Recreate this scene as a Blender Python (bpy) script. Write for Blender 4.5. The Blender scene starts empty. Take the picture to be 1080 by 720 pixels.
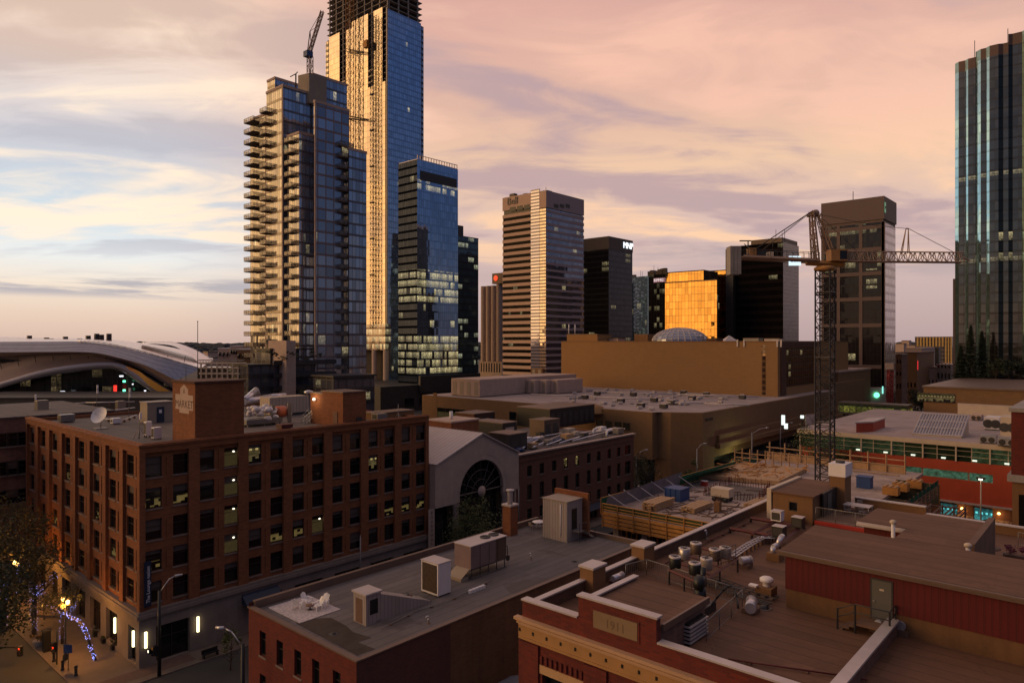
import bpy, bmesh, math, random
from mathutils import Vector, Matrix
random.seed(7)
R = math.radians
scene = bpy.context.scene
# ------------------------------------------------------------------ camera
S_, C_ = math.sin(math.atan(655/738)), math.cos(math.atan(655/738))
FPX, CAMZ = 738.0, 35.0
cam = bpy.data.cameras.new('camera'); camo = bpy.data.objects.new('camera', cam)
scene.collection.objects.link(camo); scene.camera = camo
camo.location = (0, 0, CAMZ)
camo.rotation_euler = (R(90), 0, -math.atan2(C_, S_))
cam.sensor_fit = 'HORIZONTAL'; cam.sensor_width = 36; cam.lens = FPX/1080*36
cam.clip_start = .5; cam.clip_end = 30000
# ------------------------------------------------------------------ view
scene.view_settings.view_transform = 'Standard'
scene.view_settings.look = 'None'
scene.view_settings.exposure = 0
scene.view_settings.gamma = 1
scene.render.resolution_x = 1024; scene.render.resolution_y = 682
scene.cycles.max_bounces = 5; scene.cycles.glossy_bounces = 3; scene.cycles.diffuse_bounces = 3
scene.cycles.sample_clamp_indirect = 4

class NT:
    """small helper that writes node trees"""
    def __init__(s, nt): s.nt = nt; s.n = nt.nodes; s.l = nt.links
    def put(s, sock, v):
        if isinstance(v, bpy.types.NodeSocket): s.l.new(v, sock)
        elif v is not None:
            if sock.type == 'RGBA' and len(v) == 3: v = (*v, 1)
            sock.default_value = v
    def m(s, op, a, b=None, c=None, clamp=False):
        n = s.n.new('ShaderNodeMath'); n.operation = op; n.use_clamp = clamp
        for i, v in enumerate((a, b, c)): s.put(n.inputs[i], v)
        return n.outputs[0]
    def vm(s, op, a, b=None, out=0):
        n = s.n.new('ShaderNodeVectorMath'); n.operation = op
        s.put(n.inputs[0], a); s.put(n.inputs[1], b)
        return n.outputs[out]
    def scale(s, a, k):
        n = s.n.new('ShaderNodeVectorMath'); n.operation = 'SCALE'; s.put(n.inputs[0], a); s.put(n.inputs[3], k); return n.outputs[0]
    def sep(s, v):
        n = s.n.new('ShaderNodeSeparateXYZ'); s.put(n.inputs[0], v); return n.outputs
    def comb(s, x, y, z=0.0):
        n = s.n.new('ShaderNodeCombineXYZ')
        for i, v in enumerate((x, y, z)): s.put(n.inputs[i], v)
        return n.outputs[0]
    def mix(s, f, a, b, mode='MIX'):
        n = s.n.new('ShaderNodeMix'); n.data_type = 'RGBA'; n.blend_type = mode
        s.put(n.inputs[0], f); s.put(n.inputs[6], a); s.put(n.inputs[7], b); return n.outputs[2]
    def ramp(s, f, stops, interp='LINEAR'):
        n = s.n.new('ShaderNodeValToRGB'); cr = n.color_ramp; cr.interpolation = interp
        while len(cr.elements) < len(stops): cr.elements.new(1)
        for e, (p, c) in zip(cr.elements, stops):
            e.position = p; e.color = (*c, 1) if len(c) == 3 else c
        s.put(n.inputs[0], f); return n.outputs[0]
    def sm(s, v, a, b, lo=0.0, hi=1.0):
        n = s.n.new('ShaderNodeMapRange'); n.interpolation_type = 'SMOOTHSTEP'
        for i, x in enumerate((v, a, b, lo, hi)): s.put(n.inputs[i], x)
        return n.outputs[0]
    def noise(s, vec, scale, detail=4, rough=.55, out=0, dist=0.0):
        n = s.n.new('ShaderNodeTexNoise'); s.put(n.inputs['Vector'], vec)
        n.inputs['Scale'].default_value = scale; n.inputs['Detail'].default_value = detail
        n.inputs['Roughness'].default_value = rough; n.inputs['Distortion'].default_value = dist
        return n.outputs[out]
    def white(s, vec, out=0):
        n = s.n.new('ShaderNodeTexWhiteNoise'); n.noise_dimensions = '3D'; s.put(n.inputs['Vector'], vec); return n.outputs[out]
# ------------------------------------------------------------------ sun and dusk sky
SUN_AZ, SUN_EL = R(-96), R(5)
_r, _f = math.sin(SUN_AZ), math.cos(SUN_AZ)
SUN = Vector((S_*_r + C_*_f, -C_*_r + S_*_f, math.tan(SUN_EL))).normalized()
sun = bpy.data.lights.new('sun', 'SUN'); suno = bpy.data.objects.new('sun', sun); scene.collection.objects.link(suno)
suno.rotation_euler = (-SUN).to_track_quat('-Z', 'Y').to_euler(); suno.location = (0, 0, 300)
sun.energy = 1.5; sun.angle = R(50); sun.color = (1, .58, .25)

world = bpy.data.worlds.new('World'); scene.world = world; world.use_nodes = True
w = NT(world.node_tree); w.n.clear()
tc = w.n.new('ShaderNodeTexCoord').outputs['Generated']
D = w.vm('NORMALIZE', tc)
right = w.vm('DOT_PRODUCT', D, (S_, -C_, 0), out=1); fwd = w.vm('DOT_PRODUCT', D, (C_, S_, 0), out=1)
dz = w.sep(D)[2]
el = w.m('MULTIPLY', w.m('ARCSINE', dz), 57.2958)
az = w.m('MULTIPLY', w.m('ARCTAN2', right, fwd), 57.2958)
e30 = w.m('DIVIDE', el, 30.0, clamp=True)
# cloud sheet: a layer overhead seen in perspective, streaked along one wind direction
k = w.m('DIVIDE', 1.0, w.m('ADD', w.m('MAXIMUM', dz, 0.0), .16))
px_, py_ = w.m('MULTIPLY', right, k), w.m('MULTIPLY', fwd, k)
P1 = w.comb(w.m('ADD', w.m('MULTIPLY', px_, .62), w.m('MULTIPLY', py_, .30)), w.m('SUBTRACT', w.m('MULTIPLY', py_, 1.45), w.m('MULTIPLY', px_, .34)), 3.1)
P2 = w.comb(w.m('ADD', w.m('MULTIPLY', px_, .8), w.m('MULTIPLY', py_, .5)), w.m('SUBTRACT', w.m('MULTIPLY', py_, 1.5), w.m('MULTIPLY', px_, .3)), 8.7)
big = w.noise(P1, 1.0, 4, .48, dist=.8)
fine = w.noise(P2, 2.6, 6, .58, dist=.7)
cl = w.m('ADD', w.m('MULTIPLY', big, .70), w.m('MULTIPLY', fine, .30))
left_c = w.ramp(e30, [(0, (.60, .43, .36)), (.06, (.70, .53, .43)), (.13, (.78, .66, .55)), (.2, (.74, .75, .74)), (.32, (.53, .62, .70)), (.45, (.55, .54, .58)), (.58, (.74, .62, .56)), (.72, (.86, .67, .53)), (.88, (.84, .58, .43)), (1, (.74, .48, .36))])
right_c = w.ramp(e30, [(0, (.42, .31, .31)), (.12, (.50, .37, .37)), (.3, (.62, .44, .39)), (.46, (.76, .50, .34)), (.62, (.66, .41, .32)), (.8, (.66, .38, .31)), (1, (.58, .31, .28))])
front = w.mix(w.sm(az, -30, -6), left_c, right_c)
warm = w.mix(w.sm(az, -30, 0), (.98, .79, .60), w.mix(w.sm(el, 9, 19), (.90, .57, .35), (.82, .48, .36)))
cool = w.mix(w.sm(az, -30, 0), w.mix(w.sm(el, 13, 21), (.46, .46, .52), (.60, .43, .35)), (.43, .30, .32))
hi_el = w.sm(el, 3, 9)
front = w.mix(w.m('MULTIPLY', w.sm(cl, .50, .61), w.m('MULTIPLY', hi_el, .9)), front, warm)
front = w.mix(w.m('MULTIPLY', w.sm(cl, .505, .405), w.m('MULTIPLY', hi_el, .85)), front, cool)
# low dark cloud bars above the horizon
P3 = w.comb(w.m('MULTIPLY', az, .045), w.m('MULTIPLY', el, .62), 1.7)
bars = w.noise(P3, 1.0, 7, .6, dist=.25)
bm_ = w.m('MULTIPLY', w.m('MULTIPLY', w.sm(el, 2.9, 3.5), w.sm(el, 5.1, 4.2)), w.m('MULTIPLY', w.sm(bars, .44, .53), w.sm(az, -14, -20)))
front = w.mix(w.m('MULTIPLY', bm_, .85), front, (.37, .35, .40))
bm2 = w.m('MULTIPLY', w.m('MULTIPLY', w.sm(el, 4.0, 5.4), w.sm(el, 9.5, 7.2)), w.m('MULTIPLY', w.sm(bars, .49, .6), w.sm(az, 6, 14)))
front = w.mix(w.m('MULTIPLY', bm2, .55), front, (.36, .29, .32))
# glowing west, left of the view
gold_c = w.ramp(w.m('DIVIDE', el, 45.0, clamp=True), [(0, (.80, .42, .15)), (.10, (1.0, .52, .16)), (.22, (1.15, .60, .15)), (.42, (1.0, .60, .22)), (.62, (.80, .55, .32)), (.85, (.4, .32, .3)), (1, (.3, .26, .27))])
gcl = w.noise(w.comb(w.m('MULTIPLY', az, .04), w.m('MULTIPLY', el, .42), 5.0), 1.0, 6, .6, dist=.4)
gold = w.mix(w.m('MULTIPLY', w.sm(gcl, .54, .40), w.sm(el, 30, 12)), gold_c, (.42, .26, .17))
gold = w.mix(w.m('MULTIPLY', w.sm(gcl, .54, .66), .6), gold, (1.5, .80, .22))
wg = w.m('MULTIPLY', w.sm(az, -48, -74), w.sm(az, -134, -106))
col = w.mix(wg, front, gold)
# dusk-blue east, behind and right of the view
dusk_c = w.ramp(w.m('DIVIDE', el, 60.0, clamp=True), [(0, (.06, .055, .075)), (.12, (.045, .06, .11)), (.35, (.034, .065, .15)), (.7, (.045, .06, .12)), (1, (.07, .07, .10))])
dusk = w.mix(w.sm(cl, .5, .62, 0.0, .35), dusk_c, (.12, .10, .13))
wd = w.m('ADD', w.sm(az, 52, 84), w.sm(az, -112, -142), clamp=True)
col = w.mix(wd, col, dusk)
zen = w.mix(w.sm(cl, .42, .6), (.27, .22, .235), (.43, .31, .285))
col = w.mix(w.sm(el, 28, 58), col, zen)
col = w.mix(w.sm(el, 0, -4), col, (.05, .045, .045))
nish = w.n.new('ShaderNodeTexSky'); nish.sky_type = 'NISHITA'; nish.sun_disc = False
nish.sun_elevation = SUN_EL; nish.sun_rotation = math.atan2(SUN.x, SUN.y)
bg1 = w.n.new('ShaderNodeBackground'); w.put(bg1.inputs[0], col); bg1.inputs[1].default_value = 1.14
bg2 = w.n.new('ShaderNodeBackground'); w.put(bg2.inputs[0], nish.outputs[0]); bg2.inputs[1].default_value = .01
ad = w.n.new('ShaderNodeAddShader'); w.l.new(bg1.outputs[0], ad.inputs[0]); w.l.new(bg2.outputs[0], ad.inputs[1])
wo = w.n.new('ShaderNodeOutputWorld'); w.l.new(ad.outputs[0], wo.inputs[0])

# ------------------------------------------------------------------ survey helpers (photo pixel + one known plane -> place in the city grid)
def GZ(px, py, z):
    d = (CAMZ-z)*FPX/(py-360); r = (px-540)/FPX*d
    return Vector((S_*r+C_*d, -C_*r+S_*d, z))
def OX(px, X):                      # Y on the plane X
    t = (px-540)/FPX; return X*(S_-t*C_)/(C_+t*S_)
def OY(px, Y):                      # X on the plane Y
    t = (px-540)/FPX; return Y*(C_+t*S_)/(S_-t*C_)
def DEP(X, Y): return C_*X+S_*Y
def ZAT(X, Y, py): return CAMZ-(py-360)*DEP(X, Y)/FPX
def AT(px, py, d):
    r = (px-540)/FPX*d; return Vector((S_*r+C_*d, -C_*r+S_*d, CAMZ-(py-360)*d/FPX))

# ------------------------------------------------------------------ mesh builder
BASE = {}
class MB:
    def __init__(s): s.v = []; s.f = []; s.uv = []; s.mi = []; s.cur = 0; s.sm = []
    def face(s, pts, uv=None, smooth=False):
        i = len(s.v); pts = [Vector(p) for p in pts]; s.v += pts; s.f.append(list(range(i, i+len(pts))))
        if uv is None:
            n = (pts[1]-pts[0]).cross(pts[2]-pts[0])
            if n.length == 0 and len(pts) > 3: n = (pts[2]-pts[0]).cross(pts[3]-pts[0])
            ax = max(range(3), key=lambda k: abs(n[k]))
            if ax == 2: uv = [(p.x, p.y) for p in pts]
            else:
                h = Vector((-n.y, n.x, 0)); h.normalize() if h.length else None
                if ax == 0: h = h if h.y > 0 else -h
                else: h = h if h.x > 0 else -h
                uv = [(p.dot(h), p.z) for p in pts]
        s.uv += uv; s.mi.append(s.cur); s.sm.append(smooth); return s
    def mat(s, i): s.cur = i; return s
    def box(s, x0, x1, y0, y1, z0, z1, skip=''):
        if x0 > x1: x0, x1 = x1, x0
        if y0 > y1: y0, y1 = y1, y0
        if z0 > z1: z0, z1 = z1, z0
        if 'x' not in skip: s.face([(x0, y1, z0), (x0, y0, z0), (x0, y0, z1), (x0, y1, z1)])
        if 'X' not in skip: s.face([(x1, y0, z0), (x1, y1, z0), (x1, y1, z1), (x1, y0, z1)])
        if 'y' not in skip: s.face([(x0, y0, z0), (x1, y0, z0), (x1, y0, z1), (x0, y0, z1)])
        if 'Y' not in skip: s.face([(x1, y1, z0), (x0, y1, z0), (x0, y1, z1), (x1, y1, z1)])
        if 'Z' not in skip: s.face([(x0, y0, z1), (x1, y0, z1), (x1, y1, z1), (x0, y1, z1)])
        if 'z' not in skip: s.face([(x0, y1, z0), (x1, y1, z0), (x1, y0, z0), (x0, y0, z0)])
        return s
    def cbox(s, c, sx, sy, sz): return s.box(c[0]-sx/2, c[0]+sx/2, c[1]-sy/2, c[1]+sy/2, c[2], c[2]+sz)
    def tube(s, p0, p1, r0, r1=None, n=8, caps=True, smooth=True):
        p0, p1 = Vector(p0), Vector(p1); r1 = r0 if r1 is None else r1
        d = p1-p0
        if d.length < 1e-6: return s
        q = d.to_track_quat('Z', 'Y'); a = [q @ Vector((math.cos(2*math.pi*i/n), math.sin(2*math.pi*i/n), 0)) for i in range(n)]
        L = d.length
        for i in range(n):
            j = (i+1) % n
            s.face([p0+a[i]*r0, p0+a[j]*r0, p1+a[j]*r1, p1+a[i]*r1], [(i/n, 0), ((i+1)/n, 0), ((i+1)/n, L), (i/n, L)], smooth)
        if caps:
            s.face([p1+v*r1 for v in a]); s.face([p0+v*r0 for v in reversed(a)])
        return s
    def path(s, pts, r, n=6):
        for a, b in zip(pts, pts[1:]): s.tube(a, b, r, n=n)
        return s
    def bar(s, p0, p1, wd):                      # square bar
        return s.tube(p0, p1, wd*.707, n=4, smooth=False)
    def lathe(s, c, prof, n=20, smooth=True, axis=None):
        c = Vector(c); q = Vector(axis).normalized().to_track_quat('Z', 'Y') if axis else None
        def pt(r, z, i):
            v = Vector((r*math.cos(2*math.pi*i/n), r*math.sin(2*math.pi*i/n), z)); return c + (q @ v if q else v)
        for (r0, z0), (r1, z1) in zip(prof, prof[1:]):
            for i in range(n):
                if r0 < 1e-5: s.face([pt(r0, z0, i), pt(r1, z1, i+1), pt(r1, z1, i)], smooth=smooth)
                elif r1 < 1e-5: s.face([pt(r0, z0, i), pt(r0, z0, i+1), pt(r1, z1, i)], smooth=smooth)
                else: s.face([pt(r0, z0, i), pt(r0, z0, i+1), pt(r1, z1, i+1), pt(r1, z1, i)], smooth=smooth)
        return s
    def prism(s, poly, z0, z1):                  # poly: list of (x, y) counter-clockwise
        a = sum(p[0]*q[1]-q[0]*p[1] for p, q in zip(poly, poly[1:]+poly[:1]))
        if a < 0: poly = poly[::-1]
        u = 0
        for p, q in zip(poly, poly[1:]+poly[:1]):
            L = math.hypot(q[0]-p[0], q[1]-p[1])
            s.face([(*p, z0), (*q, z0), (*q, z1), (*p, z1)], [(u, z0), (u+L, z0), (u+L, z1), (u, z1)]); u += L
        s.face([(*p, z1) for p in poly]); s.face([(*p, z0) for p in reversed(poly)])
        return s
    def facade(s, ax, c, a0, a1, z0, z1, ops, depth, back=None):
        """wall sheet on plane x=c (ax 'x') or y=c (ax 'y') facing the minus side, with reveals round its openings"""
        P = (lambda a, z, o=0: (c+o, a, z)) if ax == 'x' else (lambda a, z, o=0: (a, c+o, z))
        A = sorted({a0, a1, *[v for o in ops for v in o[:2]]}); Z = sorted({z0, z1, *[v for o in ops for v in o[2:4]]})
        def quad(p): 
            if ax == 'x': p = p[::-1]
            s.face(p)
        for i in range(len(A)-1):
            for j in range(len(Z)-1):
                m, n_ = (A[i]+A[i+1])/2, (Z[j]+Z[j+1])/2
                if any(o[0] < m < o[1] and o[2] < n_ < o[3] for o in ops): continue
                quad([P(A[i], Z[j]), P(A[i+1], Z[j]), P(A[i+1], Z[j+1]), P(A[i], Z[j+1])])
        for o in ops:
            b0, b1, y0, y1 = o[:4]
            quad([P(b0, y0), P(b0, y0, depth), P(b0, y1, depth), P(b0, y1)][::-1])
            quad([P(b1, y0), P(b1, y0, depth), P(b1, y1, depth), P(b1, y1)])
            quad([P(b0, y0), P(b1, y0), P(b1, y0, depth), P(b0, y0, depth)][::-1])
            quad([P(b0, y1), P(b1, y1), P(b1, y1, depth), P(b0, y1, depth)])
        return s
    def mesh(s, name, off=Vector((0, 0, 0))):
        me = bpy.data.meshes.new(name); me.from_pydata([v-off for v in s.v], [], s.f)
        me.uv_layers.new(name='UVMap'); ul = me.uv_layers[0].data
        flat = [c for uv in s.uv for c in uv]; ul.foreach_set('uv', flat)
        me.polygons.foreach_set('material_index', s.mi); me.polygons.foreach_set('use_smooth', s.sm)
        return me
    def build(s, name, mats, parent=None, local=False, label=None, bevel=0):
        off = Vector((0, 0, 0)) if local or parent is None else BASE.get(parent.name, Vector((0, 0, 0)))
        me = s.mesh(name, off)
        for m in (mats if isinstance(mats, (list, tuple)) else [mats]): me.materials.append(m)
        o = bpy.data.objects.new(name, me); scene.collection.objects.link(o)
        if any(s.sm): 
            bm = bmesh.new(); bm.from_mesh(me); bmesh.ops.remove_doubles(bm, verts=bm.verts, dist=1e-4); bm.to_mesh(me); bm.free()
        if parent is not None: o.parent = parent
        BASE[o.name] = off
        if label: o['label'] = label
        if bevel:
            b = o.modifiers.new('bevel', 'BEVEL'); b.width = bevel; b.segments = 1; b.limit_method = 'ANGLE'
        return o
def thing(name, label, cat, loc=(0, 0, 0), group=None, rz=0):
    o = bpy.data.objects.new(name, None); scene.collection.objects.link(o)
    o.empty_display_size = .3
    o.location = loc; o.rotation_euler.z = rz; o['label'] = label; o['category'] = cat
    if group: o['group'] = group
    BASE[o.name] = Vector(loc)
    return o
def tag(o, label, cat, group=None):
    o['label'] = label; o['category'] = cat
    if group: o['group'] = group
    return o
def struct(o): o['kind'] = 'structure'; return o
def stuff(o): o['kind'] = 'stuff'; return o
def copy_tree(o, parent=None, label=None, loc=None, rz=None, group=None):
    c = o.copy(); scene.collection.objects.link(c)
    if parent is not None: c.parent = parent
    if label: c['label'] = label
    if group: c['group'] = group
    if loc is not None: c.location = loc
    if rz is not None: c.rotation_euler.z = rz
    for ch in list(o.children): copy_tree(ch, c)
    return c
def put(me, name, parent, loc=(0, 0, 0), rz=0):  # another object on a shared mesh
    o = bpy.data.objects.new(name, me); scene.collection.objects.link(o)
    if parent is not None: o.parent = parent
    o.location = Vector(loc) - BASE.get(parent.name, Vector((0, 0, 0))); o.rotation_euler.z = rz
    return o
def text_mb(txt, size, depth, origin, h, up=(0, 0, 1), mb=None, align='CENTER'):
    """raised lettering: baseline centre at origin, running along h"""
    cu = bpy.data.curves.new('txt', 'FONT'); cu.body = txt; cu.size = size; cu.extrude = depth/2; cu.align_x = align
    cu.resolution_u = 3
    to = bpy.data.objects.new('txt', cu); scene.collection.objects.link(to)
    me = bpy.data.meshes.new_from_object(to.evaluated_get(bpy.context.evaluated_depsgraph_get()))
    h, up, o = Vector(h).normalized(), Vector(up).normalized(), Vector(origin); n = h.cross(up)
    mb = mb or MB()
    for p in me.polygons:
        mb.face([o + h*me.vertices[i].co.x + up*me.vertices[i].co.y + n*me.vertices[i].co.z for i in p.vertices], [(0, 0)]*len(p.vertices))
    bpy.data.objects.remove(to); bpy.data.meshes.remove(me); bpy.data.curves.remove(cu)
    return mb

# ------------------------------------------------------------------ materials
MATS = {}
def new_mat(name):
    m = bpy.data.materials.new(name); m.use_nodes = True; t = NT(m.node_tree); t.n.clear()
    out = t.n.new('ShaderNodeOutputMaterial'); b = t.n.new('ShaderNodeBsdfPrincipled'); t.l.new(b.outputs[0], out.inputs[0])
    MATS[name] = m
    return m, t, b
def surf(name, col, rough=.8, metal=0.0, var=.18, scale=.6, fine=6.0, bump=.0, streak=0.0):
    """painted / mineral surface with uneven tone, weather streaks and light grain"""
    m, t, b = new_mat(name)
    pos = t.n.new('ShaderNodeNewGeometry').outputs['Position']
    n1 = t.noise(pos, scale, 5, .6); n2 = t.noise(pos, fine, 3, .6)
    f = t.m('ADD', t.m('MULTIPLY', t.m('SUBTRACT', n1, .5), 2*var*1.6), t.m('MULTIPLY', t.m('SUBTRACT', n2, .5), var))
    if streak:
        x, y, z = t.sep(pos)
        st = t.noise(t.comb(t.m('ADD', x, y), t.m('SUBTRACT', x, y), t.m('MULTIPLY', z, .12)), 1.6, 4, .6)
        f = t.m('ADD', f, t.m('MULTIPLY', t.m('SUBTRACT', st, .5), streak*2))
    k = t.m('MAXIMUM', t.m('ADD', f, 1.0), .2)
    t.put(b.inputs['Base Color'], t.scale(t.comb(*col), k))
    b.inputs['Roughness'].default_value = rough; b.inputs['Metallic'].default_value = metal
    if bump:
        bn = t.n.new('ShaderNodeBump'); bn.inputs['Strength'].default_value = bump; bn.inputs['Distance'].default_value = .05
        t.put(bn.inputs['Height'], n2); t.l.new(bn.outputs[0], b.inputs['Normal'])
    return m
def brick(name, c1, c2, mortar, bw=.5, bh=.16, var=.25, rough=.9):
    m, t, b = new_mat(name)
    uv = t.n.new('ShaderNodeTexCoord').outputs['UV']
    br = t.n.new('ShaderNodeTexBrick'); t.put(br.inputs['Vector'], uv); br.inputs['Scale'].default_value = 1
    br.inputs['Brick Width'].default_value = bw; br.inputs['Row Height'].default_value = bh; br.inputs['Mortar Size'].default_value = .012
    for i, c in ((1, c1), (2, c2), (3, mortar)): br.inputs[i].default_value = (*c, 1)
    pos = t.n.new('ShaderNodeNewGeometry').outputs['Position']
    n1 = t.noise(pos, .35, 5, .6); x, y, z = t.sep(pos)
    st = t.noise(t.comb(t.m('ADD', x, y), t.m('SUBTRACT', x, y), t.m('MULTIPLY', z, .1)), 1.1, 4, .6)
    k = t.m('ADD', 1.0, t.m('ADD', t.m('MULTIPLY', t.m('SUBTRACT', n1, .5), var*2.2), t.m('MULTIPLY', t.m('SUBTRACT', st, .5), var*1.4)))
    t.put(b.inputs['Base Color'], t.scale(br.outputs[0], k)); b.inputs['Roughness'].default_value = rough
    bn = t.n.new('ShaderNodeBump'); bn.inputs['Strength'].default_value = .35; bn.inputs['Distance'].default_value = .02; bn.invert = True
    t.put(bn.inputs['Height'], br.outputs[1]); t.l.new(bn.outputs[0], b.inputs['Normal'])
    return m
def roofing(name, col, seam=1.0, axis=0, var=.25, patch=(0, 0, 0), pk=0.0, rough=.85):
    """membrane roof laid in rolls, with seams, stains and ponding marks"""
    m, t, b = new_mat(name)
    pos = t.n.new('ShaderNodeNewGeometry').outputs['Position']; xyz = t.sep(pos)
    a = t.m('DIVIDE', xyz[axis], seam); cell = t.m('FLOOR', a); fr = t.m('FRACT', a)
    rv = t.white(t.comb(cell, 3.0, t.m('FLOOR', t.m('DIVIDE', xyz[1-axis], 9.0))))
    line = t.m('LESS_THAN', fr, .07)
    n1 = t.noise(pos, .16, 6, .6, dist=.6); n2 = t.noise(pos, 1.8, 5, .65)
    sv = t.comb(t.m('MULTIPLY', xyz[0], .1 if axis else 1.0), t.m('MULTIPLY', xyz[1], 1.0 if axis else .1), 0.0)
    n3 = t.noise(sv, 1.1, 5, .6)
    k = t.m('ADD', 1.0, t.m('ADD', t.m('MULTIPLY', t.m('SUBTRACT', n1, .5), var*2.4), t.m('MULTIPLY', t.m('SUBTRACT', n2, .5), var)))
    k = t.m('ADD', k, t.m('MULTIPLY', t.m('SUBTRACT', rv, .5), var*.75)); k = t.m('ADD', k, t.m('MULTIPLY', t.m('SUBTRACT', n3, .5), var*1.3))
    k = t.m('MAXIMUM', t.m('SUBTRACT', k, t.m('MULTIPLY', line, .45)), .25)
    cc = t.scale(t.comb(*col), k)
    if pk: cc = t.mix(t.m('MULTIPLY', t.sm(n1, .56, .62), pk), cc, patch)
    t.put(b.inputs['Base Color'], cc); b.inputs['Roughness'].default_value = rough
    bn = t.n.new('ShaderNodeBump'); bn.inputs['Strength'].default_value = .25; bn.inputs['Distance'].default_value = .03
    t.put(bn.inputs['Height'], n2); t.l.new(bn.outputs[0], b.inputs['Normal'])
    return m
def ribbed(name, col, pitch=.3, rough=.5, metal=0.0, horiz=False, depth=.04, var=.15):
    m, t, b = new_mat(name)
    uv = t.sep(t.n.new('ShaderNodeTexCoord').outputs['UV']); pos = t.n.new('ShaderNodeNewGeometry').outputs['Position']
    a = t.m('DIVIDE', uv[1 if horiz else 0], pitch); fr = t.m('FRACT', a)
    h = t.m('GREATER_THAN', fr, .72); gr = t.m('SUBTRACT', 1.0, t.m('MULTIPLY', t.m('GREATER_THAN', fr, .88), .42)); rv = t.white(t.comb(t.m('FLOOR', t.m('DIVIDE', a, 3.0)), 1.0, 2.0))
    n1 = t.noise(pos, .5, 5, .6)
    k = t.m('ADD', 1.0, t.m('ADD', t.m('MULTIPLY', t.m('SUBTRACT', n1, .5), var*2), t.m('MULTIPLY', t.m('SUBTRACT', rv, .5), var)))
    t.put(b.inputs['Base Color'], t.scale(t.comb(*col), t.m('MULTIPLY', k, gr))); b.inputs['Roughness'].default_value = rough; b.inputs['Metallic'].default_value = metal
    bn = t.n.new('ShaderNodeBump'); bn.inputs['Strength'].default_value = 1; bn.inputs['Distance'].default_value = depth
    t.put(bn.inputs['Height'], h); t.l.new(bn.outputs[0], b.inputs['Normal'])
    return m
def curtain(name, glass, floor=3.9, bay=1.5, metal=.7, mw=.05, mcol=(.02, .02, .025), sf=.25, scol=None, smet=None, p=.0, bands=(), run=3.0, emit=1.1, ecol=(1, .82, .42), tilt=.02, rough=.04, off=0.0, var=.3, spec=.5, rip=0.0):
    """curtain wall: panes, mullions, spandrels, slightly uneven panes, lamps burning behind some of them"""
    m, t, b = new_mat(name)
    uv = t.sep(t.n.new('ShaderNodeTexCoord').outputs['UV'])
    fu, fv = t.m('DIVIDE', uv[0], bay), t.m('DIVIDE', t.m('ADD', uv[1], off), floor)
    cu, cv, lu, lv = t.m('FLOOR', fu), t.m('FLOOR', fv), t.m('FRACT', fu), t.m('FRACT', fv)
    mull = t.m('MAXIMUM', t.m('LESS_THAN', lu, mw), t.m('LESS_THAN', lv, mw*bay/floor)); span = t.m('LESS_THAN', lv, sf)
    cellv = t.comb(cu, t.m('ADD', cv, t.m('MULTIPLY', span, .5)), 0.0)
    rnd = t.white(cellv); rc = t.white(t.vm('ADD', cellv, (7.3, 2.1, 4.0)), 1)
    g = t.scale(t.comb(*glass), t.m('ADD', 1-var/2, t.m('MULTIPLY', rnd, var)))
    base = t.mix(span, g, scol if scol else tuple(c*.6 for c in glass))
    base = t.mix(mull, base, mcol); t.put(b.inputs['Base Color'], base)
    sm_ = metal if smet is None else smet
    t.put(b.inputs['Metallic'], t.m('MULTIPLY', t.m('SUBTRACT', 1.0, mull), t.m('ADD', metal, t.m('MULTIPLY', span, sm_-metal))))
    t.put(b.inputs['Roughness'], t.m('ADD', rough, t.m('MULTIPLY', mull, .4)))
    nrm = t.n.new('ShaderNodeNewGeometry').outputs['Normal']
    b.inputs['Specular IOR Level'].default_value = spec; dv = t.scale(t.vm('SUBTRACT', rc, (.5, .5, .5)), tilt)
    if rip: dv = t.vm('ADD', dv, t.scale(t.vm('SUBTRACT', t.noise(t.comb(t.m('MULTIPLY', uv[0], .12), t.m('MULTIPLY', uv[1], .3), rnd), 1.0, 4, .6, 1), (.5, .5, .5)), rip))
    nn = t.vm('NORMALIZE', t.vm('ADD', nrm, dv)); t.l.new(nn, b.inputs['Normal'])
    pv = p
    for z0, z1, q in bands:
        inb = t.m('MULTIPLY', t.m('GREATER_THAN', uv[1], z0), t.m('LESS_THAN', uv[1], z1)); pv = t.m('MAXIMUM', pv, t.m('MULTIPLY', inb, q))
    if p or bands:
        r1 = t.white(t.comb(t.m('FLOOR', t.m('DIVIDE', fu, run)), cv, 9.0)); r2 = t.white(t.comb(cu, cv, 5.5))
        lit = t.m('MULTIPLY', t.m('LESS_THAN', r1, pv), t.m('LESS_THAN', r2, .9))
        lit = t.m('MULTIPLY', lit, t.m('SUBTRACT', 1.0, t.m('MAXIMUM', mull, span)))
        it = t.noise(t.comb(t.m('MULTIPLY', uv[0], 1.3), t.m('MULTIPLY', uv[1], 1.6), 0.0), 1.0, 4, .7)
        up = t.sm(lv, sf, .9, .35, 1.0)
        e = t.m('MULTIPLY', t.m('MULTIPLY', lit, emit), t.m('MULTIPLY', up, t.m('MULTIPLY', t.sm(it, .3, .7), t.m('ADD', .35, r2))))
        t.put(b.inputs['Emission Color'], ecol); t.put(b.inputs['Emission Strength'], e)
    return m
def glow(name, col, s):
    m, t, b = new_mat(name); b.inputs['Base Color'].default_value = (.1, .1, .1, 1)
    b.inputs['Emission Color'].default_value = (*col, 1); b.inputs['Emission Strength'].default_value = s
    return m
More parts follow.
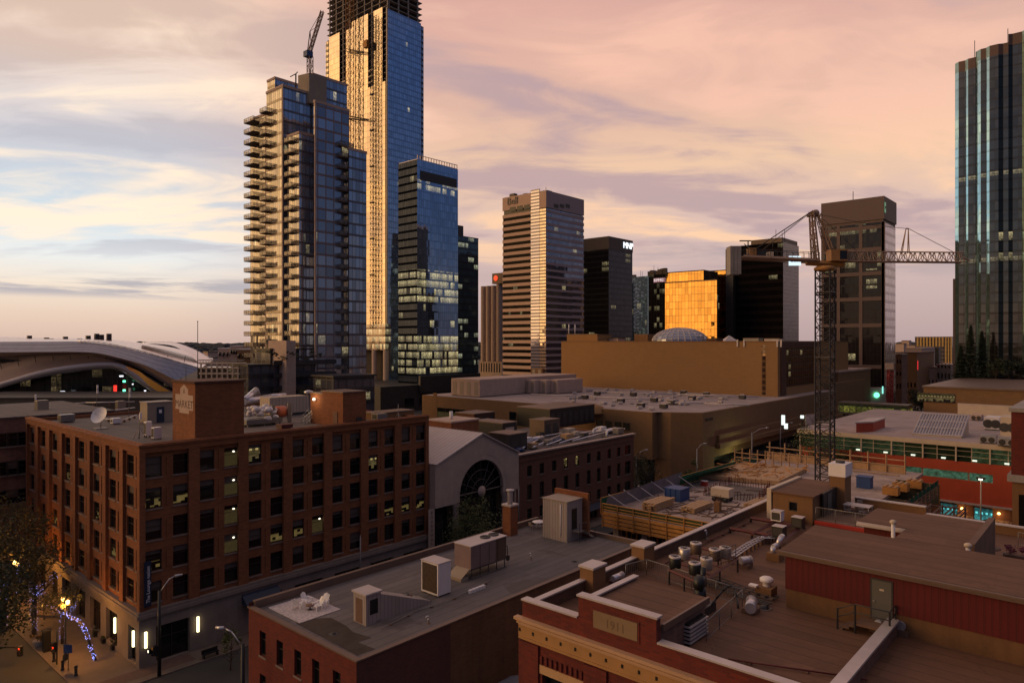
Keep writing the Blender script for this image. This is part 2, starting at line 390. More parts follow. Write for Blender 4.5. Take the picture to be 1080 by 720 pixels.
def glass(name, col=(.008, .009, .011), rough=.04):
    m, t, b = new_mat(name)
    pos = t.n.new('ShaderNodeNewGeometry').outputs['Position']
    n = t.noise(pos, .9, 3, .6)
    t.put(b.inputs['Base Color'], t.scale(t.comb(*col), t.m('ADD', .5, n))); b.inputs['Roughness'].default_value = rough
    bn = t.n.new('ShaderNodeBump'); bn.inputs['Strength'].default_value = .05; bn.inputs['Distance'].default_value = .1
    t.put(bn.inputs['Height'], n); t.l.new(bn.outputs[0], b.inputs['Normal'])
    return m
def lit_glass(name, col, s, zh=2.3, kind=0):
    """room seen through a lit pane: ceiling glow above, dark furniture below"""
    m, t, b = new_mat(name)
    uv = t.sep(t.n.new('ShaderNodeTexCoord').outputs['UV']); oi = t.n.new('ShaderNodeObjectInfo').outputs['Random']
    v = t.comb(t.m('ADD', t.m('MULTIPLY', uv[0], 1.6), t.m('MULTIPLY', oi, 40.0)), t.m('MULTIPLY', uv[1], 2.2), t.m('MULTIPLY', oi, 9.0))
    n = t.noise(v, 1.0, 3, .7); h = t.m('DIVIDE', uv[1], zh); ro = t.m('MULTIPLY', oi, 37.0); fu = t.m('ADD', t.m('MULTIPLY', uv[0], 2.3), ro)
    blk = t.white(t.comb(t.m('FLOOR', fu), t.m('FLOOR', t.m('MULTIPLY', uv[1], 3.1)), t.m('FLOOR', t.m('MULTIPLY', oi, 50.0)))); skyl = t.m('MULTIPLY', .2, t.white(t.comb(t.m('FLOOR', fu), 2.0, ro)))
    furn = t.m('GREATER_THAN', h, t.m('ADD', .1, t.m('MULTIPLY', skyl, 2.2))); lampy = t.m('MULTIPLY', t.m('MULTIPLY', t.sm(h, .66, .70), t.sm(h, .80, .76)), t.m('LESS_THAN', t.m('FRACT', t.m('MULTIPLY', fu, .55)), .45))
    if kind == 0: a = t.m('ADD', t.m('MULTIPLY', t.m('MULTIPLY', furn, t.m('ADD', .25, t.m('MULTIPLY', blk, .6))), t.sm(h, .95, .3, .25, .8)), t.m('MULTIPLY', lampy, 1.7))          # office, lit ceiling
    elif kind == 1: a = t.m('MULTIPLY', t.m('MULTIPLY', t.m('GREATER_THAN', blk, .45), t.m('ADD', .3, n)), t.m('MULTIPLY', t.sm(h, .5, .36), t.sm(h, .03, .12)))                # desk lamp glow low down
    else: a = t.m('MULTIPLY', t.sm(h, .80, .70), t.m('ADD', .55, t.m('MULTIPLY', n, .5)))     # plain pale wall under a blind
    b.inputs['Base Color'].default_value = (.01, .01, .01, 1); b.inputs['Roughness'].default_value = .06
    t.put(b.inputs['Emission Color'], col); t.put(b.inputs['Emission Strength'], t.m('MULTIPLY', a, s))
    return m
M = {}
M['asphalt'] = surf('asphalt', (.045, .042, .042), .85, var=.22, scale=.25, fine=9, bump=.2)
M['earth'] = surf('city_ground', (.07, .062, .055), .95, var=.3, scale=.02, fine=.3)
M['paving'] = surf('paving', (.14, .105, .085), .85, var=.22, scale=.4, fine=5, bump=.15)
M['paver_brick'] = brick('paver_brick', (.13, .07, .055), (.10, .055, .045), (.09, .07, .06), .3, .15)
M['paint'] = surf('road_paint', (.6, .58, .55), .7, var=.2, scale=1.5)
M['brick_orange'] = brick('brick_orange', (.27, .090, .032), (.20, .065, .024), (.17, .078, .04))
M['brick_red'] = brick('brick_red', (.17, .021, .012), (.105, .014, .010), (.095, .036, .026), .42, .14)
M['brick_plum'] = brick('brick_plum', (.17, .066, .038), (.13, .05, .03), (.12, .064, .044))
M['brick_brown'] = brick('brick_brown', (.12, .048, .027), (.095, .038, .023), (.09, .05, .034), .45, .15, .35)
M['brick_dusty'] = brick('brick_dusty', (.21, .105, .075), (.16, .08, .06), (.15, .1, .08), var=.5)
M['stone'] = surf('stone', (.21, .165, .14), .85, var=.2, streak=.2)
M['sandstone'] = surf('sandstone', (.50, .30, .15), .8, var=.14, streak=.12)
M['cornice'] = surf('cornice_sandstone', (.40, .21, .075), .75, var=.14, streak=.1)
M['plaque'] = surf('plaque_stone', (.25, .165, .09), .85, var=.14)
M['concrete'] = surf('concrete', (.30, .265, .24), .85, var=.22, streak=.2)
M['precast'] = surf('precast', (.46, .33, .27), .8, var=.12, streak=.12)
M['mauve'] = surf('mauve_render', (.45, .325, .265), .8, var=.14, streak=.12)
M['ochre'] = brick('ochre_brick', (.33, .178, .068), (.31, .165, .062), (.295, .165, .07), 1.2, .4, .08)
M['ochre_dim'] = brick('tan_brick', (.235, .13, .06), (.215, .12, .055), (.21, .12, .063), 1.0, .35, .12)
M['coping'] = surf('coping_metal', (.50, .44, .43), .45, .2, var=.16)
M['coping_brown'] = surf('coping_brown', (.16, .105, .08), .5, .2, var=.16)
M['roof_grey'] = roofing('roof_grey', (.125, .108, .108), 1.05, 1, .32, (.06, .045, .04), .55)
M['roof_brown'] = roofing('roof_brown', (.142, .066, .036), .95, 0, .36, (.085, .042, .024), .55)
M['roof_pale'] = roofing('roof_pale', (.36, .285, .27), 3.0, 0, .22, (.22, .16, .14), .5)
M['roof_gravel'] = roofing('roof_gravel', (.115, .092, .088), 2.2, 0, .3, (.10, .085, .08), .6)
M['roof_slate'] = surf('roof_slate', (.12, .125, .155), .8, var=.4, scale=1, fine=4)
M['siding_red'] = ribbed('siding_red', (.10, .004, .005), .33, .75)
M['siding_grey'] = ribbed('siding_grey', (.34, .28, .26), .4, .6)
M['siding_tan'] = surf('wall_tan', (.20, .098, .04), .8, var=.18, streak=.15)
M['siding_white'] = ribbed('siding_white', (.78, .72, .72), .25, .5)
M['seam_roof'] = ribbed('seam_roof', (.5, .43, .43), .95, .4, .3, depth=.08)
M['seam_roof_h'] = ribbed('seam_roof_across', (.45, .40, .40), .55, .4, .3, True, depth=.08)
M['white'] = surf('white_paint', (.76, .71, .71), .55, var=.14)
M['white_plastic'] = surf('white_plastic', (.8, .77, .77), .4, var=.06)
M['cream'] = surf('cream_paint', (.55, .44, .33), .6, var=.12)
M['beige'] = surf('beige_paint', (.30, .235, .18), .6, var=.15, streak=.1)
M['galv'] = surf('galvanised', (.50, .48, .50), .32, .75, var=.2)
M['steel'] = surf('dark_steel', (.05, .045, .045), .5, .3, var=.3)
M['rail'] = surf('rail_steel', (.24, .22, .21), .4, .5, var=.2)
M['black'] = surf('black_paint', (.012, .012, .013), .45, var=.2)
M['red_steel'] = surf('red_oxide_steel', (.11, .022, .017), .6, var=.3)
M['red'] = surf('red_paint', (.42, .03, .02), .5, var=.15)
M['red_band'] = surf('red_render', (.40, .055, .02), .7, var=.12, streak=.12)
M['wood'] = surf('formwork_wood', (.48, .22, .055), .75, var=.3, scale=1.2, fine=7)
M['ply'] = surf('plywood', (.44, .27, .14), .75, var=.25, scale=1.5)
M['wood_dark'] = surf('weathered_wood', (.16, .09, .06), .85, var=.3)
M['green_net'] = surf('green_netting', (.015, .10, .05), .9, var=.4, scale=1.5)
M['grey_tarp'] = surf('grey_tarp', (.20, .18, .20), .7, var=.35, scale=1.2)
M['blue'] = surf('blue_paint', (.015, .055, .19), .55, var=.2)
M['blue_tarp'] = surf('blue_tarp', (.012, .03, .085), .5, var=.5, scale=.9)
M['blue_door'] = surf('blue_door', (.010, .022, .055), .5, var=.1)
M['grey_door'] = surf('grey_door', (.10, .095, .085), .55, var=.12)
M['crane_yellow'] = surf('crane_yellow', (.42, .20, .055), .5, var=.2)
M['crane_pale'] = surf('crane_pale', (.30, .19, .13), .5, .1, var=.25)
M['duct'] = surf('foil_duct', (.6, .57, .6), .3, .6, var=.2)
M['tarp_white'] = surf('white_tarp', (.62, .57, .58), .5, var=.25, scale=1.2, fine=3)
M['orange_tank'] = surf('orange_tank', (.50, .12, .05), .5, var=.1)
M['glass'] = glass('window_glass')
M['frame'] = surf('window_frame', (.045, .032, .026), .5, var=.1)
M['blind'] = surf('window_blind', (.10, .072, .06), .8, var=.12)
M['lit_office'] = lit_glass('lit_office', (1, .76, .30), .20, 2.3, 0)
M['lit_low'] = lit_glass('lit_desk', (1, .72, .24), .12, 2.3, 1)
M['lit_wall'] = lit_glass('lit_wall', (.95, .68, .26), .042, 2.3, 2)
M['lamp_white'] = glow('lamp_white', (1, .9, .68), 2.6)
M['sconce'] = glow('sconce_glow', (1, .86, .45), 3.5)
M['lantern'] = glow('lantern_glow', (1, .55, .14), 7)
M['led'] = glow('led_blue', (.30, .34, 1), 2.2)
M['red_lamp'] = glow('red_lamp', (1, .04, .01), 3)
M['amber_lamp'] = glow('amber_lamp', (1, .35, .05), 6)
M['green_lamp'] = glow('green_lamp', (.15, 1, .5), 2.5)
M['leaf'] = None
def foliage(name, c1, c2):
    m, t, b = new_mat(name)
    pos = t.n.new('ShaderNodeNewGeometry').outputs['Position']; rnd = t.n.new('ShaderNodeNewGeometry').outputs['Random Per Island']
    n = t.noise(pos, .8, 3, .6); f = t.m('ADD', t.m('MULTIPLY', n, .6), t.m('MULTIPLY', rnd, .45), clamp=True)
    t.put(b.inputs['Base Color'], t.mix(f, c1, c2)); b.inputs['Roughness'].default_value = .7
    return m
M['leaf'] = foliage('leaf_green', (.045, .062, .018), (.11, .12, .032))
M['leaf_olive'] = foliage('leaf_olive', (.03, .032, .012), (.08, .07, .024))
M['leaf_dark'] = foliage('leaf_dark', (.010, .018, .008), (.03, .042, .015))
M['leaf_pink'] = foliage('leaf_pink', (.12, .02, .04), (.25, .04, .08))
M['brown'] = surf('brown_paint', (.13, .085, .06), .5, .2)
M['bark'] = surf('bark', (.07, .05, .035), .95, var=.4, scale=3)
# ================================================================== THE SETTING
def sheet(name, poly, z, mat):
    mb = MB(); mb.face([(*p, z) for p in poly]); return struct(mb.build(name, mat))
def rect(x0, x1, y0, y1): return [(x0, y0), (x1, y0), (x1, y1), (x0, y1)]
sheet('ground', rect(-9000, 9000, -9000, 9000), 0, M['earth'])
sheet('road', rect(4, 600, 61, 76), .010, M['asphalt'])                        # cross street running away to the right
sheet('side_street', rect(8, 23.4, -60, 400), .006, M['asphalt'])               # street along the brick blocks
sheet('far_street', rect(133, 147, -60, 400), .006, M['asphalt'])
sheet('road', rect(30, 75, 26.1, 41.9), .014, M['asphalt'])
def kerb_block(name, poly, mat=M['paving']):
    mb = MB(); mb.prism(poly, -.1, .13); return struct(mb.build(name, mat))
def arc(cx, cy, r, a0, a1, n=8): return [(cx+r*math.cos(R(a0+(a1-a0)*i/n)), cy+r*math.sin(R(a0+(a1-a0)*i/n))) for i in range(n+1)]
kerb_block('pavement', [(23.4, 200), *arc(27.4, 80, 4, 180, 270), (133, 76), (133, 200)])
kerb_block('pavement', [*arc(27.4, 57, 4, 180, 90), (133, 61), (133, -20), (23.4, -20)])
kerb_block('pavement', [(147, 200), *arc(150, 79, 3, 180, 270), (600, 76), (600, 200)])
kerb_block('pavement', [*arc(150, 58, 3, 180, 90), (600, 61), (600, -60), (147, -60)])
mb = MB(); mb.face([(24.6, 79.2, .135), (24.6, 77.2, .135), (29.3, 77.0, .135), (34.5, 77.0, .135), (34.5, 79.2, .135)]); struct(mb.build('pavement', M['paver_brick']))
mb = MB()
for i in range(40): mb.face([(30+i*9, 68.42, .014), (33.2+i*9, 68.42, .014), (33.2+i*9, 68.58, .014), (30+i*9, 68.58, .014)])
for i in range(8): mb.face([(25.2, 62+i*1.7, .014), (28.2, 62+i*1.7, .014), (28.2, 62.6+i*1.7, .014), (25.2, 62.6+i*1.7, .014)])
for i in range(20): mb.face([(15.62, 80+i*9, .0145), (15.78, 80+i*9, .0145), (15.78, 83+i*9, .0145), (15.62, 83+i*9, .0145)])
struct(mb.build('road_marking', M['paint']))

# ================================================================== SHARED BUILDERS
WIN = {}
def window_mesh(w_, h_, kind='glass', bl=0.0, bars=1, sill=True):
    key = (round(w_, 2), round(h_, 2), kind, bl, bars, sill)
    if key in WIN: return WIN[key]
    mb = MB(); f = .07
    mb.mat(1).face([(-w_/2, .09, 0), (w_/2, .09, 0), (w_/2, .09, h_), (-w_/2, .09, h_)], [(0, 0), (w_, 0), (w_, h_), (0, h_)])
    mb.mat(0).box(-w_/2, -w_/2+f, 0, .08, 0, h_).box(w_/2-f, w_/2, 0, .08, 0, h_).box(-w_/2+f, w_/2-f, 0, .08, h_-f, h_).box(-w_/2+f, w_/2-f, 0, .08, 0, f)
    if bars >= 1: mb.box(-w_/2+f, w_/2-f, .01, .08, h_*.62, h_*.62+.05)
    if bars >= 2: mb.box(-.03, .03, .012, .08, f, h_-f)
    if bl: mb.mat(3).box(-w_/2+f, w_/2-f, .082, .088, h_*(1-bl), h_-f)
    if sill: mb.mat(2).box(-w_/2-.1, w_/2+.1, -.26, .02, -.14, -.005)
    me = mb.mesh('window')
    for m in (M['frame'], M[kind], M['stone'], M['blind']): me.materials.append(m)
    WIN[key] = me; return me
def leafy(mb, c, rx, rz_, n, size, rnd=random):
    """leaf faces spread through clumps of a crown"""
    c = Vector(c); clumps = []
    for i in range(max(5, int(n/90))):
        while True:
            v = Vector((rnd.uniform(-1, 1), rnd.uniform(-1, 1), rnd.uniform(-1, 1)))
            if v.length < 1: break
        v = v.normalized()*(v.length**.5)*rnd.uniform(.6, 1.0)
        clumps.append((c+Vector((v.x*rx, v.y*rx, v.z*rz_)), rnd.uniform(.22, .42)))
    for i in range(n):
        q, k = rnd.choice(clumps)
        p = q+Vector((rnd.gauss(0, .5)*rx*k, rnd.gauss(0, .5)*rx*k, rnd.gauss(0, .45)*rz_*k))
        a = Vector((rnd.uniform(-1, 1), rnd.uniform(-1, 1), rnd.uniform(-.6, .6))).normalized()*size*rnd.uniform(.6, 1.3)
        b = a.orthogonal().normalized()*size*rnd.uniform(.35, .7); b.rotate(Matrix.Rotation(rnd.uniform(0, 6), 3, a))
        mb.face([p-a*.5, p+b*.5, p+a*.5, p-b*.5], [(0, 0), (1, 0), (1, 1), (0, 1)])
def tree(label, loc, h, r, n=1600, leaf='leaf', size=.3, leds=0, trunk_r=None, base=.35, group=None, conifer=False, sparse=False):
    loc = Vector(loc); rnd = random.Random(int(loc.x*97+loc.y*31)); t = thing('tree', label, 'tree', loc, group)
    tr = trunk_r or h*.022; mb = MB(); lean = Vector((rnd.uniform(-.04, .04)*h, rnd.uniform(-.04, .04)*h, 0)); limbs = []
    top = loc+lean+Vector((0, 0, h*(.9 if conifer else .72))); mid = loc+lean*.5+Vector((0, 0, h*base))
    mb.tube(loc, mid, tr, tr*.75); mb.tube(mid, top, tr*.75, tr*.15); limbs.append((loc, mid)); limbs.append((mid, mid.lerp(top, .4)))
    for i in range(9 if not conifer else 0):
        a = i*2.4+rnd.uniform(-.4, .4); st = mid.lerp(top, rnd.uniform(-.1, .55)); L = r*rnd.uniform(.6, .95)
        e1 = st+Vector((math.cos(a)*L*.55, math.sin(a)*L*.55, L*.45)); e2 = st+Vector((math.cos(a+.2)*L, math.sin(a+.2)*L, L*.85))
        mb.tube(st, e1, tr*.4, tr*.26, n=6); mb.tube(e1, e2, tr*.26, tr*.07, n=5); limbs.append((st, e1)); limbs.append((e1, e2))
    mb.build('trunk', M['bark'], t)
    mb = MB()
    if conifer:
        for i in range(n):
            u = rnd.random()**.8; z = h*(.06+.94*u); rr = r*(1-u)*(.75+.25*math.sin(z*5))*rnd.random()**.45+.05; a = rnd.uniform(0, 6.283)
            p = loc+lean*u+Vector((math.cos(a)*rr, math.sin(a)*rr, z-rr*.25)); q = Vector((math.cos(a), math.sin(a), -.45))*size*rnd.uniform(.7, 1.5); b = Vector((-math.sin(a), math.cos(a), rnd.uniform(-.4, .4)))*size*.45
            mb.face([p-q*.5, p+b*.5, p+q*.5, p-b*.5], [(0, 0), (1, 0), (1, 1), (0, 1)])
    else:
        ch = h*(1-base)*.56; leafy(mb, loc+lean+Vector((0, 0, h*base+ch*.95)), r, ch, n, size, rnd)
    mb.build('crown', M[leaf], t)
    if leds:
        mb = MB()
        for i in range(leds):
            a, b = limbs[min(len(limbs)-1, int(rnd.random()**1.6*7))]; p = a.lerp(b, rnd.random())
            g = rnd.uniform(0, 6.28); p = p+Vector((math.cos(g), math.sin(g), rnd.uniform(-1, 1)))*tr*1.6
            mb.lathe(p, [(0, -.03), (.03, 0), (0, .03)], 4, False)
        mb.build('string_lights', M['led'], t)
    return t
def lattice(mb, p0, p1, wd, r, n, hgt=None, tri=False, web=.6):
    """square lattice boom between two points; wd wide"""
    p0, p1 = Vector(p0), Vector(p1); ax = (p1-p0).normalized(); hgt = hgt or wd
    sd = ax.cross(Vector((0, 0, 1))); sd = sd.normalized() if sd.length > .01 else Vector((1, 0, 0)); up = sd.cross(ax).normalized()
    cs = [sd*wd/2+up*hgt/2, -sd*wd/2+up*hgt/2, -sd*wd/2-up*hgt/2, sd*wd/2-up*hgt/2] if not tri else [up*hgt/2, -sd*wd/2-up*hgt/2, sd*wd/2-up*hgt/2]
    for c in cs: mb.bar(p0+c, p1+c, r)
    for i in range(n):
        a, b = p0.lerp(p1, i/n), p0.lerp(p1, (i+1)/n)
        for j in range(len(cs)):
            q, q2 = cs[j], cs[(j+1) % len(cs)]
            if i % 2: q, q2 = q2, q
            mb.bar(a+q, b+q2, r*web)
            mb.bar(a+cs[j], a+cs[(j+1) % len(cs)], r*web)
    return mb
def railing(label, pts, h=1.05, mat='rail', cat='railing', pitch=.14, infill=True, group=None, name='railing'):
    t = thing(name, label, cat, pts[0], group); mb = MB(); b2 = MB()
    pts = [Vector(p) for p in pts]
    for a, b in zip(pts, pts[1:]):
        U = Vector((0, 0, h)); mb.tube(a+U, b+U, .028, n=6); mb.tube(a+U*.12, b+U*.12, .018, n=5)
        n = max(1, int((b-a).length/1.5))
        for i in range(n+1):
            p = a.lerp(b, i/n); mb.tube(p, p+U, .025, n=6)
        if infill:
            n = int((b-a).length/pitch)
            for i in range(1, n): p = a.lerp(b, i/n); b2.tube(p+U*.12, p+U, .011, n=4, caps=False)
        else: mb.tube(a+U*.55, b+U*.55, .018, n=5)
    mb.build('rail_frame', M[mat], t)
    if infill: b2.build('balusters', M[mat], t)
    return t

# ================================================================== CORNER BRICK BLOCK (left)
BX0, BX1, BY0, BY1, BZ = 29.45, 70.5, 79.3, 121.6, 24.0
mk = thing('brick_building', 'six storey orange brick office block with a stone ground floor on the street corner', 'building', (BX0, BY0, 0))
# openings on both street fronts; the bays between pilasters lie back .35 m
bay_x, bay_y = (BX1-BX0)/7, (BY1-BY0)/8
sills = [6.65+3.4*k for k in range(5)]
opsY, winY, opsX, winX = [], [], [], []
for i in range(7):
    x = BX0+bay_x*i
    for j, (a, b) in enumerate(((.72, 2.45), (3.65, 5.4))):
        for k, s in enumerate(sills): opsY.append((x+a, x+b, s, s+2.25)); winY.append((x+(a+b)/2, b-a, s, 2*i+j, k))
for i in range(8):
    y = BY0+bay_y*i
    for j, (a, b) in enumerate(((.85, 1.9), (2.5, 4.45))):
        for k, s in enumerate(sills): opsX.append((y+a, y+b, s, s+2.25)); winX.append((y+(a+b)/2, b-a, s, 2*i+j, k))
mb = MB()
mb.facade('y', BY0+.35, BX0+.35, BX1, 6.05, BZ-.35, opsY, .28); mb.facade('x', BX0+.35, BY0+.35, BY1, 6.05, BZ-.35, opsX, .28)
for i in range(8):
    x = BX0+bay_x*i; mb.box(max(BX0, x-.62), min(BX1, x+.62), BY0, BY0+.352, 6.05, BZ-1.001)
for i in range(1, 9):
    y = BY0+bay_y*i; mb.box(BX0, BX0+.352, y-.55, min(BY1, y+.55), 6.05, BZ-1.001)
mb.box(BX0, BX0+.352, BY0+.353, BY0+.75, 6.05, BZ-1.002)
mb.box(BX0, BX1, BY0, BY0+.353, BZ-1.0, BZ-.352).box(BX0, BX0+.353, BY0+.36, BY1, BZ-1.0, BZ-.353)
for i in range(7):                                             # raised brick slots between each pair of windows
    for s in sills: mb.box(BX0+bay_x*i+2.95, BX0+bay_x*i+3.12, BY0+.27, BY0+.352, s+.1, s+2.1)
mb.box(BX1-.3, BX1, BY0+.36, BY1, 0, BZ-.35).box(BX0+.36, BX1-.31, BY1-.3, BY1, 0, BZ-.35)
mb.box(BX0-.0+.36, BX1, BY0+.36, BY0+.7, BZ-.36, BZ-.02).box(BX0+.36, BX0+.7, BY0+.71, BY1, BZ-.36, BZ-.02)
mb.build('wall', M['brick_orange'], mk)
mb = MB(); mb.box(BX0-.12, BX1+.05, BY0-.12, BY0+.75, BZ-.349, BZ-.1).box(BX0-.12, BX0+.75, BY0+.751, BY1+.05, BZ-.349, BZ-.1); mb.build('parapet_coping', M['brick_orange'], mk)
mb = MB(); mb.box(BX0+.72, BX1-.02, BY0+.72, BY1-.02, BZ-1.2, BZ-.8); mb.build('roof', M['roof_gravel'], mk)
mb = MB(); mb.box(BX0-.35, BX1, BY0-.35, BY0+.36, 5.35, 5.75).box(BX0-.2, BX1, BY0-.2, BY0+.36, 5.75, 6.05).box(BX0-.35, BX0+.36, BY0+.37, BY1, 5.35, 5.749).box(BX0-.2, BX0+.36, BY0+.37, BY1, 5.75, 6.049)
mb.build('stone_cornice', M['stone'], mk)
# stone ground floor with shop bays
gx, gy = [], []
mb = MB()
opsG = [(BX0+1.7, BX0+5.3, .25, 4.1)]+[(BX0+bay_x*i+.9, BX0+bay_x*(i+1)-.9, .5, 4.2) for i in range(2, 7)]
opsH = [(BY0+.9, BY0+3.0, .3, 4.1)]+[(BY0+bay_y*i+.9, BY0+bay_y*(i+1)-.9, .6, 4.3) for i in range(1, 8)]
mb.facade('y', BY0-.05, BX0-.05, BX1, 0.1, 5.35, opsG, .5); mb.facade('x', BX0-.05, BY0-.05, BY1, 0.1, 5.35, opsH, .5); mb.build('ground_floor_front', M['stone'], mk)
for o in opsG: put(window_mesh(o[1]-o[0], o[3]-o[2], 'glass', 0, 2, False), 'shop_window', mk, ((o[0]+o[1])/2, BY0+.34, o[2]))
for o in opsH: put(window_mesh(o[1]-o[0], o[3]-o[2], 'glass', 0, 2, False), 'shop_window', mk, (BX0+.34, (o[0]+o[1])/2, o[2]), R(-90))
litY = {(0, 1): 'lit_low', (1, 1): 'lit_low', (3, 0): 'lit_wall', (3, 1): 'lit_wall', (3, 2): 'lit_wall', (3, 3): 'lit_wall', (4, 0): 'lit_office', (0, 3): 'lit_low', (5, 3): 'lit_low', (6, 3): 'lit_low', (7, 3): 'lit_wall', (10, 1): 'lit_office', (11, 3): 'lit_low', (12, 3): 'lit_low', (13, 3): 'lit_low'}
rw = random.Random(5)
for x, wd, s, c, k in winY:
    row = 4-k; kd = litY.get((c, row), 'glass'); bl = rw.choice((0, .35, .5, .7, .85)) if row == 0 and kd == 'glass' else (rw.choice((0, 0, .2, .3, .45, .6)) if kd == 'glass' else rw.choice((0, .2, .35)))
    o = put(window_mesh(wd, 2.25, kd, bl), 'window', mk, (x, BY0+.5, s))
    if kd == 'lit_wall':
        mb = MB(); mb.lathe((0, 0, 0), [(0, -.1), (.14, -.04), (.14, .04), (0, .1)], 8); lm = mb.build('ceiling_lamp', M['lamp_white'], o, True); lm.location = (.35, .075, 1.72)
for y, wd, s, c, k in winX:
    kd = 'lit_low' if (c, k) in ((3, 1), (5, 2), (2, 3), (9, 3), (14, 3), (11, 1)) else 'glass'
    put(window_mesh(wd, 2.25, kd, rw.choice((0, 0, .4)) if kd == 'glass' else 0), 'window' if wd > 1 else 'narrow_window', mk, (BX0+.5, y, s), R(-90))
for p, rz in (((BX0, OX(123, BX0), 0), -90), ((BX0, OX(142, BX0-.05), 0), -90), ((OY(153, BY0), BY0, 0), 0), ((OY(208, BY0), BY0, 0), 0)):
    mb = MB(); mb.box(-.12, .12, -.28, -.1, 2.2, 3.9)
    mb.build('sconce_tube', M['sconce'], None, True); o = bpy.data.objects['sconce_tube']; o.name = 'wall_sconce'; o.parent = mk; o.location = Vector(p)-Vector((BX0, BY0, 0)); o.rotation_euler.z = R(rz)
    mb = MB(); mb.box(-.16, .16, -.1, -.055, 2.1, 4.0); c = mb.build('back_plate', M['steel'], o, True)
# projecting banner with lettering, hung on the corner
bn = thing('banner_sign', 'narrow dark blue vertical banner with pale lettering on the corner of the orange brick block', 'sign', (BX0+.35, BY0, 9))
mb = MB(); mb.box(BX0+.45, BX0+1.15, BY0-.16, BY0-.06, 6.5, 11.4); mb.build('panel', M['blue_door'], bn)
text_mb('The Lounge nation', .52, .02, (BX0+1.0, BY0-.17, 8.9), (0, 0, 1), (-1, 0, 0)).build('lettering', M['white_plastic'], bn)
mb = MB()
for z in (6.6, 9, 11.2): mb.box(BX0+.75, BX0+.8, BY0-.06, BY0-.002, z, z+.06)
mb.build('bracket', M['steel'], bn)
bn = thing('wall_lettering', 'column of faded pale lettering on orange brick round the corner from the blue banner', 'sign', (BX0, BY0+.4, 9))
text_mb('The Lounge nation', .42, .02, (BX0-.02, BY0+.30, 8.9), (0, 0, 1), (0, 1, 0)).build('lettering', M['stone'], bn)
# awning over the side door
aw = thing('awning', 'dark blue fabric awning over a lit glass door on the orange brick block', 'awning', (BX0+bay_x*2, BY0, 3.5))
x0, x1 = BX0+bay_x*1.95, BX0+bay_x*2.75
mb = MB(); mb.face([(x0, BY0-.06, 4.9), (x1, BY0-.06, 4.9), (x1, BY0-1.5, 3.8), (x0, BY0-1.5, 3.8)]).face([(x0, BY0-1.5, 3.8), (x1, BY0-1.5, 3.8), (x1, BY0-1.5, 3.4), (x0, BY0-1.5, 3.4)]).face([(x0, BY0-.06, 4.9), (x0, BY0-1.5, 3.8), (x0, BY0-.06, 3.8)]).face([(x1, BY0-.06, 4.9), (x1, BY0-1.5, 3.8), (x1, BY0-.06, 3.8)])
mb.build('canvas', M['blue_door'], aw); mb = MB(); mb.bar((x0, BY0-.06, 3.5), (x0, BY0-1.5, 3.5), .04).bar((x1, BY0-.06, 3.5), (x1, BY0-1.5, 3.5), .04); mb.build('frame', M['steel'], aw)
M['lit_door'] = lit_glass('lit_door', (1, .7, .25), .5, 3.4, 0)
put(window_mesh(2.0, 2.9, 'lit_door', 0, 2, False), 'lit_door', mk, (x0+2.4, BY0-.08-.03, .3))
# ---- rooftop of the corner block
RZ = BZ-.8
ph = thing('brick_penthouse', 'tall plain orange brick penthouse with a painted white market emblem at the corner roof edge', 'penthouse', (35.85, 80.35, RZ))
mb = MB(); mb.box(35.85, 41.75, 80.35, 86.4, RZ-.2, 30.15); mb.build('wall', M['brick_orange'], ph)
mb = MB(); mb.box(35.7, 41.9, 80.2, 86.55, 30.152, 30.4); mb.build('coping', M['brick_brown'], ph)
mb = MB()                                                       # white painted house-shaped emblem
y0, y1 = OX(203.5, 35.84), OX(185, 35.84); yc = (y0+y1)/2; hw = (y1-y0)/2; zt = ZAT(35.84, yc, 405); z1 = ZAT(35.84, yc, 416); z0 = ZAT(35.84, yc, 432)
pl = [(yc-hw, z0), (yc-hw, z1), (yc-hw*.45, z1), (yc-hw*.45, zt-.55), (yc, zt), (yc+hw*.45, zt-.55), (yc+hw*.45, z1), (yc+hw, z1), (yc+hw, z0), (yc+hw*.55, z0), (yc+hw*.55, z0-.4), (yc-hw*.55, z0-.4), (yc-hw*.55, z0)]
mb.face([(35.842, a, b) for a, b in pl][::-1]); mb.build('painted_emblem', M['precast'], ph)
text_mb('MARKET', 1.25, .006, (35.838, yc, z0+.25), (0, -1, 0)).build('lettering', M['brick_brown'], ph)
text_mb('A', .9, .006, (35.838, yc, z1+.1), (0, -1, 0)).build('lettering', M['brick_brown'], ph)
mb = MB(); mb.tube((36.4, 84, 30.4), (36.4, 84, 32), .03); mb.build('mast', M['steel'], ph)
# stair penthouse with the burning lamp
xa, xb = OY(361.7, 80.6), OY(386, 80.6)
ph = thing('brick_stairhouse', 'orange brick stair penthouse with a burning lamp near the right end of the block', 'penthouse', (xa, 80.6, RZ))
ztop = ZAT(xa, 80.6, 414.5); mb = MB(); mb.box(xa, xb, 80.6, 85.6, RZ-.1, ztop); mb.box(xa+.3, xb-1, 85.61, 89, RZ-.1, ztop-.4); mb.build('wall', M['brick_orange'], ph)
mb = MB(); mb.box(xa-.12, xb+.12, 80.48, 85.72, ztop, ztop+.16).box(xa+.15, xb-.9, 85.73, 89.1, ztop-.4, ztop-.25); mb.build('roof_slab', M['coping_brown'], ph)
mb = MB(); mb.box(xa+2.2, xa+3.1, 80.52, 80.598, RZ+.2, RZ+1.3); mb.build('louvre', M['steel'], ph)
mb = MB(); mb.box(xa-.1, xa-.002, 81.8, 82.8, RZ, RZ+2.1); mb.build('door', M['wood_dark'], ph)
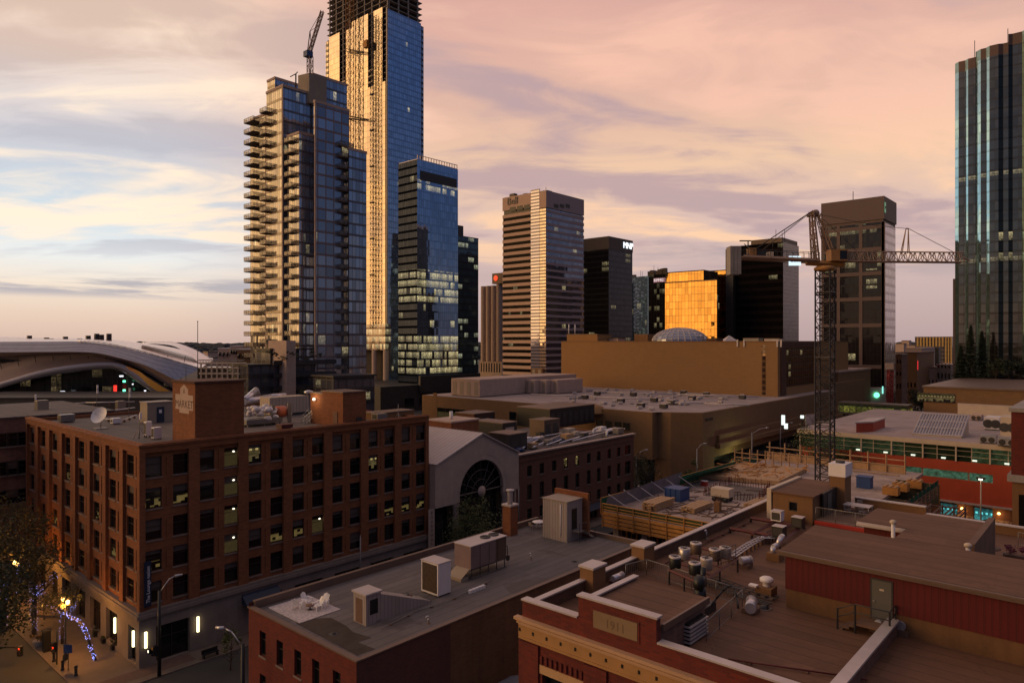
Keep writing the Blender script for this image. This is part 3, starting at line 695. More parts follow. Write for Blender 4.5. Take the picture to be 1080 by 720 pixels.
mb = MB(); mb.lathe((xa-.05, 87.6, ztop-1.2), [(0, -.22), (.2, -.1), (.2, .1), (0, .22)], 10); mb.build('bulkhead_lamp', M['lamp_white'], ph)
lp = bpy.data.lights.new('bulkhead_light', 'POINT'); lp.energy = 70; lp.color = (1, .72, .4); lp.shadow_soft_size = .2
lo = bpy.data.objects.new('bulkhead_light', lp); scene.collection.objects.link(lo); lo.parent = ph; lo.location = Vector((xa-.7, 87.6, ztop-1.0))-Vector((xa, 80.6, RZ))
# satellite dish
p = GZ(106, 452, RZ); d_ = thing('satellite_dish', 'round white satellite dish on a low stand on the corner block roof', 'dish', p)
mb = MB(); ax = Vector((-.75, -.45, .45)); prof = [(0, 0), (.5, .06), (.9, .2), (1.15, .36)]
mb.lathe(p+Vector((0, 0, 1.75)), prof, 24, True, ax).lathe(p+Vector((.03, .02, 1.73)), [(r, z) for r, z in prof], 24, True, ax); mb.build('reflector', M['white_plastic'], d_)
mb = MB(); mb.tube(p, p+Vector((.1, .05, 1.7)), .08); e = p+Vector((0, 0, 1.75))+ax.normalized()*1.1
for k in range(3): mb.tube(p+Vector((0, 0, 1.75))+Vector((math.sin(k*2.1)*.3, math.cos(k*2.1)*.6, .6*math.cos(k*2.1))), e, .02, n=5)
mb.tube(e, e+ax*.15, .08); mb.build('stand', M['galv'], d_); mb = MB(); mb.cbox(p, 1.6, 1.6, .12); mb.build('ballast', M['concrete'], d_)
# plant hut with blue door
p = GZ(163, 446, RZ); hx, hy = p.x, p.y
hu = thing('plant_hut', 'beige metal plant hut with a dark blue door left of the brick penthouse', 'hut', (hx, hy, RZ))
mb = MB(); mb.box(hx-1, hx+2.6, hy, hy+2.6, RZ, RZ+2.9); mb.build('wall', M['beige'], hu); mb = MB(); mb.box(hx-1.1, hx+2.7, hy-.1, hy+2.7, RZ+2.9, RZ+3.05); mb.build('roof', M['beige'], hu)
mb = MB(); mb.box(hx+.3, hx+1.35, hy-.05, hy-.002, RZ+.05, RZ+2.3); dr = mb.build('door', M['blue_door'], hu); mb = MB(); mb.box(hx+.6, hx+1.0, hy-.07, hy-.052, RZ+1.4, RZ+1.9); mb.build('notice', M['white'], dr)
def ac_unit(label, p, sx, sy, sz, mat='white', legs=.2, fan='side', group=None, cat='air conditioner'):
    p = Vector(p); t = thing('air_conditioner', label, cat, p, group)
    mb = MB(); z = p.z+legs; mb.box(p.x-sx/2, p.x+sx/2, p.y-sy/2, p.y+sy/2, z, z+sz); mb.build('casing', M[mat], t, bevel=.02)
    if fan == 'top':
        nf = max(1, round(sx/sy))
        for k in range(nf):
            c = Vector((p.x-sx/2+sx*(k+.5)/nf, p.y, z+sz)); mb = MB(); rr = min(sx/nf, sy)*.38
            mb.lathe(c, [(rr, 0), (rr, .12), (rr*.9, .12), (rr*.85, .02), (0, .02)], 16); g = mb.build('fan_guard', M['black'], t)
            mb = MB()
            for q in range(4): a = q*math.pi/4; mb.bar(c+Vector((math.cos(a)*rr*.95, math.sin(a)*rr*.95, .1)), c-Vector((math.cos(a)*rr*.95, math.sin(a)*rr*.95, -.1)), .025)
            mb.build('grille', M['rail'], g)
    else:
        mb = MB(); mb.box(p.x-sx/2-.02, p.x-sx/2-.002, p.y-sy*.42, p.y+sy*.42, z+sz*.12, z+sz*.9); mb.build('grille', M['steel'], t)
    mb = MB()
    for a in (-1, 1):
        for b in (-1, 1): mb.box(p.x+a*sx*.4-.05, p.x+a*sx*.4+.05, p.y+b*sy*.4-.05, p.y+b*sy*.4+.05, p.z, z)
    mb.build('feet', M['steel'], t); return t
ac_unit('slim white upright cabinet on the corner block roof near its street corner', GZ(156, 461, RZ), .7, .7, 1.7, 'white', .25)
ac_unit('squat white cabinet between the slim one and the brick penthouse', GZ(165, 463, RZ), .9, .8, 1.3, 'white', .15)
ac_unit('tan boxed ventilator far back at the left end of the corner block roof', GZ(44, 436, RZ), 1.6, 1.6, 1.9, 'beige', .3)
ac_unit('small tan ventilator behind the satellite dish', GZ(127, 433, RZ), 1.2, 1.2, 1.4, 'beige', .3)
# masts and pipework
def mast(label, p, h, arms=2, tri=False):
    p = Vector(p); t = thing('antenna_mast', label, 'antenna', p); mb = MB(); mb.tube(p, p+Vector((0, 0, h)), .05, .03)
    if tri:
        for k in range(3): a = k*2.1; mb.tube(p+Vector((math.cos(a)*.8, math.sin(a)*.8, 0)), p+Vector((0, 0, h*.45)), .03, n=5)
    mb.build('pole', M['rail'], t); mb = MB()
    for k in range(arms):
        z = h*(.95-.15*k); mb.box(p.x-.12, p.x+.12, p.y-.5, p.y-.3, p.z+z-.5, p.z+z+.3); mb.tube(p+Vector((0, 0, z)), p+Vector((0, -.4, z)), .025, n=5)
    if arms: mb.build('panel_antenna', M['white_plastic'], t)
mast('thin antenna mast with one panel on the left of the corner block roof', GZ(37, 433, RZ), 2.6, 1)
mast('antenna mast with two panels just behind the satellite dish', GZ(102, 432, RZ), 4.2, 2)
mast('antenna mast right of the satellite dish with two panels', GZ(136, 440, RZ), 4.5, 2)
mast('tripod antenna mast at the front edge of the corner block roof', GZ(147, 462, RZ), 3.0, 1, True)
mast('bare tripod mast beside the stair penthouse at the right end of the corner block roof', GZ(420, 443, RZ), 2.4, 0, True)
def pipe_run(label, pts, r, mat='galv', cat='pipes', feet=True):
    t = thing('pipe_run', label, cat, pts[0]); mb = MB(); mb.path(pts, r, 8); mb.build('pipe', M[mat], t)
    if feet:
        mb = MB()
        for a, b in zip(pts, pts[1:]):
            n = max(1, int((Vector(b)-Vector(a)).length/2.2))
            for i in range(n): q = Vector(a).lerp(Vector(b), (i+.5)/n); mb.box(q.x-.15, q.x+.15, q.y-.15, q.y+.15, RZ if q.z < 30 and q.z > RZ else q.z-.4, q.z-r)
        mb.build('support', M['wood_dark'], t)
    return t
def gz(px, py, z, dz=0): v = GZ(px, py, z); return Vector((v.x, v.y, z+dz))
pipe_run('long pale pipe run across the back left of the corner block roof', [gz(28, 436, RZ, .5), gz(70, 440, RZ, .5), gz(120, 436, RZ, .5), gz(142, 433, RZ, .5)], .12)
pipe_run('second pale pipe run behind the satellite dish', [gz(40, 431, RZ, .6), gz(90, 428, RZ, .6), gz(142, 427, RZ, .6)], .1)
pipe_run('low pipe run ending at the plant hut', [gz(110, 444, RZ, .35), gz(128, 446, RZ, .35), gz(144, 440, RZ, .35)], .08)
# heaped white tarped plant behind the brick penthouse
p = GZ(281, 449, RZ)
t = thing('tarped_plant', 'bulging white tarped plant stack on the corner block roof right of the brick penthouse', 'plant', p); mb = MB(); rr = random.Random(3)
for k in range(26):
    c = p+Vector((rr.uniform(-2.6, 2.4), rr.uniform(.4, 3.4), rr.uniform(.9, 2.6))); q = rr.uniform(.35, .65)
    mb.lathe(c, [(0, -q*.6), (q*.8, -q*.45), (q, 0), (q*.75, q*.5), (0, q*.62)], 10)
mb.build('tarp', M['tarp_white'], t); mb = MB(); mb.box(p.x-2.8, p.x+2.6, p.y+.2, p.y+3.6, p.z+.35, p.z+1.0)
for x in (-2.5, 0, 2.3):
    for y in (.4, 3.3): mb.box(p.x+x-.08, p.x+x+.08, p.y+y-.08, p.y+y+.08, p.z, p.z+.36)
mb.build('steel_frame', M['rail'], t)
p = gz(262, 425, RZ); t = thing('silver_duct', 'fat silver bent air duct on the corner block roof behind the tarped plant', 'duct', p); mb = MB()
a = [gz(257, 436, RZ, 1.9), gz(285, 430, RZ, 1.9), gz(300, 428, RZ, 1.9)]; mb.path(a, .55, 14); mb.path([gz(258, 436, RZ, 2.2), gz(270, 431, RZ, 3.3), gz(272, 428, RZ, 2.0)], .5, 14); mb.build('duct', M['duct'], t)
mb = MB(); [mb.bar(Vector((q.x, q.y, RZ)), q, .1) for q in a]; mb.build('support', M['rail'], t)
p = GZ(294, 446, RZ); t = thing('orange_drum', 'round orange drum fan held in dark steel posts on the corner block roof', 'fan', p); mb = MB()
mb.lathe(p+Vector((-.5, 0, 1.6)), [(0, 0), (.75, .05), (.85, .3), (.85, 1.6), (.7, 1.9), (0, 1.9)], 18, True, (1, .3, 0)); mb.build('drum', M['orange_tank'], t)
mb = MB()
for x in (-1.2, 1.4): mb.box(p.x+x-.3, p.x+x+.3, p.y-.6, p.y-.4, p.z, p.z+2.8); mb.bar((p.x+x, p.y-.5, p.z), (p.x+x+1.2, p.y+.8, p.z+1.2), .08)
mb.build('posts', M['rail'], t)
p = GZ(316, 438, RZ); t = thing('ribbed_plant_box', 'long beige ribbed plant box on the corner block roof left of the lit stair penthouse', 'plant', p)
mb = MB(); mb.box(p.x-4.5, p.x+2.4, p.y+1.2, p.y+4.2, p.z+.4, p.z+3.0); mb.build('casing', ribbed('siding_cream', (.46, .36, .28), .6, .5), t); mb = MB(); mb.lathe((p.x+2.9, p.y+2, p.z), [(.3, 0), (.3, 3.2), (.75, 3.3), (.75, 3.6), (0, 3.9)], 12); mb.build('vent_cowl', M['galv'], t)
mb = MB(); mb.box(p.x-4.4, p.x+2.3, p.y+1.3, p.y+4.1, p.z, p.z+.41); mb.build('plinth', M['steel'], t)
p = GZ(322, 447, RZ); t = thing('steel_steps', 'flight of galvanised steel steps over the roof plant left of the lit stair penthouse', 'steps', p); mb = MB()
for k in range(8): mb.box(p.x+k*.32, p.x+k*.32+.34, p.y, p.y+1.1, p.z+.25*k, p.z+.25*k+.05)
mb.build('tread', M['rail'], t); mb = MB()
for y in (0, 1.1):
    for z in (0, .5, 1.0): mb.bar((p.x, p.y+y, p.z+z), (p.x+2.6, p.y+y, p.z+2+z), .05)
    for k in (0, 1.3, 2.6): mb.bar((p.x+k, p.y+y, p.z), (p.x+k, p.y+y, p.z+k*.77+1.0), .05)
mb.bar((p.x+2.6, p.y, p.z+2), (p.x+4.5, p.y, p.z+2), .06).bar((p.x+2.6, p.y, p.z+3), (p.x+4.5, p.y, p.z+3), .05).bar((p.x+4.4, p.y, p.z), (p.x+4.4, p.y, p.z+3), .06); mb.build('handrail', M['rail'], t)
p = GZ(430, 441, RZ); t = thing('skylight_ridge', 'low tan boxed skylight at the right end of the corner block roof', 'skylight', p)
mb = MB(); mb.box(p.x-5, p.x+2.6, p.y+1.6, p.y+4.6, p.z-.1, p.z+.9); mb.build('kerb', M['siding_tan'], t); mb = MB(); mb.box(p.x-5.1, p.x+2.7, p.y+1.5, p.y+4.7, p.z+.9, p.z+1.05); mb.build('cap', M['coping_brown'], t)

# ================================================================== CHAIR ROOF: brick warehouse in the middle foreground
WX0, WX1, WY0, WY1, WZ = 30.3, 69.6, 41.9, 57.5, 12.0
wz = WZ-.28
wh = thing('brick_warehouse', 'red brown brick warehouse with a flat grey roof holding white chairs and a hut', 'building', (WX0, WY0, 0))
ys = [OX(v, WX0) for v in (277, 295, 314, 333, 355)]
opsW = [(y-.5, y+.5, z, z+2.1) for y in ys for z in (8.35, 4.7, 1.1)]
mb = MB(); mb.facade('x', WX0, WY0, WY1, 0, WZ-.12, opsW, .3)
mb.mat(2).face([(WX0, WY0, 0), (WX1, WY0, 0), (WX1, WY0, WZ-.12), (WX0, WY0, WZ-.12)]); mb.mat(0).face([(WX0, WY1, 0), (WX1, WY1, 0), (WX1, WY1, WZ+.3), (WX0, WY1, WZ+.3)]); mb.face([(WX1, WY0, 0), (WX1, WY1, 0), (WX1, WY1, WZ), (WX1, WY0, WZ)])
mb.mat(1).box(WX0+.01, WX0+9.3, WY0-.012, WY0+.1, 0.1, WZ-.13)
mb.build('wall', [M['brick_red'], brick('brick_patch', (.115, .04, .032), (.09, .034, .028), (.10, .05, .042)), brick('brick_ochre', (.18, .085, .04), (.14, .065, .033), (.14, .08, .05), .45, .15, .4)], wh)
for y in ys:
    for z in (8.35, 4.7, 1.1): put(window_mesh(1.0, 2.1, 'glass', 0, 1), 'window', wh, (WX0+.2, y, z), R(-90))
mb = MB(); mb.box(WX0-.08, WX0+.42, WY0-.08, WY1+.1, WZ-.12, WZ).box(WX0+.43, WX1+.05, WY0-.08, WY0+.34, WZ-.121, WZ-.02); mb.build('parapet_coping', M['coping_brown'], wh)
mb = MB(); mb.box(WX0+.43, WX1, WY1-.35, WY1+.05, WZ-.3, WZ+.42).box(WX1-.35, WX1+.04, WY0+.36, WY1-.36, WZ-.3, WZ+.2); mb.build('parapet_wall', M['coping_brown'], wh)
mb = MB(); mb.box(WX0+.4, WX1-.3, WY0+.3, WY1-.3, wz-.4, wz); mb.build('roof', M['roof_grey'], wh)
q = [gz(*v, wz) for v in ((312, 657), (330, 652), (349, 651), (366, 660), (372, 666), (392, 672), (378, 677), (396, 684), (377, 691))]; mb = MB(); mb.prism([(v.x, v.y) for v in q], wz+.001, wz+.008); mb.build('repair_patch', surf('bitumen_patch', (.045, .03, .022), .9, var=.5, scale=.8), wh)
p = [gz(*q, wz, .006) for q in ((286, 633), (346, 632), (350, 641), (312, 656))]
p = [Vector((31.6, 56.6, wz+.006)), Vector((31.6, 51.5, wz+.006)), Vector((35.6, 51.5, wz+.006)), Vector((35.6, 56.6, wz+.006))]
t = thing('gravel_mat', 'pale pebbled terrace mat under the white chairs on the grey roof', 'mat', p[0]); mb = MB(); mb.prism([(v.x, v.y) for v in p], wz+.004, wz+.05); mb.build('mat', surf('pale_pebble', (.48, .42, .42), .9, var=.5, scale=5, fine=25, bump=.6), t)
def chair(label, p, rz):
    t = thing('garden_chair', label, 'chair', p, 'white slatted chairs on the roof terrace', rz)
    mb = MB()
    for k in range(5): mb.box(-.3+k*.125, -.3+k*.125+.11, -.3, .26, .36, .39)
    mb.build('seat', M['white_plastic'], t, True); mb = MB()
    for k in range(5):
        x = -.3+k*.125; mb.face([(x, .22, .38), (x+.11, .22, .38), (x+.11, .5, .95+.06*(2-abs(k-2))), (x, .5, .95+.06*(2-abs(k-2)))]); mb.face([(x+.11, .25, .38), (x, .25, .38), (x, .53, .95+.06*(2-abs(k-2))), (x+.11, .53, .95+.06*(2-abs(k-2)))])
    mb.build('backrest', M['white_plastic'], t, True)
    for s in (-1, 1):
        mb = MB(); mb.box(s*.36-.06, s*.36+.06, -.34, .34, .56, .59); mb.build('armrest', M['white_plastic'], t, True)
        for y in (-.28, .24): mb = MB(); mb.box(s*.36-.04, s*.36+.04, y-.04, y+.04, 0, .56); mb.build('leg', M['white_plastic'], t, True)
    return t
c0 = chair('white garden chair nearest the back parapet on the pebbled mat, facing the camera', gz(324, 638, wz, .05), R(20))
for ch, lb in ((c0, None),):
    pass
copy_tree(c0, label='white garden chair on the left of the pebbled mat, turned to the right', loc=gz(314, 642, wz, .05), rz=R(120))
copy_tree(c0, label='white garden chair on the right of the pebbled mat, turned to the left', loc=gz(335, 643, wz, .05), rz=R(-95))
copy_tree(c0, label='white garden chair with its back to the stair hut, furthest right on the mat', loc=gz(341, 640, wz, .05), rz=R(-70))
t = thing('low_table', 'small dark low table between the white garden chairs', 'table', gz(327, 643, wz, .05)); p = gz(327, 643, wz, .05)
mb = MB(); mb.lathe(p+Vector((0, 0, .36)), [(0, 0), (.38, 0), (.38, .05), (0, .05)], 14); mb.build('table_top', M['wood_dark'], t); mb = MB(); mb.tube(p, p+Vector((0, 0, .36)), .06); mb.lathe(p, [(.22, 0), (.22, .03), (0, .05)], 12); mb.build('pedestal', M['steel'], t)
# stair hut with long sloping lid
a = GZ(386, 660, wz); hx, hy = a.x, a.y
t = thing('stair_hut', 'small grey boarded stair hut with a long sloping tail on the grey warehouse roof', 'hut', (hx, hy, wz))
mb = MB(); H2 = 2.45; W2 = 1.7; L1 = 1.5; L2 = 5.6
mb.box(hx, hx+L1, hy, hy+W2, wz, wz+H2)
q = [(hx+L1, wz), (hx+L1+L2, wz), (hx+L1+L2, wz+.12), (hx+L1, wz+H2-.2)]
mb.face([(x, hy, z) for x, z in q]).face([(x, hy+W2, z) for x, z in q][::-1]).face([(hx+L1, hy, wz+H2-.2), (hx+L1+L2, hy, wz+.12), (hx+L1+L2, hy+W2, wz+.12), (hx+L1, hy+W2, wz+H2-.2)])
mb.build('wall', M['siding_grey'], t); mb = MB(); mb.box(hx-.12, hx+L1+.1, hy-.12, hy+W2+.12, wz+H2, wz+H2+.14); mb.build('roof', M['coping'], t)
mb = MB(); mb.box(hx-.03, hx-.002, hy+.5, hy+1.35, wz+.08, wz+2.05); mb.build('door', M['wood_dark'], t)
mb = MB(); mb.box(hx+.4, hx+1.2, hy-.03, hy-.002, wz+.8, wz+2.0); mb.build('window', M['glass'], t)
ac_unit('small brown box ventilator beside the tail of the stair hut', gz(428, 636, wz), .9, .8, .6, 'wood_dark', .15, 'top')
a = GZ(462, 630, wz)
t = thing('louvred_cabinet', 'tall white ribbed cabinet with a rusty louvre on the grey warehouse roof', 'cabinet', (a.x, a.y, wz))
mb = MB(); mb.box(a.x, a.x+1.6, a.y, a.y+2.3, wz+.12, wz+3.0); mb.build('casing', M['siding_white'], t); mb = MB(); mb.box(a.x-.05, a.x+1.65, a.y-.05, a.y+2.35, wz+3.0, wz+3.06); mb.build('top', M['coping'], t)
mb = MB()
mb.box(a.x-.02, a.x-.001, a.y+.15, a.y+2.15, wz+.3, wz+2.85)
for k in range(12): mb.box(a.x-.05, a.x-.003, a.y+.2, a.y+2.1, wz+.35+k*.205, wz+.35+k*.205+.13)
mb.build('louvre', surf('rusty_louvre', (.05, .03, .017), .7, var=.5, scale=4), t); mb = MB(); mb.box(a.x+.1, a.x+1.5, a.y+.1, a.y+2.2, wz, wz+.121); mb.build('plinth', M['black'], t)
a = GZ(492, 613, wz); L, Wd = 5.2, 2.3; x, y = a.x+.6, a.y
t = thing('rooftop_cooler', 'large mauve grey air handling unit raised on steel legs on the grey warehouse roof', 'air conditioner', (x, y, wz))
mb = MB(); mb.box(x, x+L*.68, y, y+Wd, wz+1.0, wz+3.2); mb.build('casing', surf('cooler_casing', (.22, .15, .15), .5, .1), t, bevel=.03); mb = MB(); mb.box(x+L*.68, x+L, y+.03, y+Wd-.03, wz+1.0, wz+3.199); mb.build('fan_section', M['brown'], t); mb = MB()
for k in range(1, 4): mb.box(x+L*k/4-.02, x+L*k/4+.02, y-.02, y-.002, wz+1.05, wz+3.15)
mb.build('panel_joint', M['steel'], t); mb = MB(); mb.box(x-.06, x+L+.06, y-.06, y+Wd+.06, wz+3.2, wz+3.28); mb.build('top', M['coping'], t)
for k in range(2):
    c = Vector((x+L*.62+k*1.25, y+Wd*.5, wz+3.28)); mb = MB(); mb.lathe(c, [(.55, 0), (.55, .1), (.5, .1), (.47, .01), (0, .01)], 18); mb.build('fan_guard', M['black'], t)
mb = MB()
for k in range(5):
    for yy in (y+.1, y+Wd-.1): mb.bar((x+.2+k*(L-.4)/4, yy, wz), (x+.2+k*(L-.4)/4, yy, wz+1.0), .09)
mb.bar((x, y+.1, wz+.92), (x+L, y+.1, wz+.92), .12).bar((x, y+Wd-.1, wz+.92), (x+L, y+Wd-.1, wz+.92), .12).bar((x, y+.1, wz+.05), (x+L, y+.1, wz+.05), .12)
mb.build('steel_legs', M['steel'], t); mb = MB(); mb.path([(x+L, y+.6, wz+2), (x+L+.8, y+.6, wz+1.9), (x+L+.9, y+.6, wz+.3)], .05); mb.box(x+L+.7, x+L+1.05, y+.5, y+.75, wz+.4, wz+.9); mb.build('conduit', M['steel'], t)
mb = MB(); mb.face([(x-1.1, y+.2, wz+.3), (x, y+.2, wz+1), (x, y+Wd-.2, wz+1), (x-1.1, y+Wd-.2, wz+.3)]); mb.box(x-1.1, x-.05, y+.25, y+Wd-.25, wz, wz+.3); mb.build('intake_hood', M['beige'], t)
a = GZ(496, 626, wz); t = thing('timber_sleeper', 'row of white topped sleepers lying at the foot of the air handling unit', 'sleepers', (a.x, a.y, wz)); mb = MB()
for k in range(5): mb.box(a.x+k*.42, a.x+k*.42+.36, a.y, a.y+.3, wz, wz+.3)
mb.build('blocks', M['white'], t)
a = GZ(540, 558, wz); a.y = 56.3; a.x = OY(538, 56.3)
t = thing('brick_chimney', 'square orange brick chimney with a metal flue at the back edge of the grey roof', 'chimney', (a.x, a.y, wz)); mb = MB(); mb.box(a.x-.65, a.x+.65, a.y-.65, a.y+.65, wz-.1, wz+3.5); mb.build('stack', M['brick_orange'], t)
mb = MB(); mb.box(a.x-.75, a.x+.75, a.y-.75, a.y+.75, wz+3.5, wz+3.7).tube((a.x, a.y, wz+3.7), (a.x, a.y, wz+5.2), .33, n=14).lathe((a.x, a.y, wz+5.2), [(.33, 0), (.5, .05), (.5, .2), (0, .25)], 14); mb.build('flue', M['coping'], t)
a = GZ(568, 556, wz); t = thing('round_table', 'round white patio table near the back edge of the grey warehouse roof', 'table', (a.x, a.y, wz)); mb = MB(); mb.lathe((a.x, a.y, wz+.7), [(0, 0), (.8, 0), (.8, .06), (0, .08)], 20); mb.build('table_top', M['white_plastic'], t)
mb = MB(); [mb.tube((a.x, a.y, wz+.7), (a.x+.5*math.cos(k*1.57), a.y+.5*math.sin(k*1.57), wz), .03) for k in range(4)]; mb.build('legs', M['white'], t)
for k, lb in ((0, 'grey folding chair left of the round white patio table'), (1, 'grey folding chair right of the round white patio table')):
    q = Vector((a.x+(-1.2, 1.1)[k], a.y+(.2, -.2)[k], wz)); t = thing('folding_chair', lb, 'chair', q, 'folding chairs at the patio table'); mb = MB(); mb.cbox(q+Vector((0, 0, .42)), .45, .45, .04); mb.build('seat', M['beige'], t)
    mb = MB(); mb.box(q.x+(-.24, .2)[k], q.x+(-.2, .24)[k], q.y-.22, q.y+.22, wz+.45, wz+.9); mb.build('backrest', M['beige'], t); mb = MB(); [mb.tube(q+Vector((i*.2, j*.2, 0)), q+Vector((i*.2, j*.2, .42)), .02, n=5) for i in (-1, 1) for j in (-1, 1)]; mb.build('legs', M['steel'], t)
a = GZ(598, 572, wz); x, y = a.x, a.y
t = thing('lift_house', 'tall pale ribbed metal stair house with steps at the far end of the grey roof', 'hut', (x, y, wz)); mb = MB(); mb.box(x, x+3.0, y, y+3.6, wz, wz+4.6); mb.build('wall', M['siding_grey'], t)
mb = MB(); mb.box(x-.08, x+3.08, y-.08, y+3.68, wz+4.6, wz+4.72); mb.build('roof', M['beige'], t); mb = MB(); mb.box(x+.9, x+1.9, y-.04, y-.002, wz+1.3, wz+3.7); mb.build('door', M['black'], t)
mb = MB(); mb.tube((x-.06, y+.9, wz+.6), (x-.06, y+.9, wz+4.3), .06); mb.build('downpipe', M['white'], t)
mb = MB(); mb.box(x+3.3, x+3.7, y-.6, y+4.4, wz-.2, wz+5.2); tag(mb.build('brick_party_wall', M['brick_orange']), 'free standing orange brick wall behind the pale metal stair house', 'wall')
t = thing('steel_stair', 'short flight of open steel steps down from the stair house door', 'steps', (x+.9, y-.2, wz)); mb = MB()
for k in range(6): mb.box(x+1.9+k*.34, x+1.9+k*.34+.3, y-1.2, y-.1, wz+1.1-k*.19, wz+1.15-k*.19)
mb.box(x+.8, x+1.9, y-1.2, y-.1, wz+1.2, wz+1.26); mb.build('tread', M['rail'], t); mb = MB()
for yy in (y-1.2, y-.1):
    mb.bar((x+1.9, yy, wz+1.2), (x+4, yy, wz+.05), .07)
mb.bar((x+.8, y-1.2, wz+2.2), (x+1.9, y-1.2, wz+2.2), .05).bar((x+1.9, y-1.2, wz+2.2), (x+3.9, y-1.2, wz+1.1), .05)
for q in ((.8, 0, 2.2), (1.9, 0, 2.2), (3.9, 0, 1.1)): mb.bar((x+q[0], y-1.2, wz), (x+q[0], y-1.2, wz+q[2]), .05)
mb.build('handrail', M['steel'], t)
# slate lean-to in the alley gap
t = thing('alley_shed', 'low slate grey roofed shed in the alley between the two brick buildings', 'shed', (31, 29, 0)); mb = MB(); mb.box(31, 45, 28, 40, 0, 6); mb.build('wall', M['brick_brown'], t)
mb = MB(); mb.face([(30.6, 27.6, 6.02), (45.4, 27.6, 6.02), (45.4, 34, 8.4), (30.6, 34, 8.4)]).face([(30.6, 40.4, 6.02), (30.6, 34, 8.4), (45.4, 34, 8.4), (45.4, 40.4, 6.02)]).face([(30.98, 28, 6), (30.98, 40, 6), (30.98, 34, 8.3)]); mb.build('roof', M['roof_slate'], t)
# ================================================================== RED BRICK CORNICE BUILDING (right foreground)
FX, FX1, FY1, FY0, RF = 30.3, 70.0, 26.1, -6.0, 19.2
fb = thing('cornice_building', 'red brick building with an ochre sandstone cornice and a date stone in the right foreground', 'building', (FX, FY1, 0))
ph_ = 20.33
yl, yr = 22.15, 17.45                                             # raised centre piece
ops = []
for i in range(4):
    yc = 23.3-4.55*i
    ops += [(yc-1.35, yc+1.35, 13.9, 16.75), (yc-1.35, yc+1.35, 9.4, 12.4), (yc-1.35, yc+1.35, 5, 8)]
mb = MB(); mb.facade('x', FX, FY0, FY1, 0, 18.1, ops, .45)
mb.box(FX, FX+.4, FY0, FY1, 18.1, ph_-.09, 'z').box(FX-.001, FX+.401, yr, yl, ph_-.09, 21.42, 'z')
for i in range(5):
    yc = 23.3-4.55*i+2.27; mb.box(FX-.12, FX-.001, yc-.72, yc+.72, 0, 17.98)
for i in range(4):                                               # corbelled teeth over each window
    for k in range(9): yc = 23.3-4.55*i-1.36+k*.34; mb.box(FX-.1, FX-.001, yc-.07, yc+.07, 17.05, 17.5)
mb.box(FX+.401, FX+5.4, yl-.25, yl, RF-.2, 21.099)
mb.build('wall', M['brick_red'], fb); mb = MB(); mb.box(FX+.4, FX1, FY1-.3, FY1, 0, 19.95); mb.build('side_wall', brick('brick_umber', (.13, .065, .035), (.10, .05, .03), (.10, .06, .04), .45, .15, .4), fb)
mb = MB()
mb.box(FX-.16, FX-.002, FY0, FY1+.16, 18.1, 18.24).box(FX-.11, FX-.002, FY0, FY1+.11, 18.24, 18.88)
mb.mat(2).box(FX-.17, FX-.002, FY0, FY1+.17, 18.88, 18.98).box(FX-.24, FX-.002, FY0, FY1+.24, 18.98, 19.08).box(FX-.29, FX-.002, FY0, FY1+.29, 19.13, 19.19).box(FX-.36, FX-.002, FY0, FY1+.36, 19.19, 19.34)
mb.box(FX-.2, FX-.002, FY0, FY1+.2, 19.08, 19.13)
for i in range(30): yc = FY1+.1-i*.98; mb.mat(1).box(FX-.15, FX-.111, yc-.05, yc+.05, 18.5, 18.68)
mb.mat(0).box(FX, FX+.6, FY1+.002, FY1+.3, 18.1, 19.2)
mb.build('cornice', [M['cornice'], M['black'], surf('cornice_top_lit', (.50, .30, .17), .7, var=.15)], fb)  # upper mouldings coloured paler for the light they catch
for i in range(4):
    yc = 23.3-4.55*i
    mb = MB(); mb.box(FX-.05, FX+.3, yc-1.5, yc+1.5, 16.5, 16.98); mb.build('lintel', M['sandstone'], fb)
    for z in (13.9, 9.4, 5): put(window_mesh(2.7, 2.85, 'glass', 0, 2, False), 'window', fb, (FX+.32, yc, z), R(-90))
mb = MB(); mb.box(FX-.06, FX-.002, 18.5, 21.15, 20.05, 20.95); pl = mb.build('date_stone', M['plaque'], fb)
text_mb('1911', .62, .012, (FX-.062, 19.8, 20.25), (0, -1, 0)).build('numerals', surf('worn_numerals', (.17, .105, .058), .9), pl)
mb = MB(); mb.box(FX-.04, FX-.003, 18.38, 18.5, 19.95, 21.05).box(FX-.04, FX-.003, 21.15, 21.27, 19.95, 21.05).box(FX-.04, FX-.003, 18.5, 21.15, 20.951, 21.05).box(FX-.04, FX-.003, 18.5, 21.15, 19.95, 20.049); mb.build('stone_frame', M['brick_red'], fb)
mb = MB()
mb.box(FX-.07, FX+.47, yl+.07, FY1+.05, ph_-.088, ph_).box(FX-.07, FX+.47, FY0, yr-.07, ph_-.088, ph_).box(FX-.08, FX+.48, yr-.08, yl+.08, 21.421, 21.52)
mb.box(FX+.48, FX+5.6, yl-.32, yl+.07, 21.101, 21.19)
for a, b in ((FX+.47, 36.0), (37.4, 42.1), (43.5, FX1)): mb.box(a, b, FY1-.36, FY1+.06, 19.951, 20.04)
mb.build('parapet_coping', M['coping'], fb)
mb = MB(); mb.box(FX+.4, FX1, FY0, FY1-.29, RF-.4, RF); mb.build('roof', M['roof_brown'], fb)
for a in (36.0, 42.1):                                            # brick piers along the party wall
    mb = MB(); mb.box(a, a+1.4, FY1-.9, FY1+.1, RF-.2, 20.75); pr_ = mb.build('brick_pier', M['siding_tan'], fb); mb = MB(); mb.box(a-.08, a+1.48, FY1-.98, FY1+.18, 20.75, 20.88); mb.build('pier_cap', M['coping'], pr_)
mb = MB(); mb.box(FX+.4, FX+5.3, yr+.05, yl-.26, RF-.1, 20.9); mb.build('raised_roof_wall', M['brick_dusty'], fb)
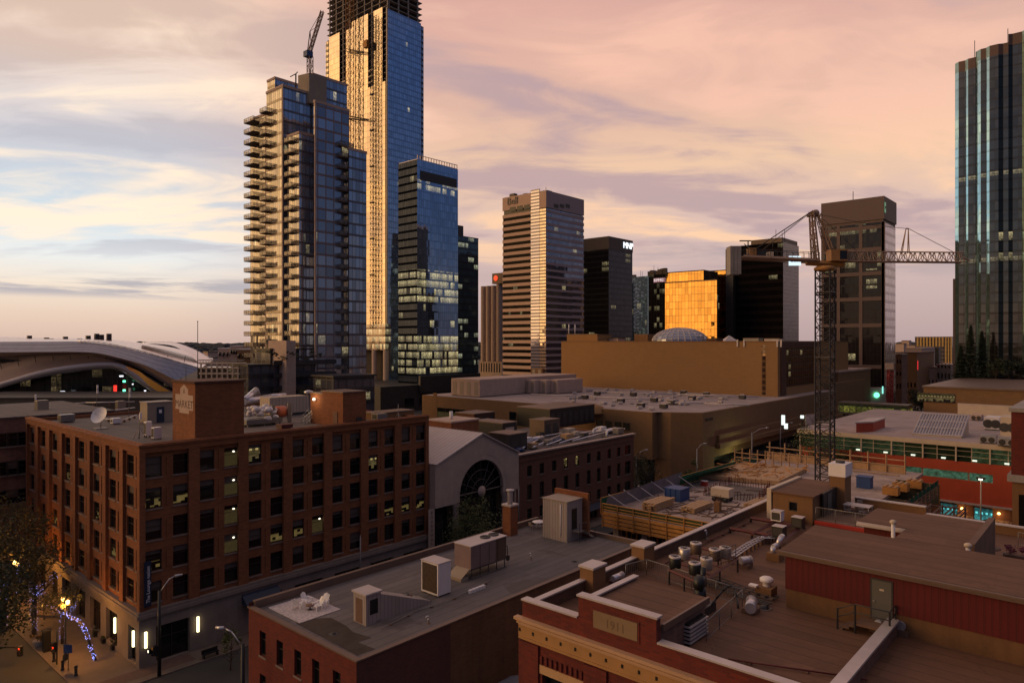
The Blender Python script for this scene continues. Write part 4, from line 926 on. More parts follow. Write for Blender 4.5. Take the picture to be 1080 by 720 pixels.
mb = MB(); mb.box(FX+.402, FX+5.45, yr, yl-.26, 20.9, 21.0); mb.build('raised_roof', M['roof_brown'], fb)
mb = MB(); mb.box(FX+.5, FX+5.5, yr-.14, yr-.002, 20.7, 21.04); mb.build('gutter', M['coping_brown'], fb)
# low party wall near the bottom right
y0 = GZ(916, 685, 19.95).y; x1 = 41.9
t = thing('party_wall', 'low tan wall with a pale metal coping running down to the bottom right edge', 'wall', (FX+.5, y0, RF)); mb = MB(); mb.box(FX+.45, x1, y0-.18, y0+.18, RF-.1, 19.95); mb.build('wall', M['brick_dusty'], t)
mb = MB(); mb.box(FX+.47, x1+.05, y0-.28, y0+.28, 19.95, 20.06); mb.build('coping', M['coping'], t)
def roof_vent(label, p, aim, L=1.1, r=.42, h=.9, box=True, mat='duct'):
    L, r, h = L*.72, r*.66, h*.7
    p = Vector(p); t = thing('roof_vent', label, 'roof vent', p); a = Vector((math.cos(R(aim)), math.sin(R(aim)), 0)); mb = MB()
    if box: mb.box(p.x-.4, p.x+.4, p.y-.4, p.y+.4, p.z, p.z+h*.6); mb.build('curb', M['wood_dark'], t)
    mb = MB(); mb.tube(p+a*-L/2+Vector((0, 0, h)), p+a*L/2+Vector((0, 0, h)), r, n=16); mb.build('cowl', M[mat], t)
    mb = MB(); mb.tube(p+a*(L/2-.02)+Vector((0, 0, h)), p+a*(L/2+.06)+Vector((0, 0, h)), r*1.08, n=16); mb.build('rim', M['coping'], t); return t
roof_vent('silver barrel roof vent on the near side of the low party wall by the landing', gz(951, 668, RF), 0, .9, .40, .75)
roof_vent('silver barrel roof vent behind the low party wall, half hidden by it', gz(927, 665, RF), 0, .8, .36, .55)
roof_vent('slim silver barrel roof vent in the narrow slot between the pier and the raised roof', gz(651, 617, RF), 0, 1.5, .3, .8)
roof_vent('large silver barrel roof vent standing right of the railed pit', gz(792, 645, RF), 20, 1.7, .48, .6)
roof_vent('silver cowl roof vent between the condenser rack and the red penthouse', gz(786, 598, RF), -30, 1.1, .42, .7)
# red metal penthouse with door
PX, PYl, PZ = 42.0, 15.5, 22.45
t = rp = thing('red_penthouse', 'long dark red ribbed metal penthouse with a brown roof and a grey door', 'penthouse', (PX, PYl, RF))
mb = MB(); mb.box(PX, 47.6, FY0+.3, PYl, 20.3, PZ); mb.build('wall', M['siding_red'], t)
mb = MB(); mb.box(PX+.04, 47.5, FY0+.4, PYl-.04, RF-.05, 20.301); mb.build('base_wall', surf('ochre_base', (.15, .073, .03), .85, var=.3, streak=.3), t)
mb = MB(); mb.face([(PX-.25, FY0, PZ+.16), (48, FY0, PZ+.42), (48, PYl+.25, PZ+.42), (PX-.25, PYl+.25, PZ+.16)]).face([(48, PYl+.25, PZ+.42), (48, PYl+.25, PZ-.1), (PX-.25, PYl+.25, PZ-.1), (PX-.25, PYl+.25, PZ+.16)]); mb.build('roof', M['roof_brown'], t)
mb = MB(); mb.box(PX-.30, PX-.02, FY0, PYl+.3, PZ-.14, PZ-.03).box(PX-.36, PX-.02, FY0, PYl+.3, PZ-.028, PZ+.06).box(PX-.42, PX-.1, FY0, PYl+.3, PZ+.062, PZ+.15); mb.build('eaves_fascia', M['coping_brown'], t)
yd = (OX(920, PX)+OX(940, PX))/2; zd = 19.78
mb = MB(); mb.box(PX-.045, PX-.003, yd-.48, yd+.48, zd, zd+2.15); dr = mb.build('door', M['grey_door'], t)
mb = MB(); mb.tube((PX-.1, yd+.38, zd+1.0), (PX-.05, yd+.38, zd+1.0), .05); mb.build('handle', M['galv'], dr); mb = MB(); mb.box(PX-.052, PX-.046, yd-.12, yd+.1, zd+1.62, zd+1.72); mb.build('notice', M['cream'], dr)
mb = MB(); mb.box(PX-.04, PX-.004, yd-.56, yd-.48, zd, zd+2.24).box(PX-.04, PX-.004, yd+.48, yd+.56, zd, zd+2.24).box(PX-.04, PX-.004, yd-.48, yd+.48, zd+2.15, zd+2.24); mb.build('door_frame', M['steel'], t)
t = thing('door_landing', 'timber landing with pipe handrails in front of the grey penthouse door', 'landing', (PX-1, yd, RF)); mb = MB(); mb.box(PX-1.3, PX-.06, yd-.7, yd+1.0, zd-.14, zd-.02); mb.build('deck', M['wood_dark'], t)
mb = MB()
for k in range(3): mb.box(PX-1.3, PX-.3, yd+1.0+k*.32, yd+1.32+k*.32, zd-.28-.16*k, zd-.2-.16*k)
mb.build('step', M['wood_dark'], t); mb = MB()
P = [(PX-1.3, yd-.7), (PX-1.3, yd+1.0), (PX-1.3, yd+1.9)]
for (x, y), h in zip(P, (1.0, 1.0, .55)): mb.bar((x, y, RF), (x, y, zd+h), .08)
mb.bar((PX-.1, yd-.7, RF), (PX-.1, yd-.7, zd+1), .08)
for h in (.55, 1.0): mb.tube((P[0][0], P[0][1], zd+h), (P[1][0], P[1][1], zd+h), .03).tube((P[1][0], P[1][1], zd+h), (P[2][0], P[2][1], zd+h-.45), .03).tube((P[0][0], P[0][1], zd+h), (PX-.1, yd-.7, zd+h), .03)
mb.build('handrail', M['steel'], t)
# condenser rack
cs = [((712, 596), 'black'), ((722, 587), 'galv'), ((734, 581), 'brown'), ((733, 603), 'black'), ((745, 598), 'beige'), ((754, 588), 'brown'), ((765, 586), 'beige')]
lab = ['black drum condenser at the left end of the rack', 'silver drum condenser second from the left, behind the black one', 'rust topped drum condenser at the back of the rack', 'black drum condenser at the front of the rack',
       'beige drum condenser beside the front black one', 'dark drum condenser with a broad fan at the right of the rack', 'pale drum condenser at the right end of the rack']
zr = RF+1.0
for (q, mt), lb in zip(cs, lab):
    p = GZ(q[0], q[1]+2, zr); t = thing('drum_condenser', lb, 'air conditioner', p, 'drum condensers on the roof rack')
    mb = MB(); mb.lathe(p, [(0, 0), (.37, 0), (.39, .05), (.39, .66), (.36, .7)], 18); mb.build('casing', M[mt], t)
    mb = MB(); mb.lathe(p+Vector((0, 0, .7)), [(.4, -.04), (.4, .04), (.29, .07), (.25, .02), (0, .0)], 18); mb.build('top_rim', M['coping'], t)
    mb = MB(); mb.lathe(p+Vector((0, 0, .72)), [(.0, .05), (.1, .04), (.1, -.01)], 10)
    for k in range(4): a = k*math.pi/4; mb.bar(p+Vector((math.cos(a)*.3, math.sin(a)*.3, .76)), p+Vector((-math.cos(a)*.3, -math.sin(a)*.3, .76)), .02)
    mb.build('fan_guard', M['steel'], t)
a, b = GZ(708, 604, zr), GZ(772, 590, zr)
t = thing('condenser_rack', 'red oxide steel rack on posts carrying the drum condensers', 'rack', (a.x, a.y, RF)); mb = MB()
c1, c2, c3, c4 = GZ(706, 600, zr), GZ(738, 614, zr), GZ(778, 588, zr), GZ(738, 576, zr)
for p, q in ((c1, c2), (c2, c3), (c3, c4), (c4, c1)): mb.bar(p-Vector((0, 0, .07)), q-Vector((0, 0, .07)), .12)
for f in (.3, .6): mb.bar(c1.lerp(c4, f)-Vector((0, 0, .07)), c2.lerp(c3, f)-Vector((0, 0, .07)), .1)
mb.build('frame', M['red_steel'], t); mb = MB()
for p in (c1, c2, c3, c4, c1.lerp(c2, .5), c2.lerp(c3, .5), c3.lerp(c4, .5)): mb.bar((p.x, p.y, RF), (p.x, p.y, zr-.1), .09)
mb.build('post', M['steel'], t)
p0 = gz(742, 618, RF); railing('walkway rail and steps along the front of the condenser rack', [gz(744, 618, RF, .9), gz(776, 603, RF, .9)], 1.0, 'steel', infill=False)
# railed stair pit
q = [gz(v[0], v[1], RF) for v in ((668, 610), (678, 607), (783, 646), (757, 672), (732, 666))]
railing('long pipe railing round the dark stair pit behind the raised roof', [Vector((v.x, v.y, RF)) for v in (gz(660, 612, RF), gz(682, 606, RF), gz(783, 640, RF), gz(745, 676, RF))], 1.05, 'rail', pitch=.17)
A = [gz(v[0], v[1], RF) for v in ((680, 612), (775, 642), (745, 670), (703, 664))]
t = thing('pit_equipment', 'dark blower with a bent elbow duct inside the railed pit', 'fan', gz(735, 645, RF)); p = gz(738, 645, RF)
mb = MB(); mb.box(p.x-.8, p.x+.9, p.y-.6, p.y+.6, RF, RF+.5); mb.build('base', M['steel'], t); mb = MB(); mb.tube(p+Vector((0, 0, .5)), p+Vector((.1, 0, 1.5)), .42, .3, 14).lathe(p+Vector((0, 0, 1.7)), [(0, -.3), (.45, -.25), (.45, .2), (0, .3)], 14, True, (0, 1, 0)).tube(p+Vector((.3, 0, 1.6)), p+Vector((.5, 0, 2.5)), .16); mb.build('blower', M['black'], t)
mb = MB(); pts = [p+Vector((.2+.9*math.sin(k*.45), -.5-.25*k, .3+1.3*math.sin(k*.4))) for k in range(8)]; mb.path(pts, .06, 8); mb.build('hose', M['black'], t)
p = gz(722, 664, RF); t = thing('turbine_vent', 'pale ball turbine vent at the near corner of the railed pit', 'roof vent', p); mb = MB(); mb.tube(p, p+Vector((0, 0, .75)), .22, n=14); mb.build('stack', M['steel'], t); mb = MB(); mb.lathe(p+Vector((0, 0, .95)), [(.22, -.22), (.38, -.06), (.36, .1), (.22, .22), (0, .27)], 18); mb.build('turbine', M['duct'], t)
p = gz(715, 680, RF); t = thing('stacked_grating', 'stack of pale louvred grating panels at the near end of the railed pit', 'grating', p); mb = MB()
for k in range(5): mb.box(p.x+.2, p.x+2.3, p.y-.6, p.y+1.0, RF+.12+k*.2, RF+.2+k*.2)
mb.build('panel', M['coping'], t); mb = MB(); mb.box(p.x+.3, p.x+2.2, p.y-.5, p.y+.9, RF, RF+1.1); mb.build('core', M['black'], t)
# cable trays and loose plant
def tray(label, pts, wd=.5, z=.18, mat='steel'):
    pts = [Vector((v.x, v.y, RF+z)) for v in pts]; t = thing('cable_tray', label, 'cable tray', pts[0]); mb = MB()
    for a, b in zip(pts, pts[1:]):
        s = (b-a).cross(Vector((0, 0, 1))).normalized()*wd/2; n = max(2, int((b-a).length/.45))
        for k in (-1, 0, 1): mb.bar(a+s*k, b+s*k, .05)
        for i in range(n+1): q = a.lerp(b, i/n); mb.bar(q-s, q+s, .04)
    mb.build('ladder', M[mat], t); mb = MB()
    for a, b in zip(pts, pts[1:]):
        for i in range(4): q = a.lerp(b, (i+.5)/4); mb.box(q.x-.14, q.x+.14, q.y-.14, q.y+.14, RF, RF+z-.03)
    mb.build('block', M['wood_dark'], t)
tray('dark cable tray running from the condenser rack towards the kitchen fan', [gz(752, 612, RF), gz(784, 624, RF), gz(818, 634, RF)], .9)
tray('second cable tray parallel to the first and nearer the railed pit', [gz(742, 616, RF), gz(776, 629, RF), gz(812, 640, RF)], .5)
tray('silver duct tray curving from the rack up to the white elbow vent', [gz(768, 596, RF), gz(788, 582, RF), gz(804, 573, RF), gz(818, 573, RF)], .55, .5, 'galv')
p = gz(808, 627, RF); t = thing('kitchen_fan', 'square tan exhaust fan with a white domed cap in the middle of the brown roof', 'fan', p); mb = MB(); mb.cbox(p, 1.0, 1.0, .55); mb.build('curb', M['siding_tan'], t)
mb = MB(); mb.lathe(p+Vector((.1, 0, .55)), [(.25, 0), (.25, .25), (.42, .28), (.42, .45), (.28, .54), (0, .56)], 16); mb.build('cap', M['white'], t); mb = MB(); mb.cbox(p+Vector((-.5, .6, .55)), .4, .5, .1); mb.build('tray', M['white'], t)
p = gz(806, 641, RF); t = thing('roof_drain', 'small black domed roof drain beside the long barrel vent', 'drain', p); mb = MB(); mb.lathe(p, [(.3, 0), (.28, .06), (.15, .16), (0, .2)], 12); mb.build('dome', M['black'], t); mb = MB(); mb.lathe(p, [(.5, 0), (.5, .02), (0, .025)], 14); mb.build('flange', M['coping_brown'], t)
p = gz(818, 590, RF); t = thing('elbow_vent', 'white elbow vent on a tan curb near the corner of the red penthouse', 'roof vent', p); mb = MB(); mb.cbox(p, 1.1, .9, .55); mb.build('curb', M['siding_tan'], t)
mb = MB(); mb.path([p+Vector((-.3, .1, .5)), p+Vector((-.2, .1, .95)), p+Vector((.4, 0, 1.0)), p+Vector((.8, -.1, 1.5)), p+Vector((1.1, -.1, 1.5))], .19, 12); mb.build('elbow', M['duct'], t)
# red steel dunnage with three small condensers
t = thing('steel_dunnage', 'red oxide steel beams laid across the brown roof under the three small condensers', 'beams', gz(800, 565, RF)); mb = MB(); z = RF+.45
L = [((770, 556), (822, 565)), ((792, 545), (840, 553)), ((793, 562), (823, 546)), ((806, 566), (846, 547)), ((822, 572), (848, 552))]
for a, b in L: mb.bar(GZ(a[0], a[1]+1, z), GZ(b[0], b[1]+1, z), .2)
mb.build('beam', M['red_steel'], t); mb = MB()
for a, b in L:
    for k in (0, 1): q = GZ(*(a, b)[k], z); mb.bar((q.x, q.y, RF), (q.x, q.y, z), .15)
mb.build('stub_post', M['steel'], t)
for lb, q, mt in (('small white topped condenser at the back of the red beams below the tan shed', (820, 549), 'white'), ('small dark condenser with a pale top at the front of the red beams', (822, 566), 'black'), ('small dark boxed condenser at the right end of the red beams', (842, 556), 'black')):
    p = GZ(*q, RF+.55); t = ac_unit(lb, p, .8, .85, .8, mt, .06); mb = MB(); mb.box(p.x-.43, p.x+.43, p.y-.45, p.y+.45, p.z+.861, p.z+.9); mb.build('top', M['coping'], t)
# tan shed, chimney and deck at the far end
t = thing('tan_roof_shed', 'tan rendered roof shed with one small dark window beside the roof deck', 'shed', (62.2, 20.7, RF)); sx, sy0, sy1, sz = 62.2, OX(857, 62.2), OX(815, 62.2), 21.55
mb = MB(); mb.facade('x', sx, sy0, sy1, RF, sz, [(OX(841, sx), OX(832, sx), 20.15, 20.95)], .12); mb.box(sx+.01, 69.6, sy0, sy1, RF, sz, 'x'); mb.build('wall', M['siding_tan'], t)
mb = MB(); mb.box(sx-.15, 69.8, sy0-.15, sy1+.1, sz, sz+.14); mb.build('roof', M['roof_brown'], t); mb = MB(); mb.box(sx-.1, 69.8, sy1+.101, sy1+.5, RF, sz+.3); mb.build('parapet_wall', M['cream'], t)
put(window_mesh(OX(832, sx)-OX(841, sx), .8, 'glass', 0, 0, False), 'window', t, (sx+.05, (OX(832, sx)+OX(841, sx))/2, 20.15), R(-90))
cx = 67.6; cy1, cy0 = OX(874, cx), OX(892, cx); zt = ZAT(cx, (cy0+cy1)/2, 489)
t = thing('capped_chimney', 'tall square tan chimney with a broad white cap behind the roof deck', 'chimney', (cx, cy0, RF)); mb = MB(); mb.box(cx, cx+1.9, cy0+.08, cy1-.08, RF, zt-1.15); mb.build('stack', M['siding_tan'], t)
mb = MB(); mb.box(cx-.1, cx+2, cy0, cy1, zt-1.15, zt); mb.build('cap', M['white'], t); mb = MB(); mb.tube((cx+.9, (cy0+cy1)/2, zt), (cx+.9, (cy0+cy1)/2, zt+.2), .4, n=14); mb.build('flue', M['steel'], t)
t = dk = thing('roof_deck', 'dark roof deck with a red edge beam beside the tan shed', 'deck', (62, 14, RF)); dy0 = OX(910, 62.2); mb = MB(); mb.box(62.2, 69.6, dy0-3, sy0-.16, RF+.2, RF+.42); mb.build('deck_boards', M['wood_dark'], t); mb = MB(); mb.box(62.05, 62.198, dy0-3, sy0-.2, RF+.15, RF+.48); mb.build('edge_beam', M['red'], t)
mb = MB(); [mb.box(62.3, 62.5, y, y+.2, RF, RF+.2) for y in (dy0-2, dy0, dy0+3)]; mb.build('post', M['steel'], t)
railing('light steel railing along the red edge of the roof deck', [(62.12, sy0-.3, RF+.48), (62.12, dy0-2.6, RF+.48)], 1.15)
t = thing('deck_wall', 'dark boarded screen wall with doors at the back left of the roof deck', 'wall', (66, sy0-.3, RF+.42)); mb = MB(); mb.box(64, 69.4, sy0-.35, sy0-.2, RF+.42, RF+2.5); mb.build('boards', M['steel'], t); mb = MB(); mb.box(65, 66, sy0-.4, sy0-.36, RF+.45, RF+2.3); mb.build('door', M['grey_door'], t)
p = gz(905, 541, RF+.42); t = thing('metal_table', 'pale metal table on the roof deck', 'table', p); mb = MB(); mb.box(p.x-.7, p.x+.7, p.y-1.1, p.y+1.1, p.z+.72, p.z+.76); mb.build('table_top', M['coping'], t); mb = MB(); [mb.tube(p+Vector((i*.6, j*1.0, 0)), p+Vector((i*.6, j*1.0, .72)), .03) for i in (-1, 1) for j in (-1, 1)]; mb.build('legs', M['galv'], t)
for k, (lb, dx, dy) in enumerate((('pale wire chair at the front left of the metal table on the deck', -1.0, .6), ('pale wire chair at the front right of the metal table on the deck', -1.0, -.6), ('pale wire chair behind the metal table on the deck', 1.0, .2))):
    q = p+Vector((dx, dy, 0)); t = thing('wire_chair', lb, 'chair', q, 'wire chairs on the roof deck'); mb = MB(); mb.cbox(q+Vector((0, 0, .43)), .45, .45, .03); mb.build('seat', M['galv'], t); mb = MB(); bx = -.22 if dx < 0 else .22
    for j in range(5): mb.tube(q+Vector((bx, -.2+j*.1, .45)), q+Vector((bx*1.2, -.2+j*.1, .9)), .012, n=4)
    mb.bar(q+Vector((bx*1.2, -.22, .9)), q+Vector((bx*1.2, .22, .9)), .03); mb.build('backrest', M['galv'], t); mb = MB(); [mb.tube(q+Vector((i*.2, j*.2, 0)), q+Vector((i*.2, j*.2, .43)), .015, n=4) for i in (-1, 1) for j in (-1, 1)]; mb.build('legs', M['galv'], t)
t = thing('end_parapet', 'tan parapet wall with a pale coping along the far end of the brown roof', 'wall', (69.7, 0, RF)); mb = MB(); mb.box(69.65, 70.0, FY0, dy0-3.1, 0, 19.9).box(69.651, 70.0, dy0-3.1, cy0-.2, 0, 20.5); mb.build('wall', M['siding_tan'], t); mb = MB(); mb.box(69.55, 70.1, FY0, dy0-3.1, 19.9, 20.0).box(69.55, 70.1, dy0-3.09, cy0-.2, 20.5, 20.6); mb.build('coping', M['coping'], t)
# two stepped brown roofs with red walls
t = thing('stepped_annex', 'pair of stepped brown roofs over dark red walls behind the red penthouse', 'penthouse', (51, 8, RF))
mb = MB(); mb.box(54.9, 59.3, 11.6, 14.6, RF-.1, 21.75); mb.box(51.5, 59.31, 7.9, 11.599, RF-.1, 21.85); mb.build('wall', M['siding_red'], t)
mb = MB(); mb.box(54.5, 59.6, 11.72, 14.9, 21.86, 22.05).box(51.1, 59.7, 7.7, 11.72, 21.86, 22.1); mb.build('roof', M['roof_brown'], t); mb = MB(); mb.box(54.36, 54.499, 11.73, 14.95, 21.7, 22.0).box(54.25, 54.37, 11.73, 14.95, 21.76, 21.9).box(50.96, 51.099, 7.65, 11.75, 21.7, 22.04).box(50.84, 50.96, 7.65, 11.75, 21.76, 21.92); mb.build('gutter', M['coping'], t)
mb = MB(); mb.box(51.2, 59.8, 7.3, 7.69, RF, 22.5); mb.build('side_parapet', M['wood_dark'], t)
for lb, px, x in (('white vent pipe with a cap standing at the step between the two brown roofs', 942, 53.6), ('white vent pipe with a cap at the right end of the stepped brown roofs', 1021, 50.5)):
    y = OX(px, x); t = thing('vent_pipe', lb, 'vent pipe', (x, y, RF)); mb = MB(); mb.tube((x, y, RF), (x, y, 22.45), .13, n=12); mb.build('pipe', M['white'], t); mb = MB(); mb.lathe((x, y, 22.45), [(.13, 0), (.22, .02), (.22, .16), (.1, .24), (0, .25)], 14); mb.build('cap', M['cream'], t)
# lower terrace far right
railing('light railing round the terrace at the right edge of the picture', [(66, 6.6, RF+.1), (66, 0, RF+.1)], 1.05)
t = thing('terrace_table', 'dark round table on the terrace at the right edge', 'table', gz(1042, 588, RF)); p = gz(1042, 588, RF); mb = MB(); mb.lathe(p+Vector((0, 0, .72)), [(0, 0), (.8, 0), (.8, .05), (0, .06)], 18); mb.build('table_top', M['wood_dark'], t); mb = MB(); mb.tube(p, p+Vector((0, 0, .72)), .07); mb.build('pedestal', M['steel'], t)
for lb, dx, dy in (('dark chair left of the round terrace table', -.3, 1.1), ('dark chair right of the round terrace table', .4, -1.1)):
    q = p+Vector((dx, dy, 0)); t = thing('dark_chair', lb, 'chair', q, 'chairs on the terrace'); mb = MB(); mb.cbox(q+Vector((0, 0, .43)), .45, .45, .04); mb.build('seat', M['steel'], t); mb = MB(); mb.cbox(q+Vector((0, dy*.2, .47)), .45, .04, .45); mb.build('backrest', M['steel'], t); mb = MB(); [mb.tube(q+Vector((i*.2, j*.2, 0)), q+Vector((i*.2, j*.2, .43)), .018, n=4) for i in (-1, 1) for j in (-1, 1)]; mb.build('legs', M['steel'], t)
p = gz(1073, 592, RF); t = thing('flower_planter', 'planter of dark pink flowers on the terrace at the right edge', 'planter', p); mb = MB(); mb.cbox(p, .9, 1.4, .5); mb.build('box', M['wood_dark'], t); mb = MB(); leafy(mb, p+Vector((0, 0, .85)), .75, .45, 500, .16); mb.build('flower_bush', M['leaf_pink'], t)
# loose items
t = thing('red_pipe', 'thin red oxide pipe lying across the roof at the bottom of the picture', 'pipe', gz(770, 697, RF)); mb = MB(); mb.tube(gz(768, 697, RF, .12), gz(885, 714, RF, .12), .05); mb.tube(gz(885, 714, RF, .12), gz(915, 719, RF, .12), .05); mb.build('pipe', M['red_steel'], t); mb = MB(); [mb.box(v.x-.12, v.x+.12, v.y-.12, v.y+.12, RF, RF+.08) for v in (gz(790, 700, RF), gz(850, 709, RF))]; mb.build('block', M['wood_dark'], t)

# small roof fittings, each its own thing
def gooseneck(label, p, h=.55, r=.07):
    t = thing('gooseneck_vent', label, 'vent pipe', p); mb = MB(); mb.path([p, p+Vector((0, 0, h)), p+Vector((-.12, 0, h+.13)), p+Vector((-.28, 0, h+.05))], r, 8); mb.build('pipe', M['galv'], t); mb = MB(); mb.lathe(p, [(r*2.6, 0), (r*2.2, .06), (r, .12)], 12); mb.build('flashing', M['coping_brown'], t)
def conduit(label, pts, z0, r=.035, mat='rail'):
    P_ = [gz(*q, z0, .14) for q in pts]; t = thing('conduit', label, 'conduit', P_[0]); mb = MB(); mb.path(P_, r, 6); mb.build('pipe', M[mat], t)
    for a, b in zip(P_, P_[1:]):
        n = max(1, int((b-a).length/1.8))
        for i in range(n): q = a.lerp(b, (i+.5)/n); mb = MB(); mb.box(q.x-.1, q.x+.1, q.y-.12, q.y+.12, z0, z0+.11); mb.build('sleeper_block', M['wood_dark'], t)
gooseneck('gooseneck vent at the back of the brown roof near the red beams', gz(745, 568, RF), .6)
conduit('rusty conduit along the inside of the party wall behind the condenser rack', [(702, 596), (745, 573), (790, 552)], RF, .05, 'red_steel')
conduit('pair of thin conduits beside the wooden ladder tray near the far shed', [(770, 585), (800, 566), (815, 560)], RF)
conduit('long thin conduit across the grey warehouse roof past the louvred cabinet', [(402, 664), (440, 645), (470, 636), (520, 612)], wz)
conduit('short conduit from the stair hut to the brown box ventilator', [(398, 656), (420, 645), (430, 640)], wz)
gooseneck('gooseneck vent on the grey roof between the cooler and the metal stair house', gz(560, 590, wz), .6)
gooseneck('gooseneck vent near the front edge of the grey roof', gz(452, 657, wz), .5)
for k, (lb, q, z) in enumerate((('black roof drain in the dark patch of the grey roof', (352, 668), wz), ('black roof drain far along the grey roof near the party wall', (606, 592), wz))):
    p = gz(*q, z); t = thing('roof_drain', lb, 'drain', p); mb = MB(); mb.lathe(p, [(.2, 0), (.19, .05), (.1, .12), (0, .14)], 10); mb.build('dome', M['black'], t); mb = MB(); mb.lathe(p, [(.42, 0), (.40, .015), (0, .02)], 14); mb.build('flange', M['steel'], t)
for k, (lb, q, s, h, mt) in enumerate((('low grey equipment cabinet left of the satellite dish', (70, 445), 1.3, 1.0, 'rail'), ('small white box on the roof right of the satellite dish', (122, 447), .8, .7, 'white'), ('rusty square hatch in front of the tarped plant', (300, 452), 1.2, .5, 'red_steel'), ('squat galvanised fan right of the steel steps', (338, 446), .9, .9, 'galv'), ('grey boxed unit near the right end of the corner block roof', (400, 443), 1.3, .9, 'rail'))):
    p = gz(*q, RZ); t = thing('roof_box', lb, 'roof plant', p); mb = MB(); mb.box(p.x-s*.7, p.x+s*.7, p.y-s*.6, p.y+s*.6, RZ+.15, RZ+.15+h); mb.build('casing', M[mt], t, bevel=.03); mb = MB(); mb.box(p.x-s*.5, p.x+s*.5, p.y-s*.45, p.y+s*.45, RZ, RZ+.151); mb.build('curb', M['wood_dark'], t); mb = MB(); mb.box(p.x-s*.7-.02, p.x-s*.7-.002, p.y-s*.4, p.y+s*.4, RZ+.3, RZ+h); mb.build('grille', M['steel'], t)
# ================================================================== GABLED ARCADE next to the corner block
GY = 79.3; gx0, gx1 = OY(453.5, GY), OY(541.5, GY); gxm = OY(503, GY); ze, zp = 16.5, 20.3
ga = thing('gabled_hall', 'mauve rendered gabled hall with a great arched window, round columns and a ribbed metal roof', 'building', (gxm, GY, 0))
ar, az0 = 5.0, 11.0                                             # arch radius, spring height
mb = MB(); zb = 10.0
prof = [(gx0, ze), (gxm, zp), (gx1, ze-.3)]
N = 24; arcp = [(gxm-ar*math.cos(math.pi*i/N), az0+ar*math.sin(math.pi*i/N)) for i in range(N+1)]
outer = []
for i, (x, z) in enumerate(arcp):
    zo = ze+(zp-ze)*(x-gx0)/(gxm-gx0) if x < gxm else zp+(ze-.3-zp)*(x-gxm)/(gx1-gxm); outer.append((x, zo))
def strip(y, fl):
    for a, b, c, d in zip(arcp, arcp[1:], outer[1:], outer):
        q = [(a[0], y, a[1]), (b[0], y, b[1]), (c[0], y, c[1]), (d[0], y, d[1])]; mb.face(q if not fl else q[::-1])
    for xa, xb in ((gx0, arcp[0][0]), (arcp[-1][0], gx1)):
        za = ze+(zp-ze)*(xa-gx0)/(gxm-gx0) if xa < gxm else zp+(ze-.3-zp)*(xa-gxm)/(gx1-gxm); zb_ = ze+(zp-ze)*(xb-gx0)/(gxm-gx0) if xb < gxm else zp+(ze-.3-zp)*(xb-gxm)/(gx1-gxm)
        mb.face([(xa, y, zb), (xb, y, zb), (xb, y, zb_), (xa, y, za)])
    mb.face([(arcp[0][0], y, zb), (arcp[0][0]+.001, y, zb), (arcp[0][0]+.001, y, az0), (arcp[0][0], y, az0)])
strip(GY-1.2, False); strip(GY-.6, True)
for a, b in zip(arcp, arcp[1:]): mb.face([(a[0], GY-1.2, a[1]), (a[0], GY-.6, a[1]), (b[0], GY-.6, b[1]), (b[0], GY-1.2, b[1])])
for xa in (gx0, arcp[0][0], arcp[-1][0], gx1): mb.face([(xa, GY-1.2, zb), (xa, GY-.6, zb), (xa, GY-.6, az0 if xa in (arcp[0][0], arcp[-1][0]) else ze), (xa, GY-1.2, az0 if xa in (arcp[0][0], arcp[-1][0]) else ze)])
for xa, xb in ((gx0, arcp[0][0]), (arcp[-1][0], gx1)): mb.face([(xa, GY-1.2, zb), (xb, GY-1.2, zb), (xb, GY-.6, zb), (xa, GY-.6, zb)])
mb.box(gx0+.02, gx0+.4, GY-.59, GY+28, 0, ze).box(gx1-.4, gx1-.02, GY-.59, GY+28, 0, ze-.4)
mb.build('gable_wall', M['mauve'], ga)
mb = MB()
for r0, r1, o in ((ar+.05, ar+.22, .05), (ar+.9, ar+1.05, .05)):
    for i in range(N):
        a0, a1 = math.pi*i/N, math.pi*(i+1)/N
        q = lambda r, a: (gxm-r*math.cos(a), GY-1.2-o, az0+r*math.sin(a))
        mb.face([q(r0, a0), q(r0, a1), q(r1, a1), q(r1, a0)][::-1])
mb.build('arch_moulding', M['precast'], ga)
mb = MB(); o = .5
for (xa, za), (xb, zb2) in zip(prof, prof[1:]):
    mb.face([(xa-.1, GY-1.5, za+.12), (xb, GY-1.5, zb2+.12), (xb, GY+28, zb2+.12), (xa-.1, GY+28, za+.12)], [(0, 0), (0, 12), (30, 12), (30, 0)])
    mb.face([(xa-.1, GY-1.5, za-.1), (xb, GY-1.5, zb2-.1), (xb, GY-1.5, zb2+.12), (xa-.1, GY-1.5, za+.12)])
mb.build('roof', M['seam_roof'], ga)
mb = MB(); mb.face([(gx0+.4, GY+.4, 0), (gx1-.4, GY+.4, 0), (gx1-.4, GY+.4, ze-.4), (gxm, GY+.4, zp-.4), (gx0+.4, GY+.4, ze-.4)]); gw = mb.build('arched_window', curtain('arcade_glass', (.012, .013, .015), 3.2, 1.6, 0, .06, (.03, .025, .02), 0, rough=.05), ga)
mb = MB()
for k in range(9): a = math.pi*k/8; mb.bar((gxm, GY-.9, az0), (gxm-ar*math.cos(a), GY-.9, az0+ar*math.sin(a)), .10)
for r in (1.9, 3.4):
    for i in range(N): a0, a1 = math.pi*i/N, math.pi*(i+1)/N; mb.bar((gxm-r*math.cos(a0), GY-.9, az0+r*math.sin(a0)), (gxm-r*math.cos(a1), GY-.9, az0+r*math.sin(a1)), .1)
mb.bar((gxm-ar, GY-.9, az0), (gxm+ar, GY-.9, az0), .2); mb.build('fanlight_bars', M['frame'], ga)
